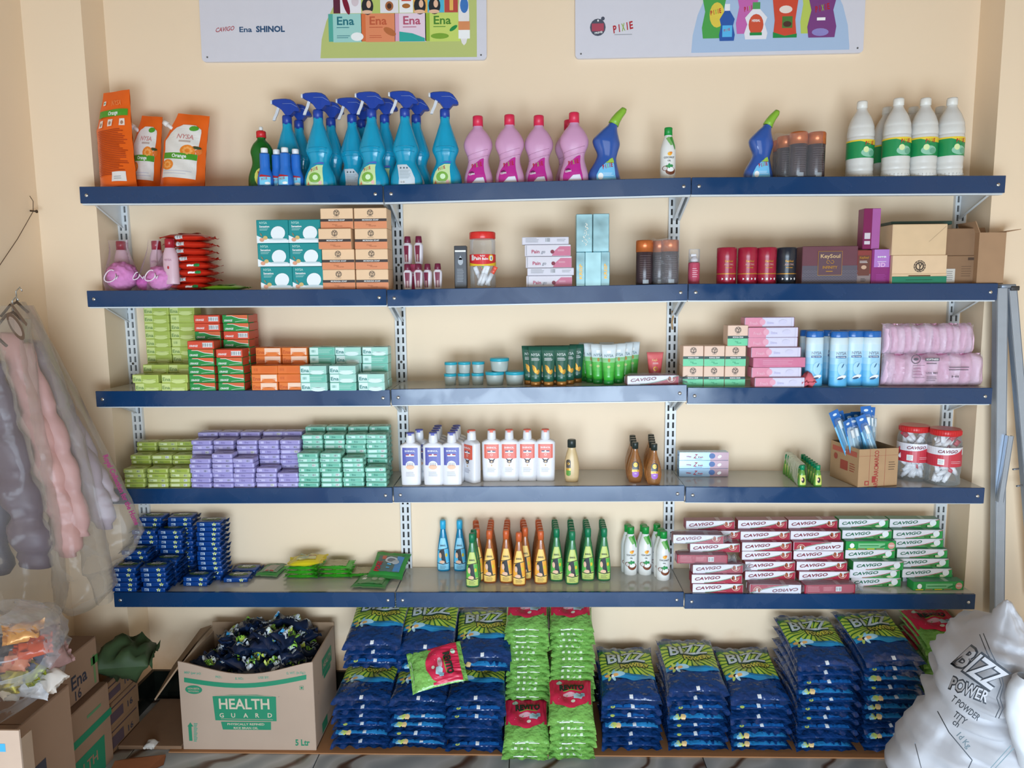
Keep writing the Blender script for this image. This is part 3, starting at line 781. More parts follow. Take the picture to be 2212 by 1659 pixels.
# --- bottles
def trigger_sprayer(key, lab):
    LIQ = m('#1fb2da', .12, tr=.35, var=.1, scale=12); S_ = 1.0
    body, fn = bottle([(0, .050, .030, 0), (.006, .054, .033, 0), (.035, .050, .032, 0), (.068, .034, .026, 0), (.085, .035, .027, 0), (.105, .044, .031, 0), (.120, .042, .030, 0), (.150, .031, .025, 0), (.175, .022, .020, 0), (.190, .0165, .0165, 0), (.204, .016, .016, 0)], LIQ)
    for z in (.098, .112):   # raised grip ribs
        rr = MB()
        pts = [fn(u, z + .003 * math.cos(u * 40), .0006) for u in [-.03 + .06 * i / 12 for i in range(13)]]
        body.tube(pts, .0011, LIQ, 5)
    neck = MB().lathe([(.0165, .200), (.0165, .224), (.0148, .228)], m('#1b3f9c', .35), n=18)
    B_ = m('#1b3f9c', .35, var=.05); head = MB()
    sec = [(-.046, .262, .274, .010), (-.038, .258, .2765, .011), (-.016, .246, .278, .013), (0, .226, .278, .0145), (.016, .228, .276, .0145), (.028, .240, .270, .013), (.040, .240, .256, .012), (.046, .242, .247, .010)]
    rings = [[(x, -w, z0), (x, w, z0), (x, w * .95, z1 - .003), (x, w * .6, z1), (x, -w * .6, z1), (x, -w * .95, z1 - .003)] for x, z0, z1, w in sec]
    head.ringloft(rings, B_, smooth=False)
    head.tube([(-.01, -.0142, .262), (.02, -.0146, .262), (.04, -.0125, .252)], .0008, m('#7f95cf', .3, var=0), 4)
    noz = MB().rbox(-.053, -.0462, -.008, .008, .2625, .2745, .0015, m('#d7d9dd', .4))
    trg = MB(); pts = [(-.026, 0, .254), (-.030, 0, .244), (-.034, 0, .234), (-.041, 0, .222), (-.044, 0, .214)]
    trg.ringloft([[(x - .005, -.005, z), (x + .005, -.005, z), (x + .003, .005, z), (x - .005, .005, z)] for x, y, z in pts], m('#cdd0d6', .4), smooth=False)
    L = Dec()
    if lab == 'green':
        GL = m('#a6cf7a', .35, var=0)
        edge = [(-.043, .004), (-.042, .022), (-.034, .042), (-.022, .056), (-.004, .064)]
        L.strip(edge, [(.016, .004), (.016, .022), (.014, .042), (.014, .056), (.016, .064)], m('#c8e0a4', .35, var=0), 1)
        L.ell(-.012, .026, .020, .016, m('#7db04a', .35, var=0), 2).ell(-.010, .027, .009, .008, m('#d5efc4', .35, var=0), 3).ell(.006, .011, .006, .006, m('#e7b9b4', .35, var=0), 3)
        L.poly([(-.038, .006), (-.031, .006), (-.034, .016)], m('#dd6a4a', .35, var=0), 3); L.lines(-.026, .004, .008, .014, 2, WHT, 3)
        pixie(L, -.012, .047, .009, 3, .3); L.strip([(-.02, .066), (0, .068), (.018, .067)], [(-.006, .070), (.006, .073), (.018, .072)], m('#4f5fb4', .35, var=0), 1)
    elif lab == 'white':
        edge = [(-.024, .004), (-.022, .022), (-.024, .042), (-.028, .062)]
        L.strip(edge, [(.030, .004), (.030, .022), (.018, .048), (.004, .062)], m('#c9d3da', .35, var=0), 1)
        for x in (-.016, -.005, .005): L.ell(x, .052, .003, .003, m('#5e6c74', .4, var=0), 2, 8)
        L.lines(-.020, .018, .020, .046, 8, m('#98a6ae', .4, var=0), 2, .35); L.bars(-.019, .006, -.002, .015, WHT, BLK, 8)
    else: L.rect(-.02, .01, .0, .012, LIQ)
    lb = MB().stamp(L, fn)
    kind(key, 'trigger_spray_bottle', 'spray bottle', [('bottle_body', body, [('label', lb)]), ('collar', neck), ('spray_head', head, [('nozzle', noz)]), ('trigger', trg)])
trigger_sprayer('sprg', 'green'); trigger_sprayer('sprw', 'white'); trigger_sprayer('spr0', '')
# pink floor cleaner
PK = m('#d6a0c4', .22, tr=.12, var=.05); b, fn = bottle([(0, .041, .026, 0), (.006, .044, .028, 0), (.03, .042, .028, 0), (.065, .032, .024, 0), (.085, .033, .024, 0), (.110, .0425, .028, 0), (.130, .042, .027, 0), (.152, .030, .022, 0), (.168, .016, .016, 0), (.176, .0145, .0145, 0)], PK)
for z0 in (.095, .078): b.tube([fn(u, z0 + .012 * (u / .04), .0004) for u in [-.03 + .06 * i / 12 for i in range(13)]], .0010, PK, 5)
L = Dec(); MG = m('#b8298a', .3, var=.0)
L.strip([(-.034, .003), (-.034, .020), (-.028, .040), (-.014, .058), (.006, .074)], [(.026, .003), (.024, .020), (.019, .040), (.017, .058), (.018, .080)], MG, 1)
pixie(L, -.002, .052, .012, 3, .25); L.ring(-.019, .031, .0, .009, m('#6e1450', .3, var=0), 2, 12, 0, 180); L.text('CLEAN', -.019, .029, .005, WHT, 3, w=.018, bold=.03, rot=.1)
L.poly([(-.020, .004), (.022, .004), (.016, .022), (-.004, .020), (-.012, .012)], m('#dedbe6', .3, var=0), 2); L.rect(.006, .078, .022, .0788, m('#ecd4e6', .3, var=0), 2)
CP = MB().lathe([(.0155, .174), (.0155, .202), (.014, .2045)], m('#d32b4d', .35), n=20)
kind('pink', 'cleaner_bottle', 'bottle', [('bottle_body', b, [('label', MB().stamp(L, fn))]), ('cap', CP)])
# green dish liquid
b, fn = bottle([(0, .042, .026, 0), (.006, .045, .028, 0), (.04, .043, .028, 0), (.075, .031, .024, 0), (.095, .031, .024, 0), (.115, .034, .026, 0), (.135, .026, .022, 0), (.150, .013, .013, 0), (.157, .0125, .0125, 0)], m('#1c7a2c', .15, tr=.4, var=.1))
L = Dec().ell(.005, .035, .022, .028, m('#d8d96a', .3, var=0), 1); L.ell(.0, .024, .012, .01, m('#e9c23f', .3, var=0), 2); pixie(L, .006, .045, .009, 3, .2)
kind('dish', 'dish_liquid_bottle', 'bottle', [('bottle_body', b, [('label', MB().stamp(L, fn))]), ('cap', MB().lathe([(.0145, .156), (.0145, .174), (.013, .176)], m('#c8242a', .35), n=18)), ('cap_tip', MB().lathe([(.006, .176), (.006, .188), (.004, .190)], m('#e6e6e2', .35), n=12))])
# small blue cleaner
b, fn = bottle([(0, .0225, .016, 0), (.004, .0245, .018, 0), (.03, .023, .017, 0), (.055, .0155, .0145, 0), (.07, .0148, .0142, 0), (.100, .0145, .014, 0)], m('#2a6fc6', .25))
L = Dec().rect(-.016, .006, .016, .030, m('#7ccdec', .3, var=0), 1, 4, 1).poly([(-.018, .030), (.018, .030), (.014, .033), (-.012, .037)], RED, 2).ell(.007, .011, .008, .004, WHT, 2); pixie(L, -.001, .021, .0065, 3, .2)
kind('bsmall', 'small_blue_bottle', 'bottle', [('bottle_body', b, [('label', MB().stamp(L, fn))]), ('cap', MB().lathe([(.0105, .100), (.0105, .115), (.0095, .1165)], m('#e8eaec', .35), n=16))])
# toilet cleaner, curved
TB = m('#31569f', .14, var=.05, coat=.5)
b, fn = bottle([(0, .046, .026, .0), (.005, .050, .028, 0), (.03, .046, .028, -.002), (.065, .032, .024, .004), (.085, .031, .024, .008), (.110, .040, .027, .006), (.128, .039, .027, .004), (.150, .026, .022, .012), (.166, .0165, .0165, .022), (.172, .0155, .0155, .026)], TB)
L = Dec().strip([(-.026, .004), (-.026, .020), (-.016, .040), (.0, .054)], [(.034, .004), (.030, .020), (.028, .040), (.026, .054)], m('#74bfe8', .3, var=0), 1).strip([(.0, .055), (.008, .060), (.014, .066)], [(.026, .055), (.026, .060), (.022, .070)], m('#9cc04a', .3, var=0), 1)
pixie(L, .008, .040, .012, 3, .25); L.ell(-.014, .016, .008, .010, WHT, 2).lines(-.008, .026, .016, .026, 3, m('#dbeaf4', .3, var=0), 2)
nz = MB().tube([(.026, 0, .170), (.032, 0, .182), (.042, 0, .196), (.055, 0, .210), (.058, 0, .216)], .014, m('#86b53a', .35), 12, rfn=lambda t: .0165 - .0085 * t ** 1.2)
kind('toilet', 'toilet_cleaner_bottle', 'bottle', [('bottle_body', b, [('label', MB().stamp(L, fn))]), ('nozzle_cap', nz)])
# coconut oil
def coconut():
    b, fn = bottle([(0, .0205, .0205, 0), (.003, .0225, .0225, 0), (.06, .0235, .0235, 0), (.095, .023, .023, 0), (.120, .0165, .0165, 0), (.134, .0115, .0115, 0), (.138, .011, .011, 0)], m('#e6e6e2', .22, var=.02), e=2.0)
    L = Dec().text('COCONUT', 0, .066, .0052, BLK, 2, w=.031).text('OIL', 0, .057, .0045, BLK, 2, w=.010).ell(.001, .079, .0065, .0055, m('#f2b23c', .3, var=0), 2).ell(.005, .082, .004, .003, m('#e8862c', .3, var=0), 3)
    L.strip([(.0, .128), (.006, .118), (.012, .105), (.0165, .092)], [(.011, .132), (.014, .120), (.018, .106), (.0185, .094)], m('#3f9a3c', .3, var=0), 1).strip([(-.009, .126), (-.004, .116), (.004, .104)], [(.0, .131), (.006, .118), (.010, .106)], m('#7fb86a', .3, var=0), 1)
    L.ell(.004, .030, .015, .012, m('#7a4228', .4, var=0), 1).ell(.004, .034, .011, .007, WHT, 2).ell(-.012, .037, .006, .008, m('#d9d4d0', .4, var=0), 2).ring(-.012, .037, .006, .0075, m('#7a4228', .4, var=0), 3, 12)
    L.ell(.0, .044, .004, .007, m('#2f9150', .4, var=0), 3).ell(.007, .044, .005, .004, m('#2f9150', .4, var=0), 3).ell(-.006, .043, .005, .003, m('#2f9150', .4, var=0), 3)
    cap = MB().lathe([(.0125, .136), (.0120, .150), (.0125, .1565), (.011, .159)], m('#17913c', .35), n=18)
    kind('coco', 'coconut_oil_bottle', 'bottle', [('bottle_body', b, [('label', MB().stamp(L, fn))]), ('cap', cap)])
coconut()
# brown deodorant canister with copper cap
def deo(key, capc='#c46a35'):
    b = MB().lathe([(.024, 0), (.0255, .002), (.0255, .098), (.0245, .100)], m('#3d2f33', .22, var=.15, scale=60), n=22)
    L = Dec(); fnc = lambda u, v, h: (.0255 * math.sin(u / .0255), -(.0255 + h) * math.cos(u / .0255), v)
    for i in range(11): L.rect(-.018, .022 + i * .0065, .018, .0225 + i * .0065, m('#8a7a80', .3, var=0), 1, 8, 1)
    L.rect(-.008, .004, .010, .016, m('#9aa0a6', .4, var=0), 2, 3, 1)
    kind(key, 'deodorant_canister', 'canister', [('can', b.stamp(L, fnc)), ('cap', MB().lathe([(.0262, .099), (.0262, .131), (.0245, .134)], m(capc, .28, metal=.35), n=22))])
deo('deo')
# white phenyl bottle
WP = m('#dedcd6', .25, tr=.08, var=.04)
Pp = [(0, .036, .036, 0), (.004, .0385, .0385, 0), (.018, .0385, .0385, 0), (.022, .0375, .0375, 0), (.028, .0385, .0385, 0), (.038, .0375, .0375, 0), (.050, .0385, .0385, 0), (.107, .0385, .0385, 0), (.114, .0375, .0375, 0), (.120, .0385, .0385, 0), (.130, .0380, .0380, 0), (.138, .0365, .0365, 0), (.146, .0358, .0358, 0), (.168, .027, .027, 0), (.186, .0155, .0155, 0), (.196, .0130, .0130, 0)]
b, fn = bottle(Pp, WP, n=24, e=2.0, sp=3)
for a in range(0, 180, 15):
    an = R(180 + a); b.tube([(.0383 * math.cos(an), .0383 * math.sin(an), .002), (.0395 * math.cos(an), .0395 * math.sin(an), .010)], .0011, WP, 5)
cyl = lambda rad: (lambda u, v, h: ((rad + h) * math.sin(u / rad), -(rad + h) * math.cos(u / rad), v))
L = Dec(); G1 = m('#1f8c50', .35, var=.05); L.rect(-.11, .056, .11, .104, G1, 1, 30, 1)
L.strip([(-.11, .104 - .002)] + [(x / 100, .101 - .010 * max(0, math.sin(x * .3 + .6))) for x in range(-10, 11)] , [(-.11, .105)] + [(x / 100, .105) for x in range(-10, 11)], m('#e9c93a', .35, var=0), 2)
pixie(L, .006, .090, .010, 4, .06); L.ell(.004, .070, .022, .012, m('#8fc4a8', .35, var=0), 2).ell(-.004, .078, .008, .008, m('#d9e6a8', .35, var=0), 3).ell(.014, .068, .010, .008, m('#6aa88a', .35, var=0), 3)
kind('phenyl', 'phenyl_bottle', 'bottle', [('bottle_body', b, [('label', MB().stamp(L, cyl(.0386)))]), ('cap', MB().lathe([(.0135, .193), (.0150, .194), (.0150, .209), (.0135, .2125)], m('#dfdcd4', .35), n=18))])
# shampoo, square-shouldered
def shampoo(key, col, pic):
    WB = m('#e2e2e6', .25, var=.02)
    b, fn = bottle([(0, .029, .0165, 0), (.003, .0305, .0175, 0), (.06, .032, .0175, 0), (.118, .0325, .0165, 0), (.128, .0315, .0160, 0), (.134, .022, .0145, 0), (.137, .0135, .013, 0)], WB, e=3.6, sp=3)
    C = m(col, .35, var=0); L = Dec().rect(-.024, .078, .024, .122, C, 1, 4, 2)
    L.text('SHINOL', 0, .109, .0055, WHT, 3, w=.033, bold=.02).rect(-.013, .098, .013, .101, RED if pic == 0 else INK, 2).rect(-.013, .0945, .013, .098, WHT, 2).ell(0, .100, .003, .003, WHT, 3, 8)
    if pic == 0:
        L.rect(-.024, .066, .024, .078, C, 1, 4, 1).ell(0, .066, .0145, .0145, m('#dcd9e2', .35, var=0), 2).ell(0, .0605, .0135, .0075, m('#f0b894', .35, var=0), 3)
        for x in (-.008, -.003, .002, .007): L.rect(x, .064, x + .001, .074, m('#5b5a6a', .35, var=0), 4)
    else:
        L.strip([(-.024, .077), (-.012, .0745), (0, .077), (.012, .0745), (.024, .077)], [(-.024, .078)] * 1 + [(-.012, .078), (0, .078), (.012, .078), (.024, .078)], C, 1)
        L.ell(0, .066, .008, .006, m('#5a4038', .35, var=0), 2).ell(-.006, .071, .006, .0018, BLK, 3, 8, -.7).ell(.007, .071, .006, .0018, BLK, 3, 8, .7).ell(0, .0655, .003, .003, m('#d9b98f', .35, var=0), 4, 8)
        L.ell(0, .053, .0022, .003, m('#c9a36a', .35, var=0), 2, 8).ring(0, .088, .002, .005, m('#eaa79b', .35, var=0), 2, 8)
    L.lines(-.014, .014, .030, .046, 4, m('#b5b5c0', .35, var=0), 2)
    cap = MB(); cap.lathe([(.0145, .1355), (.0150, .1365), (.0138, .158), (.0128, .1655)], WB, n=18)
    ct = MB().lathe([(.0131, .1655), (.0120, .1685), (.006, .1692)], m(col, .4), n=18); ct.add([(-.006, -.0137, .160), (.006, -.0137, .160), (.005, -.0130, .1662), (-.005, -.0130, .1662)], [(0, 1, 2, 3)], m(col, .4))
    kind(key, 'shampoo_bottle', 'bottle', [('bottle_body', b, [('label', MB().stamp(L, fn))]), ('cap', cap, [('lid_top', ct, [], 'coloured flip top of the cap')])])
shampoo('shv', '#5358a8', 0); shampoo('sho', '#dd6450', 1)
# hair oil
def hair_oil(key, liq, capc, lab, pic2):
    LQ = m(liq, .1, tr=.45, var=.08, coat=.3)
    b, fn = bottle([(0, .021, .014, 0), (.003, .0235, .0155, 0), (.02, .0245, .016, 0), (.06, .022, .0150, 0), (.10, .0155, .0125, 0), (.120, .0115, .0110, 0), (.129, .0100, .0100, 0), (.134, .0098, .0098, 0)], LQ, e=2.5)
    LT = m(lab, .35, var=0); L = Dec()
    L.strip([(-.0195, .006), (-.0205, .030), (-.0185, .060), (-.0125, .088), (-.008, .104)], [(.0195, .006), (.0205, .030), (.0185, .060), (.0125, .088), (.008, .104)], LT, 1)
    L.strip([(-.0203, .028), (-.020, .045), (-.0178, .066)], [(.0203, .030), (.020, .045), (.0178, .070)], m(pic2, .35, var=0), 2)
    L.strip([(-.004, .028), (-.006, .04), (-.010, .058), (-.006, .069)], [(.012, .026), (.009, .04), (.006, .058), (.004, .070)], BLK, 3)
    L.ell(-.0105, .051, .005, .009, SKIN, 4, 12, .1).ell(-.004, .0305, .010, .005, SKIN, 4, 12).ell(-.008, .061, .006, .006, BLK, 4, 10)
    L.strip([(-.0203, .026), (0, .022), (.0203, .026)], [(-.0203, .028), (0, .024), (.0203, .028)], BLK, 4).strip([(-.018, .066), (0, .069), (.018, .072)], [(-.018, .0675), (0, .071), (.018, .0735)], BLK, 4)
    L.ell(.012, .052, .004, .006, m('#d9c02c', .35, var=0), 3, 8).text('SHINOL', 0, .079, .0048, BLK, 3, w=.020, bold=.03).lines(-.012, .012, .009, .020, 3, BLK, 3, .22)
    cap = MB().lathe([(.0108, .131), (.0112, .147), (.0104, .1545), (.008, .157)], m(capc, .35), n=16)
    kind(key, 'hair_oil_bottle', 'bottle', [('bottle_body', b, [('label', MB().stamp(L, fn))]), ('cap', cap)])
hair_oil('oilb', '#2ba7d6', '#35b2de', '#8fd3ec', '#5fbce0'); hair_oil('oilo', '#c8763a', '#cf6234', '#f2c869', '#f0a83c'); hair_oil('oilg', '#4c9a62', '#1a7a52', '#c3d072', '#5fb04a')
# amla / moringa hair oil, bulbous with dark cap
b, fn = bottle([(0, .021, .014, 0), (.004, .024, .016, 0), (.03, .029, .018, 0), (.055, .0285, .018, 0), (.085, .021, .0145, 0), (.105, .0135, .012, 0), (.122, .0100, .0100, 0), (.128, .010, .010, 0)], m('#d69a5c', .08, tr=.7, var=.05, coat=.3))
L = Dec(); K = m('#3b3a3a', .3, var=0); L.rect(-.0125, .050, .0125, .070, K, 1, 3, 1).ell(0, .070, .0125, .010, K, 1).ring(0, .068, .005, .008, GOLD, 2, 14).ell(0, .068, .003, .0045, GOLD, 2, 8).rect(-.0135, .042, .0135, .050, GOLD, 1, 3, 1).rect(-.0125, .032, .0125, .042, m('#9e5fc0', .3, var=0), 1, 3, 1).ell(0, .032, .0125, .011, m('#9e5fc0', .3, var=0), 1).text('HAIR OIL', 0, .0445, .003, BLK, 3, w=.018).text('AMLA', 0, .034, .003, WHT, 3, w=.010)
kind('amla', 'amla_oil_bottle', 'bottle', [('bottle_body', b, [('label', MB().stamp(L, fn))]), ('cap', MB().lathe([(.0118, .125), (.0122, .1465), (.011, .149)], m('#26322f', .35), n=16))])
b, fn = bottle([(0, .019, .014, 0), (.003, .021, .015, 0), (.03, .0235, .017, 0), (.055, .0235, .017, 0), (.085, .018, .015, 0), (.105, .0125, .012, 0), (.112, .012, .012, 0)], m('#dcc08f', .3, tr=.1, var=.04))
L = Dec().rect(-.018, .046, -.004, .066, m('#4c4338', .35, var=0), 1, 3, 1).ell(-.011, .066, .007, .007, m('#4c4338', .35, var=0), 1).rect(-.018, .038, -.004, .045, GOLD, 1, 3, 1).rect(-.018, .026, -.004, .038, m('#5d9438', .35, var=0), 1, 3, 1).ell(-.011, .026, .007, .006, m('#5d9438', .35, var=0), 1).ring(-.011, .060, .002, .004, GOLD, 3, 8)
kind('morsh', 'moringa_shampoo_bottle', 'bottle', [('bottle_body', b, [('label', MB().stamp(L, fn))]), ('cap', MB().lathe([(.0135, .110), (.0135, .1325), (.012, .135)], m('#24302e', .35), n=16))])
# small maroon-capped bottle
b, fn = bottle([(0, .0095, .007, 0), (.002, .0108, .008, 0), (.03, .0125, .009, 0), (.050, .0130, .009, 0), (.055, .0105, .008, 0), (.058, .0075, .0075, 0)], m('#dcd5db', .3), e=3, sp=3)
L = Dec().strip([(-.0055, .006), (-.0065, .03), (-.0075, .050)], [(.0055, .006), (.0065, .03), (.0075, .050)], m('#7b2742', .35, var=0), 1)
for i in range(5): L.poly([(-.004, .008 + .004 * i), (0, .0105 + .004 * i), (.004, .008 + .004 * i), (0, .006 + .004 * i)], m('#c9a9a4', .35, var=0), 2)
kind('tinyk', 'lotion_bottle', 'bottle', [('bottle_body', b, [('label', MB().stamp(L, fn))]), ('cap', MB().lathe([(.0088, .0575), (.0098, .060), (.0085, .0745), (.0078, .0755)], m('#6e1f3c', .3), n=16))])
# talc, tin canisters

def talc():
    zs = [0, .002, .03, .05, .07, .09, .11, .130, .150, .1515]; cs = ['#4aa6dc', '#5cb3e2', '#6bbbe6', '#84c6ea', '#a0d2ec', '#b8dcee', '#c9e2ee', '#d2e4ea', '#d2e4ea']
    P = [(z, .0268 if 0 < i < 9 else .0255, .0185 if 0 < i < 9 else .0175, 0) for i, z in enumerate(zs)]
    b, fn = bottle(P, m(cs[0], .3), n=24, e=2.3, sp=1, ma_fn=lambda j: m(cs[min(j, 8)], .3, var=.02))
    L = Dec().text('NYSA', .001, .099, .009, m('#8a94a4', .35, var=0), 2, w=.030).rect(-.015, .089, .016, .0955, m('#2c5f96', .35, var=0), 2, 4, 1).text('TALC POWDER', 0, .0905, .0035, WHT, 4, w=.026).ell(.004, .056, .013, .020, m('#a9d9f0', .35, var=0), 2).ell(.004, .030, .015, .006, WHT, 3, 12, .3).ell(.0, .026, .010, .003, INK, 4, 10, .2).ell(.006, .066, .002, .008, m('#3f6f96', .35, var=0), 3, 8, -.5)
    cap = MB().lathe([(.0262, .1515), (.0268, .153), (.0268, .168), (.025, .1705)], m('#2466b0', .22), n=24, ey=.69)
    kind('talc', 'talcum_bottle', 'bottle', [('bottle_body', b, [('label', MB().stamp(L, fn))]), ('cap', cap)])
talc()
def tin(key, col, c2):
    b = MB().lathe([(.029, 0), (.030, .002), (.030, .078), (.0305, .079), (.0305, .108), (.029, .110)], m(col, .25, var=.06), n=26)
    L = Dec(); f_ = cyl(.030)
    L.text('KeySoul', 0, .066, .006, GOLD, 2, w=.024).rect(-.016, .056, .016, .0565, GOLD, 1, 4, 1).text('BODY TALC', 0, .058, .003, m('#d8aeb2', .3), 2, w=.026).rect(-.045, .030, .045, .0325, GOLD, 1, 10, 1).text('POUR FEMME', 0, .048, .003, GOLD, 2, w=.02)
    for i, x in enumerate((-.019, -.006, .006, .019)): L.ell(x, .016, .0035, .0042, WHT, 2, 5 if i % 2 else 3)
    kind(key, 'powder_tin', 'tin', [('tin_body', b, [('label', MB().stamp(L, f_))])])
tin('tinr', '#9d1f38', ''); tin('tink', '#262a33', '')
# jars with teal lids
def jar(key, r, h):
    b = MB().lathe([(r * .80, 0), (r * .84, .001), (r * .96, h * .74), (r * .96, h * .78)], m('#c9d6d2', .3, tr=.35), n=22)
    cr = MB().lathe([(r * .81, .0015), (r * .90, h * .62), (r * .5, h * .60)], m('#e4e8e6', .5), n=18)
    lid = MB().lathe([(r, h * .76), (r, h * .97), (r * .94, h), (r * .5, h * .985)], m('#2aa3b8', .3), n=24)
    kind(key, 'cream_jar', 'jar', [('jar_body', b), ('lid', lid)])
jar('jars', .0205, .0365); jar('jarl', .0305, .0425)
# tubes standing on their caps
def tube_kind(key, h, w, capc, caph, cols, dec, r=.3):
    zs = [caph, caph + .006, h * .35, h * .7, h - .008, h]; P = []
    rings = []; cf = []
    n = 18
    for i in range(9):
        t = i / 8; z = caph + (h - caph) * t; rx = w * (.66 + .34 * t); ry = .013 * (1 - t ** 1.6) + .0006
        rings.append([(rx * math.cos(2 * math.pi * k / n), ry * math.sin(2 * math.pi * k / n), z) for k in range(n)])
    b = MB().ringloft(rings, m(cols[0], r), ma_fn=lambda j: m(cols[min(len(cols) - 1, int(j / 8 * len(cols)))], r, coat=.3))
    def fn(u, v, hh):
        t = min(1, max(0, (v - caph) / (h - caph))); rx = w * (.66 + .34 * t); ry = .013 * (1 - t ** 1.6) + .0006
        return (u, -ry * math.sqrt(max(0.03, 1 - (u / rx) ** 2)) - hh, v)
    cap = MB().lathe([(w * .62, 0), (w * .66, .001), (w * .66, caph - .001), (w * .6, caph)], m(capc, .3, metal=.4 if 'b0' in capc else 0), n=18, ey=.72)
    kind(key, 'cream_tube', 'tube', [('tube_body', b, [('label', MB().stamp(dec, fn))]), ('cap', cap)])
L = Dec().text('NYSA', 0, .093, .008, m('#c3cfc9', .3, var=0), 2, w=.027).lines(-.013, .013, .078, .088, 3, WHT, 2, .3).ell(-.003, .052, .0055, .013, GOLD, 2, 12, .35).ell(.007, .044, .005, .008, GOLD, 3, 12, -.3).ell(-.009, .064, .002, .002, GOLD, 3, 6).lines(-.012, .012, .028, .034, 2, m('#8fae9f', .3, var=0), 2)
tube_kind('tubeg', .122, .0235, '#b07a3c', .0135, ['#1f5746', '#1f5746'], L)
L = Dec().text('NYSA', 0, .086, .008, m('#7e9299', .3, var=0), 2, w=.028).rect(-.017, .078, .017, .0785, m('#6f8a80', .3, var=0), 2).ell(0, .076, .004, .006, m('#b08a3c', .3, var=0), 3, 10).ell(-.001, .056, .005, .004, m('#b9c97a', .3, var=0), 2, 10).rect(-.006, .098, .006, .106, WHT, 2)
tube_kind('tubew', .124, .0240, '#1f8f3c', .0140, ['#3fae3a', '#4fb648', '#57ba4e', '#8cc98a', '#cfdde0', '#d6dfe2', '#d6dfe2'], L)
L = Dec().text('Key5', -.002, .066, .007, m('#f0c08a', .3, var=0), 2, w=.016).lines(-.008, .012, .056, .062, 2, WHT, 2).ring(.0, .042, .004, .007, GOLD, 2, 14).lines(-.010, .010, .018, .028, 3, m('#f2b4a8', .3, var=0), 2)
tube_kind('tubep', .094, .0265, '#d3525a', .012, ['#d3525a', '#d65a60', '#dc6c6e'], L)
# pain relief boxes, mirror boxes
PG = .140
d = Dec().strip([(.012, .001), (.02, .015), (.036, .029)], [(.0695, .001), (.0695, .015), (.0695, .029)], m('#c26a86', .3, var=.05), 1).ell(.014, .013, .006, .006, MAROON, 3, 10, .5).text('Pain', -.037, .009, .010, m('#b03a5c', .3, var=0), 3, w=.024).text('go', -.014, .009, .009, m('#8a8c96', .3, var=0), 3, w=.012, shear=.2).lines(.03, .055, .014, .020, 2, m('#e7c2cc', .3, var=0), 3).rect(-.0655, .002, -.064, .032, GRY, 2)
box_kind('pain', 'ointment_box', 'box', PG, .034, .0345, m('#d3ced6', .25), d, Dec().rect(-.07, -.017, .07, .017, m('#c9c6ce', .25)))
d = Dec().lines(-.06, -.018, .006, .020, 4, GRY, 2).bars(.0, .006, .014, .021, m('#d6d6dc', .4, var=0), BLK, 8).lines(.035, .062, .008, .017, 2, GRY, 2)
box_kind('painw', 'ointment_box', 'box', .142, .034, .0225, m('#cfccd6', .3), d)
MIR = m('#86a9b0', .25, metal=.6, var=.45, scale=16, bump=.8, bscale=14)
d = Dec()
box_kind('mirt', 'perfume_box', 'box', .0495, .046, .1135, MIR, d)
random.seed(4); d = Dec()
for i in range(26): d.ell(random.gauss(.004, .006), .02 + i * .0026, random.uniform(.001, .003), random.uniform(.001, .002), m('#e6e3d6', .3, var=0), 2, 6, random.random() * 3)
box_kind('mirt_leaf', 'perfume_box', 'box', .0495, .046, .1135, MIR, d)
d = Dec(); d.text('KRISP', .005, .045, .009, GOLD, 2, w=.045, rot=math.pi / 2)
box_kind('mirb', 'perfume_box', 'box', .0275, .046, .103, MIR, d); box_kind('mirb0', 'perfume_box', 'box', .0495, .046, .103, m('#8fb4bc', .15, metal=.7, var=.3), Dec())
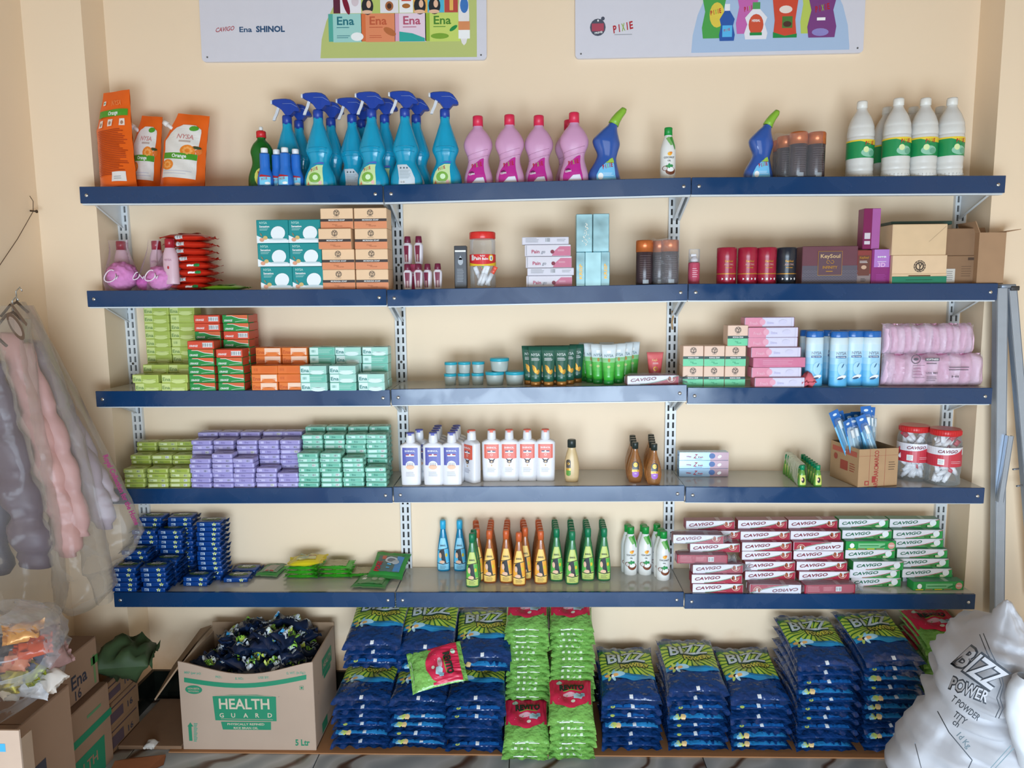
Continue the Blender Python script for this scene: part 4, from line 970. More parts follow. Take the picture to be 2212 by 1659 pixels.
# large clear jars
def big_jar():
    gl = film('#dfe8ea', .10, .06, bump=.1)
    R0 = .048
    b = MB().lathe([(.040, .001), (R0, .004), (R0, .020), (.046, .030), (R0, .040), (R0, .135), (.044, .150), (.040, .158)], gl, n=28, closed_ends=False)
    b.lathe([(.0385, .0015), (.001, .003)], gl, n=28, closed_ends=False)
    lid = MB().lathe([(.043, .156), (.0445, .158), (.0445, .172), (.042, .1755)], m('#cf2a2c', .3), n=32)
    for i in range(40):
        a = 2 * math.pi * i / 40; lid.box(.0445 * math.cos(a) - .0008, .0445 * math.cos(a) + .0008, .0445 * math.sin(a) - .0008, .0445 * math.sin(a) + .0008, .159, .171, m('#c22426', .3))
    f_ = cyl(R0 + .0006)
    L = Dec().rect(-.085, .062, .085, .098, m('#c73a48', .35, var=.05), 1, 24, 1).rect(-.085, .098, .085, .122, m('#e4e2e8', .35, var=.02), 1, 24, 1)
    L.strip([(-.03 + .01 * i, .098) for i in range(8)], [(-.03 + .01 * i, .0985 + .00012 * i ** 2.6) for i in range(8)], m('#c73a48', .35, var=0), 2)
    cavigo(L, -.010, .1055, .009, .055, MAROON, 3, .04); L.rect(-.036, .068, -.018, .086, WHT, 2, 4, 1).lines(-.034, -.02, .070, .084, 5, GRY, 3, .3).lines(.0, .035, .072, .082, 2, m('#e3aeb4', .4, var=0), 3)
    lb = MB().stamp(L, f_)
    kind('bigjar', 'plastic_jar', 'jar', [('jar_body', b, [('label', lb)]), ('lid', lid)])
    b = MB().lathe([(.034, .001), (.0395, .004), (.0395, .098), (.038, .104), (.0395, .108), (.0395, .146), (.036, .152)], gl, n=28, closed_ends=False)
    lid = MB().lathe([(.0395, .150), (.0405, .152), (.0405, .168), (.039, .171)], m('#d8322e', .25), n=32)
    f_ = cyl(.0400)
    L = Dec().rect(-.062, .068, .062, .103, m('#d22f35', .35, var=0), 1, 20, 1).strip([(-.062 + .0155 * i, .068) for i in range(9)], [(-.062 + .0155 * i, .0815 - .009 * math.sin(math.pi * i / 8)) for i in range(9)], m('#e5bd2f', .35, var=0), 2)
    L.text('Pain', -.014, .086, .010, WHT, 3, w=.022).text('Balm', .010, .086, .007, WHT, 3, w=.018).text('Relief', .002, .096, .004, WHT, 3, w=.014).rect(-.036, .085, -.027, .101, WHT, 2).lines(-.035, -.028, .086, .1, 5, GRY, 3).ell(.030, .092, .009, .010, m('#e5bd2f', .35, var=0), 2).rect(.025, .084, .034, .098, WHT, 3).rect(.028, .086, .031, .095, INK, 4)
    kind('painjar', 'plastic_jar', 'jar', [('jar_body', b, [('label', MB().stamp(L, f_))]), ('lid', lid)])
big_jar()
def small_tube(col, key):
    b = MB().lathe([(.0065, 0), (.0065, .010), (.0085, .012), (.009, .05)], m('#e6e6ea', .35), n=10)
    b.ringloft([[(.009 * (1 - t * .0) * math.cos(a * math.pi / 5), .009 * (1 - t) * math.sin(a * math.pi / 5) + .0003 * math.sin(a), .05 + .03 * t) for a in range(10)] for t in (0, .5, 1)], m(col, .35))
    kind(key, 'sachet_tube', 'tube', b)
small_tube('#bb3345', 'stube_r'); small_tube('#e6e6ea', 'stube_w'); small_tube('#e2533a', 'stube_o'); small_tube('#6fbf4a', 'stube_g')

# ------------------------------------------------------------------ placing on the shelves
ROWPY = [350, 580, 800, 1000, 1230]
def on(row, px, Y, py=None):
    p = at(px, py or ROWPY[row], Y=Y)
    return (p.x, Y, zsh(row, p.x) + .0003)
def pl(key, row, px, Y, label, group=None, rz=0.0, py=None, dz=0.0, **k):
    x, y, z = on(row, px, Y, py)
    return place(key, (x, y, z + dz), (0, 0, rz), label, group, **k)

# top shelf -------------------------------------------------------
def pouch(px0, px1, ytop, Y, h, tilt, rz, back, label, flip=False):
    x0 = at(px0, 395, Y=Y).x; x1 = at(px1, 395, Y=Y).x; w = x1 - x0
    OR = m('#e8641c', .28, var=.06, bump=.15, bscale=25); b = MB(); nx, nz = 12, 16
    def shp(u, t):  # outline: one top corner is cut for the spout
        wid = w * (1 - .05 * math.sin(t * 3.1))
        z = h * t
        x = u * wid / 2
        if t > .62:
            cut = (t - .62) / .38 * .30 * w
            lo = -wid / 2 + cut
            x = lo + (u + 1) / 2 * (wid / 2 - lo)
        return x, z
    def fr(u, t, s_):
        x, z = shp(u, t)
        bul = (.030 * (1 - t) ** .8 + .004) * (1 - abs(u) ** 2.6) * min(1, (1 - t) * 12)
        bul += .0012 * math.sin(t * 31 + u * 5)
        return (x, -s_ * (bul + .0008), z)
    for s_ in (1, -1):
        vs = [fr(-1 + 2 * i / nx, j / nz, s_) for j in range(nz + 1) for i in range(nx + 1)]
        b.add(vs, [(j * (nx + 1) + i, j * (nx + 1) + i + 1, (j + 1) * (nx + 1) + i + 1, (j + 1) * (nx + 1) + i) for j in range(nz) for i in range(nx)], OR, True)
    b.add([fr(-1 + 2 * i / nx, 0, s_) for s_ in (1, -1) for i in range(nx + 1)], [(i, i + 1, nx + 2 + i, nx + 1 + i) for i in range(nx)], OR)
    L = Dec(); W2 = 1
    G_ = m('#4f9a2c', .35, var=0); PW = m('#e2ddd6', .35, var=.03)
    def fn(u, v, hh):  # u in -1..1, v in 0..1
        p = fr(u, v, 1); return (p[0], p[1] - hh - .0022, p[2])
    if back:
        L.rect(-.86, .73, .9, .80, G_, 1, 6, 1).text('Orange', .1, .745, .04, WHT, 2, w=.6).text('NYSA', .25, .84, .055, m('#f0894a', .35, var=0), 2, w=.6)
        L.rect(-.72, .86, -.52, .90, WHT, 1).ell(-.62, .88, .05, .012, GRN, 2, 8)
        for x in (-.6, .0, .62): L.rect(x - .13, .63, x + .13, .70, m('#e9d9cd', .35, var=0), 1).ell(x, .66, .07, .02, m('#a5806c', .35, var=0), 2, 8)
        L.lines(-.75, .85, .12, .60, 26, m('#a83c10', .4, var=0), 1, .45); L.rect(.1, .05, .72, .15, m('#e2dcd6', .35, var=0), 2, 4, 1).lines(.2, .6, .07, .11, 2, GRY, 3)
    else:
        L.strip([(-.86, .13), (-.86, .45), (-.86, .62), (-.8, .72)], [(.70, .13), (.70, .45), (.72, .62), (.74, .76)], PW, 1).strip([(-.8, .72), (-.6, .80), (-.3, .845)], [(.74, .76), (.7, .80), (.4, .845)], PW, 1)
        L.rect(-.86, .38, .70, .46, G_, 3, 8, 2).text('Orange', -.1, .40, .045, WHT, 4, w=.7).text('NYSA', .05, .655, .06, m('#c98a86', .35, var=0), 2, w=.8).rect(-.2, .61, .35, .635, m('#b9a79c', .35, var=0), 2)
        for cx, cz, rr in ((.25, .50, .34), (-.62, .30, .30)):
            L.ell(cx, cz, rr, rr * .23, m('#e8862c', .35, var=0), 2, 16).ring(cx, cz, 0, .0, ORG, 3, 4)
            for a in range(0, 360, 45): L.ell(cx + rr * .5 * math.cos(R(a)), cz + rr * .115 * math.sin(R(a)), rr * .22, rr * .05, m('#f4a858', .35, var=0), 3, 6, 0)
        L.ell(.62, .515, .26, .06, m('#d9702c', .35, var=0), 1, 14).ell(.65, .55, .2, .02, m('#3c4a2c', .35, var=0), 2, 8).ell(.35, .80, .25, .035, G_, 4, 12, .02).lines(-.8, .6, .17, .24, 2, m('#c7c5cc', .35, var=0), 2)
    g = empty('refill_pouch', (0, 0, 0))
    bo = b.build('pouch_body', g); MB().stamp(L, fn, .0005).build('print', bo)
    sx, sz = shp(-1, .80)
    sp = MB().tube([(sx + .006, 0, sz - .002), (sx - .014, 0, sz + .012)], .006, m('#e3ddd8', .4), 10); sp.tube([(sx - .010, 0, sz + .009), (sx - .022, 0, sz + .017)], .0085, m('#e3ddd8', .4), 10)
    if not back: sp.build('spout_cap', g)
    xm = (x0 + x1) / 2
    g.location = (xm, Y, zsh(0, xm) + .0005); g.rotation_euler = (R(-6), tilt, rz)
    tag(g, label, 'pouch', 'orange handwash refill pouches'); return g
pouch(212, 300, 200, .060, .300, R(-5), R(-8), True, 'leftmost orange pouch, tallest, its back with brown print facing out')
pouch(284, 344, 237, .125, .240, R(3), R(6), False, 'middle orange pouch half hidden behind the tall one')
pouch(346, 440, 241, .085, .236, R(5), R(4), False, 'orange refill pouch with white panel leaning right, by itself')
pl('dish', 0, 567, .085, 'green dish liquid bottle with red cap behind small blue bottles', None)
for px, Y, l in ((573, .035, 'foremost left small blue bottle with white cap and pixie print'), (599, .060, 'second small blue bottle from the left, slightly behind'),
                 (617, .030, 'third small blue bottle from the left, front of the pair'), (640, .055, 'rightmost small blue bottle beside tall spray bottle')):
    pl('bsmall', 0, px, Y, l, 'small blue cleaner bottles', rz=random.uniform(-.5, .3), py=370)
spr = [(622, .115, 'spr0', 'leftmost spray bottle at the back, behind small blue bottles'), (647, .178, 'spr0', 'spray bottle at the back right behind the leftmost one'),
       (689, .045, 'sprg', 'leftmost front spray bottle with green label'), (716, .150, 'spr0', 'spray bottle hidden behind the leftmost green-labelled one'),
       (762, .105, 'sprw', 'spray bottle with white back label next to the first green label'), (782, .178, 'spr0', 'spray bottle behind, between white label and second green label'),
       (804, .040, 'sprg', 'second front spray bottle with green label, in the middle'), (832, .112, 'sprg', 'spray bottle half hidden right of the middle green label'),
       (876, .040, 'sprw', 'front spray bottle with large white back label and clear neck'), (900, .122, 'sprw', 'spray bottle standing behind the one with large white label'),
       (962, .060, 'sprg', 'rightmost spray bottle, green label, next to pink bottles')]
for px, Y, k, l in spr:
    pl(k, 0, px, Y, 'turquoise trigger ' + l, 'turquoise trigger spray bottles', rz=random.uniform(-.08, .08), py=300, scale=(.90, .90, 1.0))
for px, Y, l in ((1033, .06, 'leftmost pink cleaner bottle next to spray bottle'), (1101, .055, 'second pink cleaner bottle from the left'), (1164, .075, 'third pink cleaner bottle from the left, shorter looking'),
                 (1240, .050, 'rightmost front pink cleaner bottle beside blue curved bottle'), (1229, .145, 'pink cleaner bottle hidden behind the rightmost one')):
    pl('pink', 0, px, Y, l, 'pink floor cleaner bottles', py=320)
pl('toilet', 0, 1306, .06, 'blue curved cleaner bottle with green nozzle beside pink bottles', 'blue curved cleaner bottles', py=320)
pl('toilet', 0, 1640, .06, 'blue curved cleaner bottle with green nozzle beside brown canisters', 'blue curved cleaner bottles', py=320, scale=(.88, .9, .93))
pl('coco', 0, 1443, .075, 'white coconut oil bottle standing alone on the top shelf', 'coconut oil bottles', py=330, scale=(1, 1, 1.0))
for px, Y, l in ((1724, .040, 'front left'), (1763, .045, 'front right'), (1697, .10, 'second row left'), (1740, .11, 'second row middle'), (1688, .155, 'back left')):
    pl('deo', 0, px, Y, 'brown canister with copper cap, %s of top shelf pack' % l, 'brown canisters on the top shelf', py=330)
b = MB(); x0 = at(1678, 340, Y=.02).x; x1 = at(1785, 340, Y=.02).x
def shrink(row, px0, px1, Y0, Y1, h, label, cat='wrapper', skew=0.0, op=.06):
    FL = film('#e2e6ea', op, .08, bump=.9, bs=30); xa = at(px0, ROWPY[row], Y=Y0).x; xb = at(px1, ROWPY[row], Y=Y0).x
    b = MB(); rings = []
    for j in range(9):
        t = j / 8; z = h * t
        ring = []
        for i in range(28):
            a = 2 * math.pi * i / 28; c, s_ = math.cos(a), math.sin(a)
            kx = (xb - xa) / 2 * (1 + .02 * math.sin(i * 2.1 + j)); ky = (Y1 - Y0) / 2 * (1 + .03 * math.sin(i * 1.7 + j * 2))
            ring.append(((xa + xb) / 2 + kx * math.copysign(abs(c) ** .4, c) + skew * t, (Y0 + Y1) / 2 + ky * math.copysign(abs(s_) ** .4, s_), z + (.004 * math.sin(i * .9) if j == 8 else 0)))
        rings.append(ring)
    b.ringloft(rings, FL, closed_ends=False)
    o = b.build('shrink_wrap'); o.location.z = zsh(row, (xa + xb) / 2) + .001; tag(o, label, cat)
    return o
shrink(0, 1680, 1786, .008, .19, .128, 'clear shrink wrap around brown canisters on the top shelf')
for px, Y, l in ((1859, .075, 'leftmost front white bottle, standing apart'), (1937, .045, 'second front white bottle from the left'), (1995, .045, 'third front white bottle from the left'), (2052, .045, 'rightmost front white bottle near the pier'),
                 (1914, .15, 'back white bottle behind the second one'), (1970, .15, 'back white bottle behind the third one'), (2028, .15, 'back white bottle behind the rightmost one')):
    pl('phenyl', 0, px, Y, l + ', green label', 'white phenyl bottles', py=300, rz=random.uniform(-.15, .15), scale=(1, 1, 1.08))

# second shelf ------------------------------------------------------
def loofah_set(px, Y, label, cpx, s=1.0, mag='#d583bd'):
    x, y, z = on(1, px, Y)
    g = empty('bath_gift_set', (x, y, z), (0, 0, 0), label, 'gift set', 'pink bath gift sets')
    bt, fn = bottle([(0, .021, .016, 0), (.004, .023, .018, 0), (.05, .023, .018, 0), (.085, .022, .017, 0), (.102, .017, .015, 0), (.112, .013, .013, 0)], m('#e9c3cf', .25, tr=.2), e=2.2, sp=3)
    dx = at(cpx, 560, Y=.10 if px < 340 else .05).x - x
    yo = .055 if px < 340 else -.004
    o = bt.build('bottle', g, (dx, yo, .020)); MB().stamp(Dec().text('NYSA', 0, .07, .006, m('#b98a9c', .4), 2, w=.022).ell(0, .05, .003, .005, RED, 2, 8), fn).build('label', o)
    MB().lathe([(.0145, .110), (.0145, .136), (.013, .138)], m('#a01c2c', .25), n=18).build('bottle_cap', g, (dx, yo, .020))
    lo = MB(); random.seed(int(px)); C = m(mag, .7, var=.18, scale=90)
    bm = bmesh.new(); bmesh.ops.create_icosphere(bm, subdivisions=4, radius=1)
    for v in bm.verts:
        n_ = v.co.normalized(); q = noise.noise(n_ * 5 + Vector((px, 0, 0))) * .10 + noise.noise(n_ * 13 + Vector((px, 3, 0))) * .07 + .03 * math.sin(26 * n_.z + 9 * noise.noise(n_ * 3))
        v.co = n_ * (1 + q)
        v.co = Vector((v.co.x * .043, v.co.y * .036, v.co.z * .040)) * s
    bm.verts.index_update(); lo.add([v.co.copy() for v in bm.verts], [tuple(v.index for v in f.verts) for f in bm.faces], C, True); bm.free()
    lo.build('loofah', g, (0, 0, .041 * s))
    pts = []
    for i in range(15):
        a = R(40 + 330 * i / 14 * .97); pts.append((-.014 + .017 * math.cos(a) * s, -.0395 * s - .003 * math.sin(a * 2), .046 + .016 * math.sin(a) * s + .006 * math.cos(a)))
    pts += [(.006, -.044 * s, .040), (.012, -.042 * s, .046), (.007, -.044 * s, .036)]
    MB().tube(pts, .0019, m('#ead9e2', .6), 6).build('cord_loop', g)
    fb = MB(); rings = []
    for j in range(8):
        t = j / 7; k = [(.046, .040), (.050, .045), (.049, .045), (.042, .038), (.036, .030), (.030, .022), (.027, .014), (.030, .004)][j]
        rings.append([(k[0] * s * math.cos(2 * math.pi * i / 20) * (1 + .05 * math.sin(3.7 * i)) + dx * t, k[1] * s * math.sin(2 * math.pi * i / 20) * (1 + .05 * math.sin(2.9 * i + 1)) + .04 * t, .001 + .155 * t * (1 if j < 7 else 1.03)) for i in range(20)])
    fb.ringloft(rings, film('#ead3e2', .05, .1), closed_ends=False); fb.build('clear_bag', g)
loofah_set(263, .065, 'leftmost pink loofah with white cord in clear bag and red-capped bottle', 256, 1.1)
loofah_set(311, .070, 'small magenta loofah with white cord between the two bigger pink ones', 331, .60, '#c964b0')
loofah_set(346, .038, 'pink loofah leaning against the stack of red packets', 374, .95)
# red pillow packs
def pillow(w, l, t, nx, ny, seed, wr, base, crimp=0.010, crimp_x=False):
    """sealed sachet: lens body with wrinkles and flat crimped ends; returns MB and top function"""
    off = Vector((seed * 7.3, 1.7, 3.1))
    def hz(u, v, s_):
        q = max(0, (1 - abs(u) ** 3.2)) ** .55 * max(0, (1 - abs(v) ** 3.2)) ** .55
        e = abs(v) ** 3 + abs(u) ** 4 * .6
        n_ = noise.noise(Vector((u * 2.2, v * 2.2, s_)) + off) * wr + noise.noise(Vector((u * 9, v * 3.0, s_ * 2)) + off) * wr * 1.1 * e
        return t / 2 + s_ * (t / 2) * q + n_ * q * t * .5
    def xy(u, v):
        w_ = w / 2 * (1 - .05 * (1 - abs(v) ** 2) + .02 * noise.noise(Vector((u, v * 4, 9)) + off)); l_ = l / 2 * (1 - .03 * (1 - abs(u) ** 2) + .02 * noise.noise(Vector((u * 4, v, 5)) + off))
        return u * w_, v * l_
    b = MB()
    for s_ in (1, -1):
        vs = []
        for j in range(ny + 1):
            for i in range(nx + 1):
                u, v = math.sin(math.pi / 2 * (-1 + 2 * i / nx)), math.sin(math.pi / 2 * (-1 + 2 * j / ny)); x, y = xy(u, v); vs.append((x, y, hz(u, v, s_)))
        fs = [(j * (nx + 1) + i, j * (nx + 1) + i + 1, (j + 1) * (nx + 1) + i + 1, (j + 1) * (nx + 1) + i) for j in range(ny) for i in range(nx)]
        if s_ < 0: fs = [tuple(reversed(f)) for f in fs]
        b.add(vs, fs, base, True)
    for sg in (-1, 1):
        vs = []
        K = nx * 2
        for i in range(K + 1):
            u = -1 + 2 * i / K
            x, y = (xy(u, sg) if not crimp_x else xy(sg, u))
            z = t / 2
            if not crimp_x: vs += [(x, y, z), (x * 1.02, y + sg * crimp, z - t * .12 + .35 * t * noise.noise(Vector((u * 5, sg, 2)) + off))]
            else: vs += [(x, y, z), (x + sg * crimp * (1 + .3 * noise.noise(Vector((u * 5, 4, 2)) + off)), y * 1.03, z + t * .5 * noise.noise(Vector((u * 4, sg, 7)) + off))]
        b.add(vs, [(2 * i, 2 * i + 2, 2 * i + 3, 2 * i + 1) for i in range(K)], base, True)
    def topfn(u, v, h):
        x, y = xy(u, v); return (x, y, hz(u, v, 1) + h + .0011)
    def frontfn(u, v, h):  # along the front edge: u across, v height fraction 0..1
        vv = -1 + .0 + .16 * abs(2 * v - 1); x, y = xy(u, vv); return (x, y - h - .0016, hz(u, vv, 1 if v > .5 else -1))
    return b, topfn, frontfn
for i in range(3):
    b, tf, ff = pillow(.125, .10, .024, 8, 8, 20 + i, .5, m('#c8301c', .3, var=.12, bump=.3, bscale=50), .010, True)
    b.stamp(Dec().bars(-.45 + .05 * i, .25, -.08 + .05 * i, .75, WHT, BLK, 7) if i != 2 else Dec().rect(-.1, .4, .25, .6, WHT).ell(.38, .5, .15, .28, GRN, 2, 8), ff)
    b.stamp(Dec().ell(0, 0, .6, .5, m('#e0512c', .35), 1, 20), tf); kind('redp%d' % i, 'refill_packet', 'packet', b)
x0 = at(418, 580, Y=.095).x
zz = zsh(1, x0) + .0005
for k in range(8):
    place('redp%d' % ([2, 0, 2, 2, 1, 0, 0, 1][k] if k < 8 else 0), (x0 + random.uniform(-.006, .006), .095, zz + k * .0218), (0, 0, random.uniform(-.12, .12)), 'red pillow packet, %s in the stack on the second shelf' % ORD[7 - k], 'red pillow packets')
b, tf, ff = pillow(.115, .08, .016, 8, 6, 31, .6, m('#7cbf34', .3, var=.1), .012, True); b.stamp(Dec().rect(-.5, -.4, .5, .5, m('#5da52c', .35), 1, 4, 4), tf)
kind('greenflat', 'wipe_packet', 'packet', b); pl('greenflat', 1, 486, .07, 'flat lime green packet lying right of the red packet stack', None, rz=.1)
# teal soap cartons: 2 columns of 3
for c, px in enumerate((600, 668)):
    for k in range(3):
        x, y, z = on(1, px + (5 if k == 0 else 0), .062)
        place('teal', (x, y + (.004 if k else 0), z + k * .0708), (0, 0, 0), 'teal soap carton with white oval bar, %s in the %s teal column' % (['bottom', 'middle', 'top'][k], ['left', 'right'][c]), 'teal soap cartons')
for c, px in enumerate((738, 809)):
    for k in range(4):
        dy = -.012 if (c == 0 and k == 2) else 0; dx = -.005 if (c == 0 and k == 2) else 0
        x, y, z = on(1, px, .062)
        place('mors', (x + dx, y + dy, z + k * .0611), (0, 0, 0), 'beige and orange soap carton, %s in the %s orange column' % (['bottom', 'third from the top', 'second from the top', 'topmost'][k], ['left', 'right'][c]), 'beige and orange soap cartons')
box_kind('keypink', 'cosmetic_box', 'box', .052, .036, .080, m('#b5305f', .35), Dec().rect(-.019, .040, .019, .062, m('#c9507c', .35, var=0), 1).text('KeySoul', 0, .050, .0065, WHT, 2, w=.030).rect(-.014, .045, .014, .046, WHT, 2))
o = pl('keypink', 1, 893, .115, 'pink cosmetic box under two small white bottles')
topz = .0805
for px, l in ((880, 'left'), (904, 'right')): pl('tinyk', 1, px, .115, 'small white bottle with maroon cap, %s one on the pink box' % l, 'small maroon-capped bottles', dz=topz, py=510, scale=(1.1, 1.1, 1.15), rz=-.3)
for px, Y, l in ((881, .06, 'leftmost'), (904, .055, 'second from the left'), (924, .07, 'third from the left'), (946, .065, 'rightmost')):
    pl('tinyk', 1, px, Y, 'small white bottle with maroon cap, %s in the front row of four' % l, 'small maroon-capped bottles', py=600, scale=(1.05, 1.05, 1.05), rz=-.4 if l == 'third from the left' else 0)
d = Dec().rect(-.0165, .005, .0165, .115, m('#565b63', .3, var=0), 1).rect(-.0165, .112, .0165, .117, WHT, 2).ell(0, .083, .008, .011, m('#a9b0b8', .3, var=0), 2).poly([(-.006, .088), (.006, .088), (0, .102)], m('#a9b0b8', .3, var=0), 2).lines(-.011, .011, .02, .062, 9, m('#9aa0a8', .3, var=0), 2, .3)
box_kind('greybox', 'cosmetic_box', 'box', .0385, .030, .1305, m('#30343a', .3), d); pl('greybox', 1, 996, .06, 'tall dark grey box with droplet left of the red-lidded jar', None)
jx = on(1, 1043, .065)
place('painjar', jx, (0, 0, 0), 'clear jar with red lid and red yellow label on second shelf', 'red-lidded jars')
for i, (k, dx, dy, dz, rx, ry) in enumerate((('stube_w', -.014, -.014, .010, .2, .45), ('stube_w', -.004, -.020, .008, .1, .35), ('stube_o', .010, -.018, .010, 0, .5), ('stube_g', .016, -.008, .014, .1, -.2), ('stube_o', .020, -.016, .006, -.1, -.3), ('stube_w', .0, .008, .008, .1, -.4))):
    place(k, (jx[0] + dx, jx[1] + dy, jx[2] + dz), (rx, ry, 0), 'small cream sachet standing inside the jar on the second shelf', 'tubes inside the second-shelf jar', scale=(.8, .8, .8))
st = [(1186, 'pain', .0345), (1189, 'painw', .0225), (1185, 'pain', .0345), (1183, 'pain', .0345), (1178, 'painw', .0225)]
zz = .0003; names = ['bottom white and pink', 'grey barcode side second from the bottom', 'third from the bottom, white and pink', 'second from the top, white and pink', 'topmost, grey with barcode']
for i, (px, k, hh) in enumerate(st):
    pl(k, 1, px, .055 + (-.004 if i == 1 else 0), 'long ointment box, %s of the stack' % names[i], 'stacked ointment boxes', dz=zz - .0003, py=570); zz += hh + .0006
for k, px, l in (('mirb', 1253, 'left lower mirror foil perfume box with gold lettering'), ('mirb0', 1280, 'middle lower silver perfume box reflecting white'), ('mirb', 1306, 'right lower mirror foil perfume box with gold lettering')):
    pl(k, 1, px, .065, l, 'mirror foil perfume boxes', py=585)
for k, px, l in (('mirt_leaf', 1261, 'upper left mirror foil perfume box with leaf pattern'), ('mirt', 1297, 'upper right plain mirror foil perfume box')):
    pl(k, 1, px, .065, l, 'mirror foil perfume boxes', py=505, dz=.1035)
for px, Y, l in ((1392, .04, 'front left, unwrapped'), (1424, .075, 'middle, behind plastic'), (1447, .045, 'front right, behind plastic'), (1408, .13, 'back left'), (1443, .135, 'back right')):
    pl('deo', 1, px, Y, 'brown canister with copper cap, %s of second shelf' % l, 'brown canisters on the second shelf', py=560)
shrink(1, 1411, 1470, .012, .19, .137, 'loose clear shrink wrap over brown canisters on second shelf', op=.10)
b = MB().lathe([(.0165, 0), (.0175, .002), (.0175, .062), (.0165, .066)], m('#cf5a74', .2, tr=.2), n=20); L = Dec().rect(-.012, .008, .012, .060, m('#b8405c', .3, var=0), 1, 5, 1).lines(-.008, .008, .02, .05, 5, m('#e6b9c4', .3, var=0), 2)
pp = MB().lathe([(.012, .066), (.012, .078), (.008, .079), (.008, .084)], m('#d9d2d6', .4), n=16); pp.rbox(-.011, .006, -.004, .004, .084, .092, .001, m('#e6e2e6', .4)); cv = MB().lathe([(.0168, .067), (.0168, .104), (.0158, .106)], film('#e8e8ea', .12, .08, bump=.05), n=20)
kind('mist', 'body_mist_bottle', 'bottle', [('bottle_body', b, [('label', MB().stamp(L, cyl(.0176)))]), ('pump', pp), ('clear_overcap', cv)])
pl('mist', 1, 1499, .055, 'small pink pump bottle with clear overcap next to red tins')
for k, px, l in (('tinr', 1569, 'leftmost red powder tin'), ('tinr', 1614, 'middle red powder tin'), ('tinr', 1655, 'rightmost red powder tin, beside black tin'), ('tink', 1698, 'black powder tin next to the three red ones')):
    pl(k, 1, px, .058 if k == 'tink' else .052, l, 'cylindrical powder tins', py=580, scale=(.97, .97, 1.0))
d = Dec().rect(-.082, 0, .082, .055, m('#5b5560', .35, var=.05), 1).ring(.0, .065, .0, .0, WHT, 1, 3)
for r_ in range(4):
    for c_ in range(17): d.ring(-.078 + .0096 * c_ + (.0048 if r_ % 2 else 0), .004 + .011 * r_, .0032, .0042, m('#77707a', .4, var=0), 2, 6)
d.rect(-.036, .026, .036, .098, GOLD, 3).rect(-.0348, .0272, .0348, .0968, m('#5f4650', .35, var=0), 4).text('KeySoul', 0, .078, .011, m('#d9b98a', .3, metal=.3, var=0), 5, w=.058).ring(-.006, .066, .004, .0055, GOLD, 5, 12, 0, 300).ring(.006, .066, .004, .0055, GOLD, 5, 12, 180, 480).text('INFINITY', 0, .046, .008, GOLD, 5, w=.044).lines(-.012, .012, .034, .042, 1, GOLD, 5)
box_kind('gift', 'gift_box', 'box', .165, .075, .113, m('#6a3f49', .35), d); pl('gift', 1, 1782, .07, 'large plum gift box with gold framed lettering', None, py=570)
d = Dec().rect(-.021, 0, .021, .03, m('#8a7a78', .35, var=0), 1).rect(-.017, .025, .017, .085, m('#6b4038', .35, var=0), 2).text('KeySoul', 0, .076, .006, GOLD, 3, w=.026).lines(-.013, .013, .062, .07, 2, WHT, 3).ell(0, .050, .008, .006, m('#c9a48a', .35, var=0), 3).lines(-.008, .008, .006, .018, 3, BLK, 3)
box_kind('brn', 'cosmetic_box', 'box', .053, .040, .101, m('#8a3c3a', .35), d); pl('brn', 1, 1859, .055, 'red-brown cosmetic box right of the plum gift box', None, py=580)
PUR = m('#8a2f74', .3); d = Dec().rect(-.0225, .05, .0225, .1025, m('#b07ac2', .3, var=.03), 1).text('SHIMMER', 0, .078, .005, WHT, 2, w=.026).text('3D', 0, .051, .012, m('#e6b9dc', .3, var=0), 2, w=.022).rect(-.013, .066, .013, .067, WHT, 2).lines(-.015, .015, .004, .03, 6, m('#a8489a', .3, var=0), 2)
box_kind('pur', 'cosmetic_box', 'box', .057, .040, .1035, PUR, d); pl('pur', 1, 1897, .050, 'purple cosmetic box marked 3D beside the brown one', None, py=580)
d = Dec().rect(-.0, .0, .024, .119, m('#a75c9c', .3, var=.05), 1).rect(-.021, .030, -.004, .048, m('#cfc4cc', .4, var=0), 2).rect(-.021, .014, -.004, .024, m('#cfc4cc', .4, var=0), 2)
box_kind('purt', 'cosmetic_box', 'box', .0500, .040, .120, m('#7c1f52', .3), d); pl('purt', 1, 1876, .060, 'tall purple box standing on top of the brown and purple boxes', None, py=510, dz=.1042)
d = Dec().strip([(.045, .0), (.0775, .02)], [(.045, .0012), (.0775, .0215)], m('#b59a7c', .5, var=0), 1); d = Dec().strip([(.028, .038), (.076, .083)], [(.028, .0392), (.076, .0842)], m('#a98d70', .5, var=0), 1)
box_kind('beige', 'carton', 'box', .160, .088, .0905, m('#d8b992', .5), d)
moringa('morbig', .160, .0845, 'g', '#8a6a4a', ' . . . ', .088)
GB = Dec().rect(-.08, 0, .08, .022, m('#1f7a5c', .4, var=0), 5).lines(-.04, .04, .009, .015, 1, m('#14503c', .4, var=0), 6).rect(-.032, .022, .032, .0258, m('#6a4a34', .4, var=0), 6).rect(-.08, .0258, .08, .0300, m('#d8b992', .5, var=0), 4)
name, cat, mesh = KIND['morbig']
bb = MB(); bb.rbox(-.08, .08, -.044, .044, 0, .0845, .001, m('#dfbf9a', .5), smooth=False)
dd = Dec(); r = .0175; K = m('#4a3d35', .45, var=0); cz = .052
for a in range(0, 360, 30): dd.ring(0, cz, r * .84, r, K, 2, 3, a, a + 25)
for a in range(0, 360, 24): dd.ell(r * .62 * math.cos(R(a)), cz + r * .62 * math.sin(R(a)), r * .24, r * .09, K, 2, 8, R(a + 60))
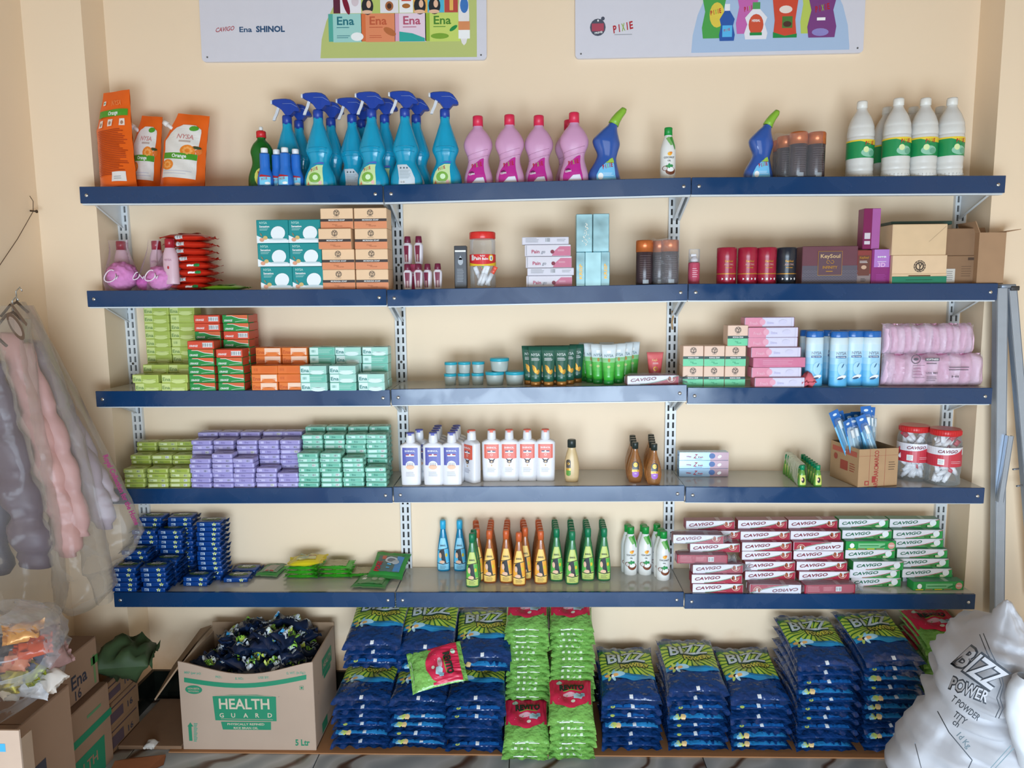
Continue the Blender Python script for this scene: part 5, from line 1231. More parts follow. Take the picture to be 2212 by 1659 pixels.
dd.strip([(-.0012, cz - .015), (-.001, cz), (-.006, cz + .010)], [(.0016, cz - .015), (.0018, cz), (-.003, cz + .011)], K, 3).strip([(0, cz - .002), (.005, cz + .010)], [(.0024, cz - .002), (.008, cz + .009)], K, 3).lines(-.014, .014, .028, .031, 1, K, 2, .5)
bb.stamp(dd, front(.044)); bb.stamp(GB, front(.044)); kind('beigelogo', 'carton', 'box', bb)
pl('beigelogo', 1, 1971, .060, 'beige carton with round leaf emblem and dark green base strip', None, py=560)
pl('beige', 1, 1970, .060, 'plain beige carton stacked on the one with round emblem', None, py=520, dz=.0850)
box_kind('dkgreen', 'carton', 'box', .180, .070, .0105, m('#1f3f38', .4), Dec()); pl('dkgreen', 1, 1978, .080, 'flat dark green box lying on top of the beige carton', None, py=490, dz=.176)
KR = m('#a58262', .7, var=.08, scale=25); KR2 = m('#8a6a4e', .75, var=.08, scale=25)
box_kind('kraft', 'cardboard_box', 'box', .100, .09, .0835, KR2, Dec().lines(.0, .03, .02, .055, 5, m('#6f543e', .7, var=0), 1).rect(.018, .070, .036, .078, m('#4f3a2c', .7, var=0), 1).rect(-.045, .004, -.018, .045, m('#c9c3ba', .6, var=0), 2).lines(-.042, -.022, .010, .040, 5, m('#8a8680', .6, var=0), 3))
box_kind('kraft2', 'cardboard_box', 'box', .100, .09, .0800, KR2, Dec())
pl('kraft', 1, 2058, .075, 'lower brown cardboard box with small white label on second shelf', None, py=580); pl('kraft2', 1, 2057, .077, 'upper plain brown cardboard box of the second shelf stack', None, py=520, dz=.084)
def open_box(name, w, d_, h, th, ma, flaps, inner=None, par=None):
    """open carton built of thin panels; flaps: side -> (length, angle from vertical, outward)"""
    b = MB(); im = inner or ma
    b.box(-w / 2, w / 2, -d_ / 2, -d_ / 2 + th, 0, h, ma); b.box(-w / 2, w / 2, d_ / 2 - th, d_ / 2, 0, h, ma)
    b.box(-w / 2, -w / 2 + th, -d_ / 2 + th, d_ / 2 - th, 0, h, ma); b.box(w / 2 - th, w / 2, -d_ / 2 + th, d_ / 2 - th, 0, h, ma); b.box(-w / 2, w / 2, -d_ / 2, d_ / 2, 0, th, ma)
    out = []
    for sd, (fl_, an) in flaps.items():
        f = MB(); s_, c_ = math.sin(R(an)), math.cos(R(an))
        if sd in 'lr':
            sg = -1 if sd == 'l' else 1; x = sg * w / 2; dx, dz = sg * fl_ * s_, fl_ * c_
            p = [(x, -d_ / 2, h), (x, d_ / 2, h), (x + dx, d_ / 2 - .004, h + dz), (x + dx, -d_ / 2 + .004, h + dz)]; nn = Vector((sg * c_, 0, -s_)) * -th
        else:
            sg = -1 if sd == 'f' else 1; y = sg * d_ / 2; dy, dz = sg * fl_ * s_, fl_ * c_
            p = [(-w / 2, y, h), (w / 2, y, h), (w / 2 - .004, y + dy, h + dz), (-w / 2 + .004, y + dy, h + dz)]; nn = Vector((0, sg * c_, -s_)) * -th
        q = [tuple(Vector(a) + nn) for a in p]
        f.add(p + q, [(0, 1, 2, 3), (7, 6, 5, 4), (0, 4, 5, 1), (1, 5, 6, 2), (2, 6, 7, 3), (3, 7, 4, 0)], ma); out.append(f)
    return b, out
b, fl_ = open_box('x', .078, .10, .150, .002, KR, {'r': (.045, 80), 'b': (.022, 8), 'l': (.035, 20)})
kind('kraftopen', 'cardboard_box', 'box', [('carton', b)] + [('flap', f) for f in fl_]); pl('kraftopen', 1, 2118, .060, 'tall open cardboard box with flaps at the shelf end', None, py=580)

# third shelf -------------------------------------------------------
def soap_stack(keys, row, px0, Y, n, label, group, base=0, dx=0.0, hgt=SHH, jit=.0012, rz=.0, py=None):
    x, y, z = on(row, px0, Y, py)
    for k in range(n):
        kk = keys if isinstance(keys, str) else keys[(k) % len(keys)]
        place(kk, (x + dx * k + random.uniform(-jit, jit), y + random.uniform(-jit, jit) * 1.5, z + (base + k) * (hgt + .0003)), (0, 0, rz + random.uniform(-.02, .02)), '%s, %s' % (ORD[n - 1 - k], label), group)
G3 = 'lime green soap boxes on third shelf'
soap_stack('lime', 2, 354, .150, 10, 'lime green soap box in back left tower', G3)
soap_stack(['lime', 'lime', 'lime2'], 2, 409, .150, 10, 'lime green soap box in back right tower', G3, jit=.001)
soap_stack('lime', 2, 345, .088, 3, 'lime green soap box in middle row left column', G3)
soap_stack('lime', 2, 401, .088, 3, 'lime green soap box in middle row right column', G3)
soap_stack('lime', 2, 326, .030, 2, 'lime green soap box in front left pair', G3, dx=-.005)
soap_stack('lime', 2, 384, .030, 2, 'lime green soap box in front right pair beside the green boxes', G3)
G4 = 'red and green soap boxes on third shelf'
soap_stack(['gelg'] * 5 + ['gelr'], 2, 443, .028, 6, 'green soap box with red top one, front left tower', G4)
soap_stack(['gelg'] * 4 + ['gelr'], 2, 505, .028, 5, 'green soap box with red top one, front right tower', G4)
soap_stack(['gelg'] * 7 + ['gelr', 'gelr'], 2, 461, .088, 9, 'red or green soap box in taller left tower behind', G4)
soap_stack(['gelg'] * 6 + ['gelr', 'gelg', 'gelg'], 2, 521, .088, 9, 'red or green soap box in taller right tower behind', G4)
soap_stack('gelr', 2, 530, .150, 9, 'red soap box in rearmost tower at the wall', G4)
G5 = 'orange soap boxes on third shelf'
soap_stack(['orange', 'orange', 'orange2'], 2, 577, .030, 3, 'orange soap box in front left pile', G5); soap_stack(['orange', 'orange2', 'orange2'], 2, 634, .032, 3, 'orange soap box in front right pile beside mint ones', G5)
soap_stack('orange', 2, 588, .088, 5, 'orange soap box in left pile of the back row', G5); soap_stack('orange', 2, 644, .088, 5, 'orange soap box in right pile of the back row', G5)
G6 = 'mint soap boxes on third shelf'
soap_stack(['mint', 'mint2', 'mint'], 2, 682, .020, 3, 'mint soap box in front left pile', G6); soap_stack(['mint2', 'mint', 'mint'], 2, 744, .020, 3, 'mint soap box in front middle pile', G6); soap_stack(['mint', 'mint'], 2, 806, .022, 2, 'mint soap box in front right pile of two', G6)
soap_stack('mint2', 2, 702, .088, 5, 'mint soap box in left pile of the back row', G6); soap_stack('mint', 2, 758, .088, 5, 'mint soap box in middle pile of the back row', G6); soap_stack(['mint', 'mint', 'mint2', 'mint2', 'mint'], 2, 815, .084, 5, 'mint soap box in right pile of the back row', G6)
GJ = 'cream jars with teal lids'
for i, px in enumerate((973, 1002, 1032)):
    pl('jars', 2, px, .105, 'small teal-lidded jar, lower row, %s from the left' % NTH[i], GJ, py=815); pl('jars', 2, px + 1, .105, 'small teal-lidded jar, upper row, %s from the left' % NTH[i], GJ, dz=.0368, py=790)
pl('jarl', 2, 1069, .090, 'large teal-lidded jar, lower left, under another jar', GJ, py=812); pl('jarl', 2, 1112, .085, 'large teal-lidded jar, lower right beside green tubes', GJ, py=812); pl('jarl', 2, 1079, .092, 'large teal-lidded jar on top, half full of cream', GJ, dz=.0428, py=785)
for px, Y, l in ((1157, .045, 'leftmost front'), (1185, .040, 'second front'), (1213, .040, 'third front'), (1143, .085, 'back leftmost'), (1172, .085, 'back second'), (1199, .080, 'back third'), (1230, .075, 'back fourth'), (1246, .115, 'rearmost right')):
    pl('tubeg', 2, px, Y, 'dark green foot cream tube with gold cap, %s' % l, 'dark green cream tubes', py=790)
for px, Y, l in ((1315, .045, 'frontmost in the middle'), (1292, .075, 'left of the frontmost'), (1277, .110, 'second from the left end'), (1266, .150, 'leftmost at the back'), (1336, .080, 'right of the frontmost'), (1351, .110, 'second from the right end'), (1366, .150, 'rightmost at the back'), (1310, .150, 'rearmost in the middle')):
    pl('tubew', 2, px, Y, 'white and green gel tube, %s' % l, 'white and green gel tubes', py=785)
pl('tubep', 2, 1415, .100, 'salmon pink cream tube behind the wrapped toothpaste box', py=770)
pl('tpr_w', 2, 1408, .038, 'maroon toothpaste box in clear wrap lying on the third shelf', None, rz=.06, py=815)
GM = 'beige and green cream cartons'
for c, px in enumerate((1493, 1538, 1583)):
    for r_ in range(2): pl('morc', 2, px, .068, 'beige and green carton, %s row, %s column' % (['lower', 'upper'][r_], ['left', 'middle', 'right'][c]), GM, dz=.0628 * r_, py=790)
pl('morc', 2, 1589, .070, 'beige and green carton alone on top of the right column', GM, dz=.1256, py=715)
d = Dec().rect(-.074, 0, -.022, .0295, m('#dc8ca3', .35, var=.02), 1).ell(-.022, .016, .009, .0095, m('#e3a3b6', .35, var=0), 2).text('Fresh', -.048, .008, .009, m('#e9afc0', .35, var=0), 3, w=.024).text('Shine', .002, .010, .007, m('#c3bfe0', .35, var=0), 3, w=.020).ell(.04, .016, .012, .007, m('#cfcbe2', .35, var=0), 3).rect(.066, 0, .0665, .0295, m('#b0acc4', .35, var=0), 2)
box_kind('fresh', 'cosmetic_box', 'box', .150, .045, .0300, m('#d3cfe2', .35, var=.03), d, Dec().rect(-.075, -.0225, .075, .0225, m('#cf8fa6', .35)), Dec().rect(-.0225, 0, .0225, .03, m('#cf7d90', .35)))
d = Dec().lines(-.05, .05, .008, .024, 3, m('#dc9cb4', .35, var=0), 1); box_kind('freshw', 'cosmetic_box', 'box', .158, .045, .0300, m('#cf7795', .3, bump=.3, bscale=30), d)
for k, (px, Y) in enumerate(((1679, .035), (1672, .045), (1678, .045), (1671, .052), (1664, .060), (1665, .060), (1657, .070))):
    pl('freshw' if k == 2 else 'fresh', 2, px, Y, 'pink and white long cosmetic box, %s of the stack of seven' % ORD[6 - k], 'pink and white long boxes', dz=.0303 * k, py=830 - 20 * k)
b, tf, ff = pillow(.045, .030, .036, 6, 6, 44, 1.2, m('#e0707c', .35, var=.1), .006); kind('scrap', 'wrapper', 'wrapper', b)
pl('scrap', 2, 1744, .03, 'crumpled pink wrapper between pink boxes and blue bottles', None, py=815)
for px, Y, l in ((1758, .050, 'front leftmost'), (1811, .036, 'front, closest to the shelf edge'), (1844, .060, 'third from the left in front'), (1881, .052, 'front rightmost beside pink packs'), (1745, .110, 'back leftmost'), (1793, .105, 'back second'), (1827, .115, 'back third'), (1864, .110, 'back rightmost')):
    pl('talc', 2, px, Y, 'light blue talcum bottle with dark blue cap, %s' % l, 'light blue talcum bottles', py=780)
# pink pads in clear bags
def pad_pack(row, px0, px1, Y, h, n, dz, label, prn):
    p = on(row, px0, Y); q = on(row, px1, Y); L = q[0] - p[0]
    g = empty('sanitary_pad_pack', (p[0], Y, p[2] + dz), (0, 0, 0), label, 'pack', 'pink packs in clear plastic')
    for i in range(n):
        b, tf, ff = pillow(L / n * 1.02, h * .98, .05, 5, 8, i + row * 3 + px0, .5, m('#e3a6c4' if i % 2 else '#edc6da', .35, var=.2, scale=15), .004)
        o = b.build('packet', g, (L / n * (i + .5), .025, h / 2), (R(90), 0, 0)); o.rotation_euler = (R(90), R(random.uniform(-6, 6)), 0)
    rings = []; rows = 9
    FL = film('#f0e4ee', .30, .08, bump=1.0, bs=34)
    b = MB(); nx = 44
    for j in range(rows + 1):
        for i in range(nx + 1):
            u, v = i / nx, j / rows
            bl = min(1, min(u, 1 - u) * 14) * min(1, min(v, 1 - v) * 6 + .3)
            b.v.append((L * u * 1.02 - L * .01, -.036 * bl - .006 * noise.noise(Vector((u * n * 2.2, v * 3, px0))), h * v * 1.0 + .004 * math.sin(i * .7) * v))
    mi_ = b.mi(FL)
    for j in range(rows):
        for i in range(nx): b.f.append((j * (nx + 1) + i, j * (nx + 1) + i + 1, (j + 1) * (nx + 1) + i + 1, (j + 1) * (nx + 1) + i)); b.m.append(mi_); b.sm.append(True)
    b.build('clear_bag', g, (0, 0, .0005))
    if prn:
        K = m('#5b5560', .4, var=0); d = Dec().ring(.080, h * .88, .012, .0145, K, 1, 14).ell(.080, h * .88, .008, .004, K, 2).rect(.108, h * .82, .150, h * .92, K, 1).text('SOFTNESS', .129, h * .845, .005, WHT, 2, w=.036).lines(.112, .146, h * .70, h * .78, 1, K, 1).rect(.072, h * .3, .108, h * .31, K, 1).rect(.072, h * .68, .108, h * .69, K, 1).rect(.072, h * .3, .0725, h * .68, K, 1)
        d.lines(.074, .104, h * .35, h * .62, 3, m('#a8829a', .4, var=0), 1).text('USE ME', .13, h * .42, .005, K, 1, w=.036).text('HI', .20, h * .3, .006, K, 1, w=.02).lines(.115, .15, h * .18, h * .35, 3, K, 1).lines(.18, .24, h * .5, h * .66, 2, K, 1)
        MB().stamp(d, lambda u, v, hh: (u, -.0425 - hh, v)).build('print', g)
pad_pack(2, 1905, 2118, .060, .0975, 9, 0, 'lower clear bag of pink pad packets with dark print', True)
pad_pack(2, 1903, 2094, .064, .090, 13, .099, 'upper clear bag of pink pad packets', False)

# fourth shelf ------------------------------------------------------
def srows(key, row, cols, Y, label, group, base=0, hg=.0155, w=None):
    for ci, (px, n) in enumerate(cols):
        x, y, z = on(row, px, Y, 1000)
        for k in range(n):
            place(key + str(random.choice((0, 0, 1, 1, 2))), (x + random.uniform(-.0018, .0018), y + random.uniform(-.003, .003), z + (base + k) * (hg + .0002)), (0, R(random.uniform(-.6, .6)), random.uniform(-.05, .05)), '%s, %s, %s pile from left, %s' % (label[1], ORD[n - 1 - k], NTH[ci], label[0]), group)
random.seed(12)
srows('slime', 3, [(296, 4), (345, 4), (393, 4)], .036, ('front row', 'lime green wrapped soap'), 'lime green wrapped soaps')
srows('slime', 3, [(312, 6), (357, 6), (402, 6)], .092, ('middle row', 'lime green wrapped soap'), 'lime green wrapped soaps')
srows('slime', 3, [(328, 8), (373, 8), (412, 8)], .150, ('back row', 'lime green wrapped soap'), 'lime green wrapped soaps')
srows('spurp', 3, [(439, 6), (486, 7), (532, 6), (579, 4), (626, 3)], .034, ('front row', 'lilac wrapped soap'), 'lilac wrapped soaps')
srows('spurp', 3, [(444, 9), (492, 9), (540, 9), (587, 9), (633, 9)], .090, ('middle row', 'lilac wrapped soap'), 'lilac wrapped soaps')
srows('spurp', 3, [(458, 10), (504, 10), (550, 10), (596, 10), (638, 10)], .150, ('back row', 'lilac wrapped soap'), 'lilac wrapped soaps')
srows('smint', 3, [(670, 7), (718, 7), (766, 6), (814, 4)], .034, ('front row', 'mint wrapped soap'), 'mint wrapped soaps')
srows('smint', 3, [(681, 10), (727, 10), (773, 10), (818, 10)], .092, ('middle row', 'mint wrapped soap'), 'mint wrapped soaps')
srows('smint', 3, [(688, 11), (733, 11), (779, 11), (824, 11)], .150, ('back row', 'mint wrapped soap'), 'mint wrapped soaps')
GS = 'white shampoo bottles with violet labels'
for ci, (pf, nb) in enumerate(((887, 2), (936, 4), (976, 4))):
    for k in range(nb):
        Y = .034 + .040 * k
        px = pf + (14 if (ci == 0 and k) else 0) + (2 if k else 0)
        pl('shv', 3, px + k * 3, Y + (.012 if ci == 0 and k else 0), 'white shampoo bottle with violet label, %s column, %s' % (['left', 'middle', 'right'][ci], ['front one', 'second from the front', 'third from the front', 'rearmost'][k]), GS, py=960)
pl('sho', 3, 1019, .070, 'white shampoo bottle with orange label, turned sideways, leftmost of its kind', 'white shampoo bottles with orange labels', rz=-.85, py=960)
for px, l in ((1062, 'leftmost of four facing front'), (1100, 'second of four facing front'), (1139, 'third of four facing front'), (1178, 'rightmost of four facing front')):
    pl('sho', 3, px, .085, 'white shampoo bottle with orange label, %s' % l, 'white shampoo bottles with orange labels', py=950, scale=(.97, 1, .99))
pl('morsh', 3, 1235, .070, 'cream coloured curvy bottle with black cap standing alone', None, py=950, scale=(1, 1, 1.0))
for ci, (px, Y0, n) in enumerate(((1372, .055, 4), (1413, .030, 5))):
    for k in range(n): pl('amla', 3, px - (3 if k else 0) - k, Y0 + .037 * k if Y0 + .037 * k < .2 else .195, 'amber oil bottle with black cap, %s column, %s' % (['left', 'right'][ci], ['frontmost', 'second from the front', 'third from the front', 'fourth from the front', 'rearmost'][k]), 'amber hair oil bottles', py=970, scale=(.82, .9, .86))
BL = m('#8fb6d8', .15, metal=.5, var=.3, scale=12, bump=.1)
d = Dec().rect(-.08, .001, .02, .027, m('#a9c8e2', .2, metal=.2, var=.1), 1, 4, 1).rect(.02, .001, .08, .027, m('#b79aa4', .25, metal=.2, var=.2), 1, 4, 1).text('Z', -.030, .008, .013, RED, 3, w=.010, shear=.4, bold=.02).text('White', -.05, .011, .005, RED, 3, w=.016, shear=.2).text('fresh', -.012, .009, .005, RED, 3, w=.016, shear=.2).ell(.050, .013, .007, .005, WHT, 3, 12, .5).ell(.026, .015, .010, .009, m('#4f6fa8', .3), 2).lines(-.03, .0, .004, .007, 1, INK, 3)
box_kind('tpb', 'toothpaste_box', 'toothpaste', .160, .036, .0270, BL, d)
for k in range(3): pl('tpb', 3, 1518, .15, 'shiny blue toothpaste box, %s of the stack of three' % ORD[2 - k], 'blue toothpaste boxes', dz=.0273 * k, py=990, scale=(1.0, 1, 1))
# strip of small hair oil bottles in clear shrink film
b, fn = bottle([(0, .0115, .009, 0), (.002, .0125, .010, 0), (.015, .0125, .010, 0), (.04, .009, .008, 0), (.050, .0062, .0062, 0), (.055, .006, .006, 0)], m('#6aa84c', .15, tr=.2), e=2.4, sp=3)
L = Dec().rect(-.009, .006, .009, .036, m('#cfd96a', .35, var=0), 1, 3, 2).ell(.0, .021, .005, .009, BLK, 2).ell(-.003, .023, .003, .004, SKIN, 3)
kind('minioil', 'mini_oil_bottle', 'bottle', [('bottle_body', b, [('label', MB().stamp(L, fn))]), ('cap', MB().lathe([(.0072, .052), (.0072, .065), (.006, .067)], m('#0f8a5c', .3), n=12))])
for k in range(7): pl('minioil', 3, 1733 - 5.5 * k, .022 + .025 * k, 'mini green oil bottle in left wrapped file, %s from the front' % NTH[k], 'mini green oil bottles', py=1010)
for k in range(7): pl('minioil', 3, 1767 - 5.5 * k, .022 + .025 * k, 'mini green oil bottle in right file, %s from the front' % NTH[k], 'mini green oil bottles', py=1010)
def wrap_tunnel(px, px2, label):
    FL = film('#cfdccb', .30, .12, bump=.8, bs=40); b = MB(); rings = []
    for k in range(9):
        Y = .010 + .185 * k / 8; x, y, z = on(3, px - (px - px2) * k / 8, Y, 1010)
        rings.append([(x + .0145 * math.copysign(abs(math.cos(a)) ** .5, math.cos(a)), Y, z + .034 + (.0375 + .0015 * (k % 2)) * math.copysign(abs(math.sin(a)) ** .6, math.sin(a))) for a in [2 * math.pi * i / 18 for i in range(18)]])
    b.ringloft(rings, FL, closed_ends=False); tag(b.build('shrink_wrap'), label, 'wrapper')
wrap_tunnel(1734, 1702, 'milky clear wrap around the left file of mini bottles')
# brown box with toothbrush packs
p = on(3, 1862, .07)
b, fl_ = open_box('x', .132, .150, .120, .002, m('#b08d68', .7, var=.07, scale=25), {})
RD = m('#a33a34', .6, var=0); d = Dec()
bx = empty('cardboard_box', (p[0] + .012, .088, p[2]), (0, 0, R(10)), 'brown cardboard box with red print holding toothbrush packs', 'box')
cb = b.build('carton', bx)
d.text('ARCHARCMARCO', .0, .055, .014, RD, 1, w=.119, rot=math.pi / 2, bold=.02).rect(-.066, .098, .066, .0985, RD).rect(-.03, .0, -.0292, .12, RD).rect(.022, .0, .0228, .12, RD).lines(.034, .058, .05, .08, 4, m('#6b533f', .6, var=0), 1).rect(-.044, .006, -.030, .020, RD, 1).rect(-.041, .009, -.033, .017, m('#b08d68', .7, var=0), 2).rect(-.020, .014, -.008, .034, RD, 2)
MB().stamp(d, lambda u, v, h: (u, -.075 - h, v)).build('print', cb)
d = Dec().rect(-.065, .092, .065, .108, m('#b55a4a', .6, var=0)).rect(-.02, .04, .02, .07, m('#a0493c', .6, var=0)).lines(.03, .06, .04, .07, 4, m('#a0493c', .6, var=0)).ell(-.045, .075, .01, .01, m('#a0493c', .6, var=0))
MB().stamp(d, lambda u, v, h: (-.066 - h, -u, v)).build('print', cb)
def brush_pack():
    b = MB(); w, h, t = .032, .185, .004
    BK = m('#58abd8', .25, var=.15, scale=10); b.rbox(-w / 2, w / 2, 0, .0012, 0, h, .0005, BK)
    d = Dec().poly([(-w / 2, h * .72), (w / 2, h * .80), (w / 2, h), (-w / 2, h)], m('#2a6cb8', .25, var=0)).ell(0, h * .93, .007, .004, m('#dfe8ee', .3, var=0), 2).rect(-.012, .03, .012, .05, WHT, 2).text('Z', .0, .034, .012, RED, 3, w=.01, shear=.3)
    b.stamp(d, front(0))
    br = MB().tube([(-.002, -.006, .03), (0, -.007, .07), (.001, -.006, .12), (.002, -.006, .15)], .0032, m('#bfe0ee', .25), 6, rfn=lambda t: .0036 - .0012 * t); br.rbox(-.0035, .0065, -.012, -.007, .125, .152, .001, WHT)
    bl = MB(); rings = [[(x * k, y, z) for x, y in ((-.011, -.001), (-.010, -.013), (.010, -.013), (.011, -.001))] for z, k in ((.022, .6), (.028, 1), (.15, 1), (.160, .6))]
    bl.ringloft(rings, film('#e2eef2', .08, .06, bump=.05), smooth=False)
    kind('brush', 'toothbrush_pack', 'toothbrush', [('backing_card', b), ('toothbrush', br), ('clear_blister', bl)])
brush_pack()
random.seed(5)
brs = [(1798, 887, .045, -20, 10), (1812, 890, .07, -15, 0), (1822, 905, .03, -18, 25), (1835, 893, .10, -8, 0), (1845, 903, .05, -12, -10), (1858, 898, .018, -22, 5), (1868, 908, .024, -14, -8),
       (1872, 878, .04, -5, 0), (1884, 880, .06, 4, 8), (1896, 882, .085, 3, 60), (1905, 895, .05, 8, 75), (1850, 890, .13, -2, 0)]
for i, (px, pt, Y, tl, rz) in enumerate(brs):
    q = at(px, pt + 40, Y=Y + .025)
    g = place('brush', (0, 0, 0), (0, 0, 0), 'blue blister toothbrush pack in the cardboard box, %s from the left' % NTH[i], 'toothbrush packs in the cardboard box')
    L_ = .185; yy_ = min(.135, max(.055, Y + .03)); topx = at(px, pt, Y=yy_); bxc = p[0] + .012
    bx_ = min(bxc + .042, max(bxc - .036, topx.x - math.sin(R(tl)) * L_)); a = math.asin(max(-.6, min(.6, (topx.x - bx_) / L_)))
    tz = topx.z
    g.rotation_euler = (R(-2), a, R(rz)); g.location = (bx_, yy_, max(zsh(3, bx_) + .006, tz - math.cos(a) * L_))
# two big jars full of tubes
for ji, (px, Y, l) in enumerate(((1973, .120, 'left rear large clear jar with red lid full of toothpaste tubes'), (2040, .062, 'right front large clear jar with red lid full of toothpaste tubes'))):
    p = on(3, px, Y, 970); g = place('bigjar', p, (0, 0, -.1), l, 'large jars of toothpaste tubes')
    random.seed(30 + ji)
    for k in range(34):
        a = random.uniform(math.pi * .9, math.pi * 2.1); rr = random.uniform(.012, .028); z = .002 + (k % 6) * .0215 + random.uniform(0, .004)
        th = random.uniform(-1.1, 1.1)
        g2 = place('stube_w' if k % 5 < 3 else 'stube_r', (p[0] + rr * math.cos(a) - .5 * .06 * math.sin(th) * .8, p[1] + rr * math.sin(a) * .9, p[2] + z + .004), (random.uniform(-.2, .2), th, 0),
              'small white or red tube inside the %s large jar' % ['left rear', 'right front'][ji], 'tubes in the %s jar' % ['left rear', 'right front'][ji], scale=(.85, .85, .72))

# bottom shelf -------------------------------------------------------
def Yb(row, px, py):
    """depth at which the shelf surface is seen at this pixel"""
    z = zsh(row, at(px, py, Y=.1).x); return at(px, py, Z=z).y
random.seed(21)
GB5 = 'small blue detergent soaps'
BS = [(277, 5, .034, 'front left pile'), (340, 5, .034, 'front second pile'), (303, 7, .098, 'second row left pile'), (364, 5, .098, 'second row second pile'), (326, 10, .155, 'pile behind, left'), (380, 10, .155, 'pile behind, middle'),
      (341, 12, .197, 'rearmost left pile'), (404, 12, .197, 'rearmost middle pile'), (462, 12, .135, 'tall right tower'), (427, 2, .078, 'low pair before the tall tower'), (512, 1, .110, 'single bar right of the low pair')]
for px, n, Y, l in BS:
    if Y > .19: Y = .19
    x, y, z = on(4, px, Y, 1240)
    for k in range(n):
        place('bizzs', (x + random.uniform(-.004, .004), y + random.uniform(-.002, .002), z + k * .0167), (0, 0, random.uniform(-.05, .05)), ('small blue soap, %s in the %s' % (ORD[n - 1 - k], l)) if n > 1 else 'small blue soap, ' + l, GB5)
pl('bizzs', 4, 532, .180, 'small blue soap lying behind the single bar, nearest the green packet', GB5, py=1220)
def flat_packet(key, col, panel, extra):
    b, tf, ff = pillow(.088, .100, .012, 8, 8, len(key) + 3, .5, m(col, .3, var=.08), .012, False)
    d = Dec().rect(-.75, -.75, .75, .75, m(panel, .35, var=.04), 1, 6, 6)
    if extra == 'pixie':
        d.rect(.35, -.7, .75, .75, m('#4f86b4', .35, var=0), 2, 3, 6).ell(.05, .35, .38, .32, m('#b8bfc4', .35, var=0), 3).ell(.05, .35, .25, .2, m('#6c747c', .35, var=0), 4).ell(.35, .15, .22, .22, m('#aab2b8', .35, var=0), 5).rect(-.55, .42, -.30, .75, m('#b5604c', .35, var=0), 3)
        d.text('PIXIE', -.45, -.30, .30, RED, 5, w=.95, rot=math.pi / 2, bold=.04).lines(-.1, .12, -.6, .1, 2, LBLUE, 4)
    elif extra == 'eyes':
        for x in (.1, .52): d.ell(x, .05, .17, .28, m('#9fb39a', .35, var=0), 2)
        d.rect(-.62, -.2, -.38, .2, WHT, 2).lines(-.6, -.4, .3, .6, 2, WHT, 3)
    else: d.rect(-.5, -.6, .4, .5, m('#a8a29a', .35), 2, 4, 4).rect(-.3, -.68, -.05, -.55, RED, 3).rect(.1, -.68, .4, -.55, RED, 3)
    b.stamp(d, tf, .0004); kind(key, 'scrub_packet', 'packet', b)
flat_packet('scrubg', '#2e8c3a', '#6f8f74', ''); flat_packet('scrubp', '#2f8a3c', '#566a66', 'pixie'); flat_packet('scrube', '#2f7f3c', '#4f8a54', 'eyes')
Y = Yb(4, 590, 1247); pl('scrubg', 4, 590, Y + .055, 'flat green scrub packet with grey panel beside the blue soaps', 'scrub packets', rz=-.12, py=1235, scale=(.95, 1, 1))
Y = Yb(4, 808, 1270); pl('scrube', 4, 806, .085, 'green packet with two pale discs lying in front, near bay joint', 'scrub packets', rz=-.1, py=1260, scale=(1.3, .95, 1))
p = on(4, 842, .150); o = place('scrubp', (p[0], .150, p[2] + .030), (R(22), R(2), -.12), 'green packet with red lettering leaning behind, near bay joint', 'scrub packets', scale=(1.35, 1.0, 1))
b, tf, ff = pillow(.10, .075, .014, 8, 6, 61, .6, m('#3fae2c', .3, var=.1), .008, True)
b.stamp(Dec().rect(-.9, .1, .9, .3, m('#e0d22c', .3, var=0), 1, 8, 1).lines(-.6, .5, .55, .75, 1, m('#1f6f24', .4, var=0), 1), ff); b.stamp(Dec().rect(-.8, -.8, .8, .8, m('#a8a07c', .35), 1, 6, 6), tf); kind('scourg', 'scouring_pad_packet', 'packet', b)
b, tf, ff = pillow(.104, .085, .022, 8, 6, 62, .7, m('#e2cf22', .3, var=.08), .012, True)
b.stamp(Dec().rect(-.6, -.5, .7, .8, m('#c9c08a', .35), 1, 6, 6).rect(-.5, -.3, .2, .6, m('#a9b49a', .35), 2, 4, 4).text('PIXIE', .45, -.1, .25, RED, 3, w=.5), tf); kind('scoury', 'scouring_pad_packet', 'packet', b)
for i, (px, n, Y) in enumerate(((655, 3, .150), (728, 3, .155), (788, 1, .160))):
    x, y, z = on(4, px, Y, 1230)
    for k in range(n): place('scourg', (x + random.uniform(-.002, .002), y, z + .0145 * k), (0, 0, 0), '%s green and yellow scouring packet, %s' % (ORD[n - 1 - k], ['under the yellow one', 'in the middle pile', 'flat and alone on the right'][i]), 'scouring pad packets')
x, y, z = on(4, 664, .14, 1230); place('scoury', (x, y, z + .046), (0, R(-3), .05), 'crumpled yellow scouring pad packet on top of the left green pile', 'scouring pad packets')
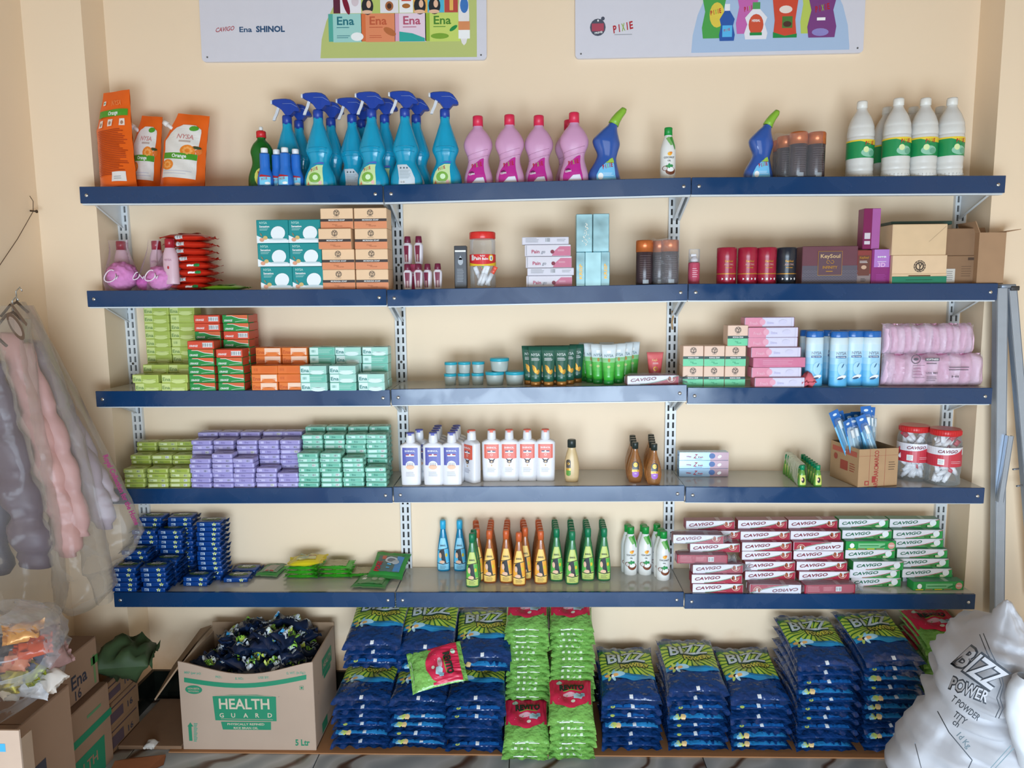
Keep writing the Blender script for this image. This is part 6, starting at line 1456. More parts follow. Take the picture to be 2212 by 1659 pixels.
# hair oil ranks
def rank(key, pf, yf, pb, n, what, grp, sc=(.93, .95, 1.13)):
    Y0 = max(.025, Yb(4, pf, yf) + .016); Y1 = .195
    for k in range(n):
        t = k / max(1, n - 1); Y = Y0 + (Y1 - Y0) * t if n > 1 else Y0
        px = pf + (pb - pf) * t
        if n > 1: Y = min(Y, Y0 + .043 * k) if n < 3 else Y
        pl(key, 4, px, Y, '%s, %s' % (what, ['frontmost', 'second from the front', 'third from the front', 'fourth from the front', 'rearmost'][k]), grp, py=1150, scale=sc, rz=random.uniform(-.06, .06))
rank('oilb', 957, 1234, 957, 2, 'blue hair oil bottle, left column', 'blue hair oil bottles'); rank('oilb', 993, 1234, 993, 2, 'blue hair oil bottle, right column', 'blue hair oil bottles')
GO = 'orange hair oil bottles'; GG = 'green hair oil bottles'
pl('oilg', 4, 1020, Yb(4, 1020, 1270) + .016, 'green hair oil bottle frontmost, left of the orange ones', GG, py=1190, scale=(.93, .95, 1.13)); pl('oilg', 4, 1023, Yb(4, 1020, 1270) + .052, 'green hair oil bottle just behind the frontmost green one', GG, py=1150, scale=(.93, .95, 1.13))
for k in range(3): pl('oilo', 4, 1030 - k, .105 + .042 * k, 'orange hair oil bottle in first column behind the green one, %s' % ['front', 'middle', 'rear'][k], GO, py=1150, scale=(.93, .95, 1.13))
rank('oilo', 1057, 1261, 1061, 5, 'orange hair oil bottle, second column', GO); rank('oilo', 1093, 1261, 1096, 5, 'orange hair oil bottle, third column', GO)
pl('oilo', 4, 1121, Yb(4, 1119, 1267) + .016, 'orange hair oil bottle standing out in front of the fourth column', GO, py=1190, scale=(.93, .95, 1.13))
rank('oilo', 1134, 1254, 1130, 4, 'orange hair oil bottle, fourth column', GO); rank('oilo', 1168, 1263, 1163, 5, 'orange hair oil bottle, fifth column', GO)
for i, (pf, yf, pb) in enumerate(((1202, 1257, 1198), (1236, 1264, 1232), (1270, 1256, 1265), (1305, 1256, 1300))):
    rank('oilg', pf, yf, pb, 5, 'green hair oil bottle, %s column of the green block' % NTH[i], GG)
GC = 'white coconut oil bottles on bottom shelf'; sc = (.98, .98, 1.02)
for px, py, l in ((1362, 1243, 'front left'), (1394, 1243, 'front middle'), (1433, 1255, 'frontmost right')):
    pl('coco', 4, px, Yb(4, px, py) + .022, 'white coconut oil bottle with green cap, %s' % l, GC, py=1180, scale=sc)
for px, Y, l in ((1356, .185, 'rear left'), (1390, .185, 'rear middle'), (1419, .190, 'rear right'), (1428, .140, 'middle row right')):
    pl('coco', 4, px, Y, 'white coconut oil bottle with green cap, %s' % l, GC, py=1140, scale=sc)
# toothpaste stacks
random.seed(33)
GT = 'toothpaste boxes stacked on bottom shelf'
TP = [('first', 1546, ['tpr', 'tpr', 'tpr_w', 'tpr_bw', 'tpr', 'tpr', 'tpr'], [1551, 1549, 1551, 1518, 1545, 1547, 1535]),
      ('second', 1660, ['tpr_fw', 'tpr', 'tpr', 'tpr', 'tpr', 'tpr', 'tpr'], [1676, 1664, 1664, 1657, 1657, 1654, 1648]),
      ('third', 1775, ['tpr_bw', 'tpr', 'tpr', 'tpr', 'tpr_flip', 'tpr', 'tpr'], [1793, 1781, 1776, 1769, 1769, 1763, 1757]),
      ('fourth', 1890, ['tpg', 'tpg', 'tpg', 'tpg', 'tpg_back', 'tpg', 'tpg'], [1892, 1890, 1898, 1880, 1882, 1874, 1867]),
      ('fifth', 2000, ['tpg', 'tpg', 'tpg', 'tpg', 'tpg', 'tpg', 'tpg'], [2004, 2003, 1996, 1993, 1985, 1984, 1977])]
YS = {'first': [.030, .035, .045, .052, .075, .114, .130], 'second': [.026, .062, .070, .085, .088, .108, .135], 'third': [.026, .060, .070, .088, .090, .110, .138], 'fourth': [.080, .078, .072, .098, .098, .120, .145], 'fifth': [.120, .085, .098, .105, .120, .122, .145]}
for nm, p0, ks, pxs in TP:
    z = zsh(4, at(p0, 1230, Y=.08).x) + .0005
    for k, (kk, px) in enumerate(zip(ks, pxs)):
        Y = YS[nm][k]; x = at(px, 1260 - 25 * k, Y=Y - .018).x
        col = 'green' if 'tpg' in kk else 'maroon'
        place(kk, (x, Y, z), (0, 0, R(random.uniform(-1.2, 1.2)) if '_' not in kk else R(random.uniform(-2.5, 2.5))), '%s and white toothpaste box, %s in the %s stack' % (col, ORD[6 - k], nm), GT)
        z += TPH + .0006
x = at(2020, 1270, Y=.05).x; place('tpg_back', (x, .052, zsh(4, x) + .0005), (0, 0, R(2)), 'green toothpaste box showing its green back, lying at the shelf front', GT)
zz_ = zsh(4, at(1508, 1160, Y=.03).x) + .0005 + (TPH + .0006) * 5
place('tpr_w', (at(1509, 1157, Y=.056).x, .074, zz_), (0, 0, R(-2)), 'loose toothpaste box in clear wrap jutting left of the first stack', GT)
# string on the upright
b = MB(); P0 = at(1452, 672, Y=.205); P1 = at(1453, 712, Y=.205); b.tube([P0, P0 + (P1 - P0) * .3 + Vector((.003, 0, 0)), P0 + (P1 - P0) * .6 - Vector((.002, 0, 0)), P1], .003, m('#b8966c', .7), 6)
tag(b.build('string'), 'frayed tan string hanging on the upright right of the middle bay', 'string')

# ------------------------------------------------------------------ the floor below the shelves
KB = m('#a5744c', .75, var=.12, scale=9)
b = MB(); b.rbox(.20, 2.50, -.100, .20, .0005, .0045, .001, KB, smooth=False)
tag(b.build('cardboard_sheet'), 'long brown cardboard sheet lying on the floor under the bag stacks', 'cardboard')
Z0 = .005
def bizz_bag(key, seed, topprint, price=True, w=.185, l=.235, t=.031):
    NV = crinkle(m('#12386f', .14, var=.45, scale=13, bump=1.0, bscale=36, coat=.8), .012)
    b, tf, ff = pillow(w, l, t, 14, 14, seed, .55, NV, .014)
    if topprint:
        G1_, G2_ = m('#2f6f34', .3, var=0), m('#b4c94a', .3, var=0); cx, cy, rx, ry = .05, .26, 1.45, .72
        d = Dec().rect(-.93, .80, .93, .97, m('#3f5a66', .3, var=0), 1, 10, 1)
        d.strip([(-.97 + .097 * i, -.34 + .05 * math.sin(i * .4)) for i in range(21)], [(-.97 + .097 * i, -.14 + .05 * math.sin(i * .4)) for i in range(21)], m('#2f94cc', .3, var=.0), 1)
        d.rect(-.98, -.18, .98, .80, G1_, 1, 12, 6)
        n = 72
        for i in range(n):
            a0, a1 = 2 * math.pi * i / n, 2 * math.pi * (i + 1) / n
            def rp(a, r):
                u = cx + rx * r * math.cos(a); v = cy + ry * r * math.sin(a); return (max(-.98, min(.98, u)), max(-.18, min(.84, v)))
            mm = G2_ if i % 3 != 2 else G1_
            if i % 3 == 2: continue
            for r0, r1 in ((.0, .2), (.2, .36), (.36, .5), (.5, .64), (.64, .76), (.76, .88)):
                rr = r1 if (r1 < 1 or i % 3 != 2) else .93
                d.poly([rp(a0, r0), rp(a0, rr), rp(a1, rr), rp(a1, r0)] if r0 > 0 else [rp(a0, 0), rp(a0, rr), rp(a1, rr)], mm, 2)
        d.text('BIZZ', .00, .29, .40, m('#1f4038', .3, var=0), 5, w=1.50, rot=.08, shear=.1, bold=.055, cut=True).text('BIZZ', .01, .31, .36, m('#c3cccf', .3, var=0), 8, w=1.42, rot=.08, shear=.1, bold=.022, cut=True)
        d.text('POWER+', .28, .08, .18, BLK, 5, w=1.1, rot=.10, bold=.08, cut=True).text('POWER+', .28, .09, .155, m('#d2c84a', .3, var=0), 8, w=1.04, rot=.10, bold=.04, cut=True)
        d.ell(-.42, -.20, .30, .09, m('#a9d4e6', .3, var=0), 3)
        for k, c in enumerate(('#e8b06a', '#8fc7e2', '#c3d66a', '#e8b06a', '#c3d66a', '#a9d4e6')): d.ell(-.62 + .14 * math.cos(R(60 * k)), -.22 + .10 * math.sin(R(60 * k)), .12, .05, m(c, .3, var=0), 4, 8, R(60 * k))
        d.ell(-.62, -.22, .07, .05, BLK, 5, 10).ell(-.58, -.25, .05, .05, WHT, 6, 8).lines(-.15, .7, -.25, -.15, 2, INK, 3, .25)
        b.stamp(d, tf, .00035)
    e = Dec()
    if seed % 3 == 0: e.rect(-.9, .55, .9, .95, m('#2a83bf', .3, var=.1), 1, 10, 1).ell(-.6, .7, .12, .22, m('#c9d66a', .3, var=0), 2, 8).ell(-.45, .65, .10, .2, m('#e8c48a', .3, var=0), 2, 8).ell(-.70, .6, .1, .2, m('#8fc7e2', .3, var=0), 2, 8)
    elif seed % 3 == 1: e.rect(-.8, .62, .8, .88, m('#1c62aa', .3, var=.15), 1, 10, 1).ell(-.62, .7, .08, .12, m('#c9d66a', .3, var=0), 2, 8)
    b.stamp(e, ff)
    if price:
        q = MB(); c = .0 + .1 * math.sin(seed); q.stamp(Dec().rect(c - .06, .58, c + .06, .92, m('#e9edf0', .35, var=0), 3, 1, 1), ff)
        kind(key, 'detergent_bag', 'bag', [('bag_body', b), ('price_sticker', q)])
    else: kind(key, 'detergent_bag', 'bag', [('bag_body', b)])
for i in range(6): bizz_bag('bz%d' % i, 100 + i, False, i % 2 == 0 or i == 3)
bizz_bag('bzt', 110, True); bizz_bag('bzt2', 113, True)
def revito_bag(key, seed, topprint, w=.142, l=.165, t=.0235):
    GR_ = crinkle(m('#7cb659', .18, var=.3, scale=14, bump=1.0, bscale=44, coat=.6), .010)
    b, tf, ff = pillow(w, l, t, 12, 12, seed, .75, GR_, .010)
    CR = m('#cf2a4c', .3, var=.1)
    b.stamp(Dec().strip([(-.99, .985), (-.4, .99), (.4, .99), (.99, .985)], [(-.99, .985), (-.4, .99), (.4, .99), (.99, .985)], CR, 1), tf)
    for s_ in (-1, 1): b.stamp(Dec().rect(s_ * .90 - .06, -.25, s_ * .90 + .06, .9, CR, 2, 2, 8), tf)
    if topprint:
        d = Dec()
        for j in range(7):   # rounded red panel
            v0 = -.45 + 1.39 * j / 7; v1 = -.45 + 1.39 * (j + 1) / 7; f = lambda v: min(.95, .95 * math.sqrt(max(0.02, 1 - (max(0, .20 - v) / .66) ** 2)))
            d.strip([(f(v0) * (-1 + .2 * i), v0) for i in range(11)], [(f(v1) * (-1 + .2 * i), v1) for i in range(11)], CR, 3)
        d.text('REVITO', .08, .36, .26, m('#20382a', .35, var=0), 8, w=1.15, rot=.05, bold=.05, cut=True).ell(.1, .33, .45, .02, m('#6fae3a', .35, var=0), 5, 14, .05)
        d.poly([(.15, -.04), (.5, -.1), (.62, .14), (.3, .22), (.15, .12)], m('#b4d2dc', .35, var=0), 5).poly([(.42, -.02), (.66, .05), (.66, .2), (.5, .24)], m('#8fb9c9', .35, var=0), 6).ell(-.05, .14, .3, .1, m('#d8a8b4', .4, var=0), 4).ell(.12, -.16, .10, .07, m('#dfe0cc', .35, var=0), 5, 12).ell(-.5, .74, .14, .1, m('#b9d3bc', .35, var=0), 5, 10)
        for k in range(8): d.ell(random.uniform(-.7, .7), random.uniform(-.1, .8), .018, .014, m('#e8a0b0', .35, var=0), 4, 6)
        b.stamp(d, tf, .0004)
    e = Dec()
    if seed % 2: 
        for k in range(4): e.rect(-.5 + .27 * k, .55, -.38 + .27 * k, .8, m('#e3eed8', .35, var=0), 2)
    else: e.rect(-.5, .28, -.05, .55, m('#e9ecec', .35, var=0), 2, 3, 1).lines(.1, .6, .3, .6, 2, m('#dfe8d8', .35, var=0), 2)
    b.stamp(e, ff); kind(key, 'detergent_bag', 'bag', b)
for i in range(4): revito_bag('rv%d' % i, 200 + i, False)
revito_bag('rvt', 210, True)
def bag_stack(keys, topkey, pxb, pyb, n, what, grp, yc=None, step=.0292, amax=9, rz=0.0, l=.235, lean=0.0, z0=Z0, slide=.0035, hide=0):
    x = at(pxb, pyb, Z=z0 + .005).x; yf = at(pxb, pyb, Z=z0 + .005).y if yc is None else yc
    for k in range(hide, n):
        a = R(amax * k / max(1, n - 1)) * .8 + R(random.uniform(-.5, .5))
        key = topkey if k == n - 1 else random.choice(keys)
        zc = z0 + step * k
        o = place(key, (x + random.uniform(-.004, .004) + lean * k, yf + l / 2 + slide * k + random.uniform(-.003, .003), zc + math.sin(a) * l / 2), (a, R(random.uniform(-.6, .6)), rz + R(random.uniform(-2.0, 2.0))), '%s %s' % (what, ORD[n - 1 - k]), grp)
BZ = ['bz%d' % i for i in range(6)]; RV = ['rv%d' % i for i in range(4)]
random.seed(40)
GA = 'blue detergent bags'
bag_stack(BZ, 'bzt', 784, 1606, 6, 'blue detergent bag, front stack beside the open carton,', GA, yc=-.075, step=.0272)
bag_stack(BZ, 'bzt2', 907, 1607, 6, 'blue detergent bag, second front stack,', GA, yc=-.078, step=.0272)
bag_stack(BZ, 'bzt', 1028, 1614, 6, 'blue detergent bag, third front stack beside green bags,', GA, yc=-.086, step=.0285, rz=-.02)
def upper(px, n, zb, y0, what, key):
    x = at(px, 1400, Y=y0).x
    for k in range(n):
        a = R(13 + 4 * k / n)
        place(key if k == n - 1 else random.choice(BZ), (x + random.uniform(-.003, .003), y0 + .235 / 2 * math.cos(a), zb + .030 * k + math.sin(a) * .1175), (a, 0, R(random.uniform(-1.5, 1.5))), '%s %s' % (what, ORD[n - 1 - k]), GA)
upper(805, 3, .245, -.016, 'blue detergent bag, upper back pile left,', 'bzt'); upper(921, 3, .228, -.012, 'blue detergent bag, upper back pile middle,', 'bzt2'); upper(1040, 2, .236, -.018, 'blue detergent bag, upper back pile right,', 'bzt')
GV = 'green and red detergent bags'
bag_stack(RV, 'rvt', 1140, 1570, 17, 'green detergent bag, left rear stack,', GV, yc=.030, step=.0205, amax=20, l=.165, slide=.0008, hide=3)
bag_stack(RV, 'rvt', 1236, 1570, 17, 'green detergent bag, right rear stack,', GV, yc=.030, step=.0207, amax=20, l=.165, slide=.0008, hide=5)
bag_stack(RV, 'rvt', 1137, 1627, 3, 'green detergent bag, short left front stack,', GV, yc=-.125, step=.0195, amax=24, l=.165, slide=.001)
bag_stack(RV, 'rvt', 1235, 1634, 6, 'green detergent bag, right front stack,', GV, yc=-.125, step=.0215, amax=24, l=.165, slide=.001)
bag_stack(BZ, 'bzt2', 1361, 1606, 6, 'blue detergent bag, wide stack next to green bags,', GA, yc=-.075, step=.0295, amax=16, slide=.002)
bag_stack(BZ, 'bzt', 1500, 1604, 7, 'blue detergent bag, second stack right of the green bags,', GA, yc=-.072, step=.0290, amax=16, slide=.002, rz=.02)
bag_stack(BZ, 'bzt2', 1632, 1606, 6, 'blue detergent bag, third stack right of the green bags,', GA, yc=-.074, step=.0300, amax=16, slide=.002, rz=.03)
bag_stack(BZ, 'bzt', 1770, 1602, 10, 'blue detergent bag, tall fourth stack right of green bags,', GA, yc=-.072, step=.0290, amax=16, slide=.001, rz=.03)
bag_stack(BZ, 'bzt2', 1905, 1598, 10, 'blue detergent bag, tall rightmost blue stack,', GA, yc=-.068, step=.0305, amax=16, slide=.001, rz=.03)
bag_stack(RV, 'rvt', 2030, 1580, 14, 'green detergent bag, shaded stack beside the white sack,', GV, yc=-.005, step=.0235, amax=14, l=.185, slide=.0)
for o in list(COL.objects)[-16:]:
    if o.parent is None and 'shaded stack' in o.get('label', ''): o.scale = (1.12, 1.1, 1.1)
o = place('rvt', (at(943, 1425, Y=-.060).x, -.045, .258), (R(38), R(0), R(-72)), 'loose red and green bag lying sideways on the blue bags', GV, scale=(.95, .95, 1.2)); o.rotation_euler = (Matrix.Rotation(R(36), 3, 'X') @ Matrix.Rotation(R(-75), 3, 'Z')).to_euler()

# ------------------------------------------------------------------ open carton with packets
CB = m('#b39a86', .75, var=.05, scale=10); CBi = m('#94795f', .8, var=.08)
GT_ = m('#268460', .55, var=.03)
g = empty('carton', (0, 0, 0), (0, 0, 0), 'large open cardboard carton with green lettering full of crumpled packets', 'carton')
xl, xr, yf, yb, hh, th = .243, .668, -.086, .17, .295, .004
def fh(u): return hh - .038 * math.sin(math.pi * min(1, max(0, u))) ** 1.3
b = MB(); n = 16; vs = []
for s_ in (0, th):
    for i in range(n + 1):
        u = i / n; x = xl + (xr - xl) * u; bow = -.006 * math.sin(math.pi * u)
        for v in (0, .5, 1): vs.append((x, yf + s_ + bow * v, Z0 + fh(u) * v))
K3 = 3 * (n + 1); fs = []
for s_ in (0, K3):
    for i in range(n):
        for j in (0, 1): q = s_ + i * 3 + j; fs.append((q, q + 3, q + 4, q + 1) if s_ == 0 else (q + 1, q + 4, q + 3, q))
for i in range(n): fs.append((i * 3 + 2, i * 3 + 5, K3 + i * 3 + 5, K3 + i * 3 + 2))
b.add(vs, fs, CB); 
d = Dec(); W_ = xr - xl
def cp(px, py):  # photo pixel on the front panel -> panel coordinates
    p = at(px, py, Y=yf); return (p.x, p.z)
def crect(px0, py0, px1, py1, ma, l=1, nx=1):
    a = cp(px0, py1); c = cp(px1, py0); d.rect(a[0], a[1], c[0], c[1], ma, l, nx, 1)
pts = [(398 + 264 * i / 12, 1463 + 14 * math.sin(math.pi * i / 12) - 6 * i / 12) for i in range(13)]
d.strip([cp(x, y + 10) for x, y in pts], [cp(x, y) for x, y in pts], GT_, 1)
hcol = m('#5f9a80', .6, var=0)
for t_, px, py, w_ in (('MRP (per pc):', 417, 1453, 40), ('PKD.:', 474, 1461, 15), ('B. NO.:', 519, 1464, 19), ('USE BY:', 571, 1462, 25), ('G. WT. (In Kg.):', 640, 1453, 44)):
    q = cp(px, py + 2); d.text(t_, q[0], q[1], .0075, hcol, 1, w=w_ / 735, rot=0.03 * (px - 530) / 110)
q = cp(419, 1489); d.ell(q[0], q[1], .0275, .0145, GT_, 1, 20); d.text('NON-SESTA', q[0], q[1] + .001, .0055, CB, 2, w=.038, bold=.03).text('PHYTOSTEROL', q[0], q[1] - .008, .005, CB, 2, w=.034)
d.poly([cp(466, 1555), cp(598, 1557), cp(597, 1504), cp(556, 1499), cp(500, 1499), cp(460, 1503)], GT_, 1)
d.strip([cp(470, 1502), cp(530, 1500.5), cp(588, 1503)], [cp(470, 1500.8), cp(530, 1499.3), cp(588, 1501.8)], CB, 2).strip([cp(478, 1552), cp(590, 1554)], [cp(478, 1551), cp(590, 1553)], CB, 2)
q = cp(529, 1530); d.text('HEALTH', q[0], q[1], .0345, m('#c9b8a0', .7, var=0), 2, w=.160)
for i, x in enumerate((471, 490.5, 511, 531, 551, 576)):   # small serifs
    pass
for i, c in enumerate('GUARD'):
    q = cp((480, 505, 532, 557, 584)[i], 1548.5); d.text(c, q[0], q[1], .0145, m('#c9b8a0', .7, var=0), 2)
d.poly([cp(482, 1575), cp(586, 1576), cp(586, 1558.5), cp(478, 1558)], GT_, 1)
q = cp(532, 1565.5); d.text('PHYSICALLY REFINED', q[0], q[1], .0070, m('#c9b8a0', .7, var=0), 2, w=.118); q = cp(532, 1573.8); d.text('RICE BRAN OIL', q[0], q[1], .0070, m('#c9b8a0', .7, var=0), 2, w=.078)
q = cp(654, 1610); d.text('5 Ltr', q[0], q[1], .020, GT_, 1, w=.046, bold=.03)
a = cp(652, 1486); d.ring(a[0], a[1] + .001, .0075, .0088, GT_, 1, 4, 45, 405).ell(a[0], a[1] + .001, .0035, .0035, GT_, 1, 10)
crect(409, 1569, 414, 1600, GT_); a = cp(411.5, 1560); d.poly([cp(405, 1569), cp(418, 1569), a], GT_, 1)
for i in range(12): crect(419, 1562 + i * 3.4, 427 - (i % 3), 1564 + i * 3.4, hcol)
b.stamp(d, lambda u, v, h: (u, yf - .006 * math.sin(math.pi * min(1, max(0, (u - xl) / W_))) * min(1, (v - Z0) / fh((u - xl) / W_)) - h - .0004, v), .0003)
b.build('front_panel', g)
b = MB(); b.box(xr - th, xr, yf + th, yb, Z0, Z0 + hh, CB, {'left': CBi})
d = Dec(); d.rect(-.035, .195, .075, .250, GT_, 1).text('HEALTH', .02, .215, .020, CB, 2, w=.09).poly([(-.02, .178), (.055, .178), (.06, .193), (-.022, .193)], GT_, 1).rect(-.06, .01, .0, .045, GT_, 1)
b.stamp(d, lambda u, v, h: (xr + h, u + .045, v + Z0)); b.build('side_panel', g)
b = MB(); b.box(xl, xl + th, yf + th, yb, Z0, Z0 + hh * .93, CB, {'right': CBi}); b.build('side_panel', g)
b = MB(); b.box(xl, xr, yb - th, yb, Z0, Z0 + hh + .012, CBi); b.build('back_panel', g)
MB().box(xl, xr, yf + th, yb - th, Z0, Z0 + th, CBi).build('bottom_panel', g)
b = MB()   # long left flap hanging out and curling down towards the front
fp = [(xl, yf + .002, .285), (xl - .004, .05, .295), (xl + .002, yb - .01, .305)]
fq = [(xl - .072, yf - .02, .185), (xl - .060, .0, .240), (xl - .03, yb - .03, .300)]
b.add([fp[0], fp[1], fp[2], fq[0], fq[1], fq[2]] + [(x + .003, y, z - .004) for x, y, z in fp + fq], [(0, 1, 4, 3), (1, 2, 5, 4), (6, 9, 10, 7), (7, 10, 11, 8), (3, 4, 10, 9), (0, 3, 9, 6)], CBi); b.build('flap', g)
def crumple(key, seed):
    b, tf, ff = pillow(.105, .080, .036, 12, 10, seed, 1.5, m('#16243f', .22, var=.4, scale=20, bump=.5, bscale=40), .012, True)
    d = Dec(); random.seed(seed)
    for k in range(4):
        u, v = random.uniform(-.6, .6), random.uniform(-.6, .6); d.rect(u - .24, v - .17, u + .24, v + .17, m(('#cfd6dc', '#7aa53c', '#3b9bd0', '#c5d45a')[k], .3, var=0), 1 + k % 2, 3, 2)
    for k in range(5): d.poly([(-.5 + .16 * k, .1), (-.42 + .16 * k, .1), (-.30 + .16 * k, .5), (-.42 + .16 * k, .5)], m('#7fb63a', .3, var=0), 4)
    d.rect(-.7, -.75, .1, -.45, m('#c3cbd2', .3, var=0), 2, 5, 3).ell(.5, .1, .22, .3, m('#cfd6dc', .3, var=0), 3).text('BIZZ', .1, -.35, .28, m('#c9d2d4', .3, var=0), 5, w=.7, bold=.05, rot=.1)
    b.stamp(d, tf, .0005); b.stamp(d, lambda u, v, h: (lambda p: (p[0], p[1], .036 - p[2]))(tf(-u, v, h)), .0005); kind(key, 'detergent_packet', 'packet', b)
for i in range(5): crumple('cr%d' % i, 300 + i)
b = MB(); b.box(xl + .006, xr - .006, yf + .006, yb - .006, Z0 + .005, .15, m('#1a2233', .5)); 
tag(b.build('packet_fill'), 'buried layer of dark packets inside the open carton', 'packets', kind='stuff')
random.seed(52); cnt = 0
for lay, (nx_, ny_, z, mg) in enumerate(((5, 3, .185, .0), (5, 3, .232, .012), (4, 3, .272, .04), (3, 2, .305, .07))):
    for i in range(nx_):
        for j in range(ny_):
            x = xl + .068 + mg + (xr - xl - .142 - 2 * mg) * i / (nx_ - 1) + random.uniform(-.012, .012) + (.022 if lay == 3 else 0); y = yf + .068 + mg * .6 + (yb - yf - .122 - mg * .8) * j / max(1, ny_ - 1) + random.uniform(-.008, .008) + .02 * (lay > 1)
            if lay >= 2 and j == 0 and i < 1: continue
            place('cr%d' % random.randrange(5), (x, y, z + random.uniform(-.006, .006)), (R(random.uniform(-28, 28)), R(random.uniform(-25, 25)), random.uniform(0, 6.28)), 'crumpled navy and green packet in the open carton', 'crumpled packets in the open carton', scale=(.95, .95, 1)); cnt += 1

# ------------------------------------------------------------------ boxes, bag and coats at the left
KR3 = m('#9a7a62', .8, var=.08, scale=10); KR4 = m('#7d604b', .8, var=.08, scale=10)
BKI = m('#3a3a46', .6, var=0); BLI = m('#4a92b8', .6, var=0)
def carton(x0, x1, y0, y1, z0, z1, dec, label, ma=KR3, top_ma=KR4, seam=True):
    g = empty('cardboard_box', ((x0 + x1) / 2, (y0 + y1) / 2, z0), (0, 0, 0), label, 'box', None)
    b = MB(); hx, hy, h = (x1 - x0) / 2, (y1 - y0) / 2, z1 - z0
    b.rbox(-hx, hx, -hy, hy, 0, h, .0025, ma, smooth=False)
    b.stamp(dec, lambda u, v, k: (hx + k, u - (y0 + y1) / 2, v - z0), .0006)
    b.build('carton_body', g)
    f = MB(); f.box(-hx + .002, hx - .001, -hy + .002, -.002, h, h + .003, top_ma); f.build('top_flap', g)
    f = MB(); f.box(-hx + .002, hx - .001, .002, hy - .002, h, h + .003, top_ma); f.build('top_flap', g)
    return g
pG = at(235, 1470, Y=-.12); pQ = at(213, 1370, Y=-.115)
d = Dec(); d.strip([(-.50, .145), (-.12, .145)], [(-.50, .168), (-.12, .168)], GT_, 1).poly([(-.36, .0), (-.17, .0), (-.165, .105), (-.36, .105)], GT_, 1).text('HEALTH', -.28, .050, .030, KR3, 2, w=.15).lines(-.24, -.15, .19, .22, 1, m('#5f8a60', .7, var=0), 1)
xg = pG.x
carton(-.188, xg, -.50, -.125, .0, pG.z - .003, d, 'brown box with green stripe at the bottom of the left pile')
d = Dec().text('Ena', -.225, pG.z + .045, .040, BKI, 1, w=.075).rect(-.165, pG.z + .07, -.13, pG.z + .095, m('#3f7a3c', .7, var=0), 1).text('16', -.235, pG.z + .008, .028, BKI, 1, w=.03).rect(-.155, pG.z + .01, -.145, pG.z + .1, m('#6f8a5a', .7, var=0), 1)
carton(-.185, pQ.x, -.485, -.13, pG.z + .001, pQ.z, d, 'brown box with dark printed letters on top of the green striped one')
pN = at(150, 1475, Y=-.50)
d = Dec().text('15', -.62, .22, .035, BKI, 1, w=.035).rect(-.66, .30, -.61, .33, BKI, 1).rect(-.80, .29, -.72, .305, BLI, 1).rect(-.80, .15, -.70, .17, BLI, 1).lines(-.78, -.6, .25, .29, 2, m('#6a7684', .7, var=0), 1).rect(-.72, .08, -.62, .12, BLI, 1)
carton(-.188, pN.x, -.86, -.502, .0, pN.z - .004, d, 'near brown box with blue print under the colourful poly bag')
pR = at(290, 1425, Y=.05)
zt = pR.z
for i, (za, zb, l) in enumerate(((0, zt * .36, 'lowest'), (zt * .36 + .001, zt * .70, 'middle'), (zt * .70 + .001, zt, 'top'))):
    d = Dec().rect(-.14, zb - .016, .04, zb - .012, m('#40303a', .7, var=0), 1).rect(-.13, za + .015, -.04, zb - .03, m('#55434a', .7, var=0), 1).text('16', .0, za + .02, .02, BKI, 1, w=.03)
    carton(.0, pR.x + (.004 if i == 1 else 0), -.118, .055, za, zb, d, '%s of three small brown boxes by the left pier' % l, ma=m('#8c6a4c', .8, var=.1))
# green sack-cloth bag on them
b, tf, ff = pillow(.16, .15, .10, 12, 12, 71, 1.0, m('#3a4f30', .6, var=.5, scale=20), .01, True)
o = tag(b.build('crumpled_bag'), 'dark green crumpled bag on top of the small brown boxes', 'bag'); o.location = (.045, -.035, zt + .004); o.rotation_euler = (0, R(4), .3)
# light flap with blue print at the very corner
b = MB(); pa = at(2, 1568, Y=-.90); pb_ = at(44, 1575, Y=-.90); b.box(-.19, pb_.x, -.905, -.901, 0, pb_.z, m('#b59d8b', .75, var=.05)); b.box(pb_.x - .004, pb_.x, -.90, -.87, 0, pb_.z - .02, m('#8f7660', .8))

b.stamp(Dec().rect(pb_.x - .09, pb_.z - .045, pb_.x - .03, pb_.z - .028, m('#3f9ccc', .6, var=0), 1).rect(pb_.x - .045, pb_.z - .16, pb_.x - .02, pb_.z - .13, BLI, 1), lambda u, v, h: (u, -.905 - h, v))
tag(b.build('cardboard_flap_piece'), 'pale cardboard piece with blue bar in the bottom left corner', 'cardboard')
# scraps
b = MB(); b.add([(.10, -.13, .004), (.20, -.115, .006), (.215, -.16, .003), (.17, -.21, .003), (.08, -.23, .012), (.07, -.17, .02)], [(0, 1, 2, 3, 4, 5)], m('#9c5f3c', .75, var=.2)); b.add([(.10, -.13, .001), (.20, -.115, .001), (.215, -.16, .001), (.17, -.21, .001), (.08, -.23, .001), (.07, -.17, .001)], [(5, 4, 3, 2, 1, 0)], m('#9c5f3c', .75, var=.2))
tag(b.build('cardboard_scrap'), 'torn reddish cardboard scrap on the floor left of the carton', 'cardboard')
b, tf, ff = pillow(.035, .03, .022, 6, 6, 77, 1.4, m('#cfc8c0', .6), .003); o = tag(b.build('paper_scrap'), 'small crumpled white paper on the floor by the cardboard', 'paper'); o.location = (at(322, 1618, Z=.01).x, -.08, .005)
b = MB(); b.rbox(.03, .235, -.085, .19, .0006, .014, .002, m('#8a6a50', .8, var=.1), smooth=False); tag(b.build('cardboard_stack'), 'flattened brown cardboard lying between the small boxes and the carton', 'cardboard')

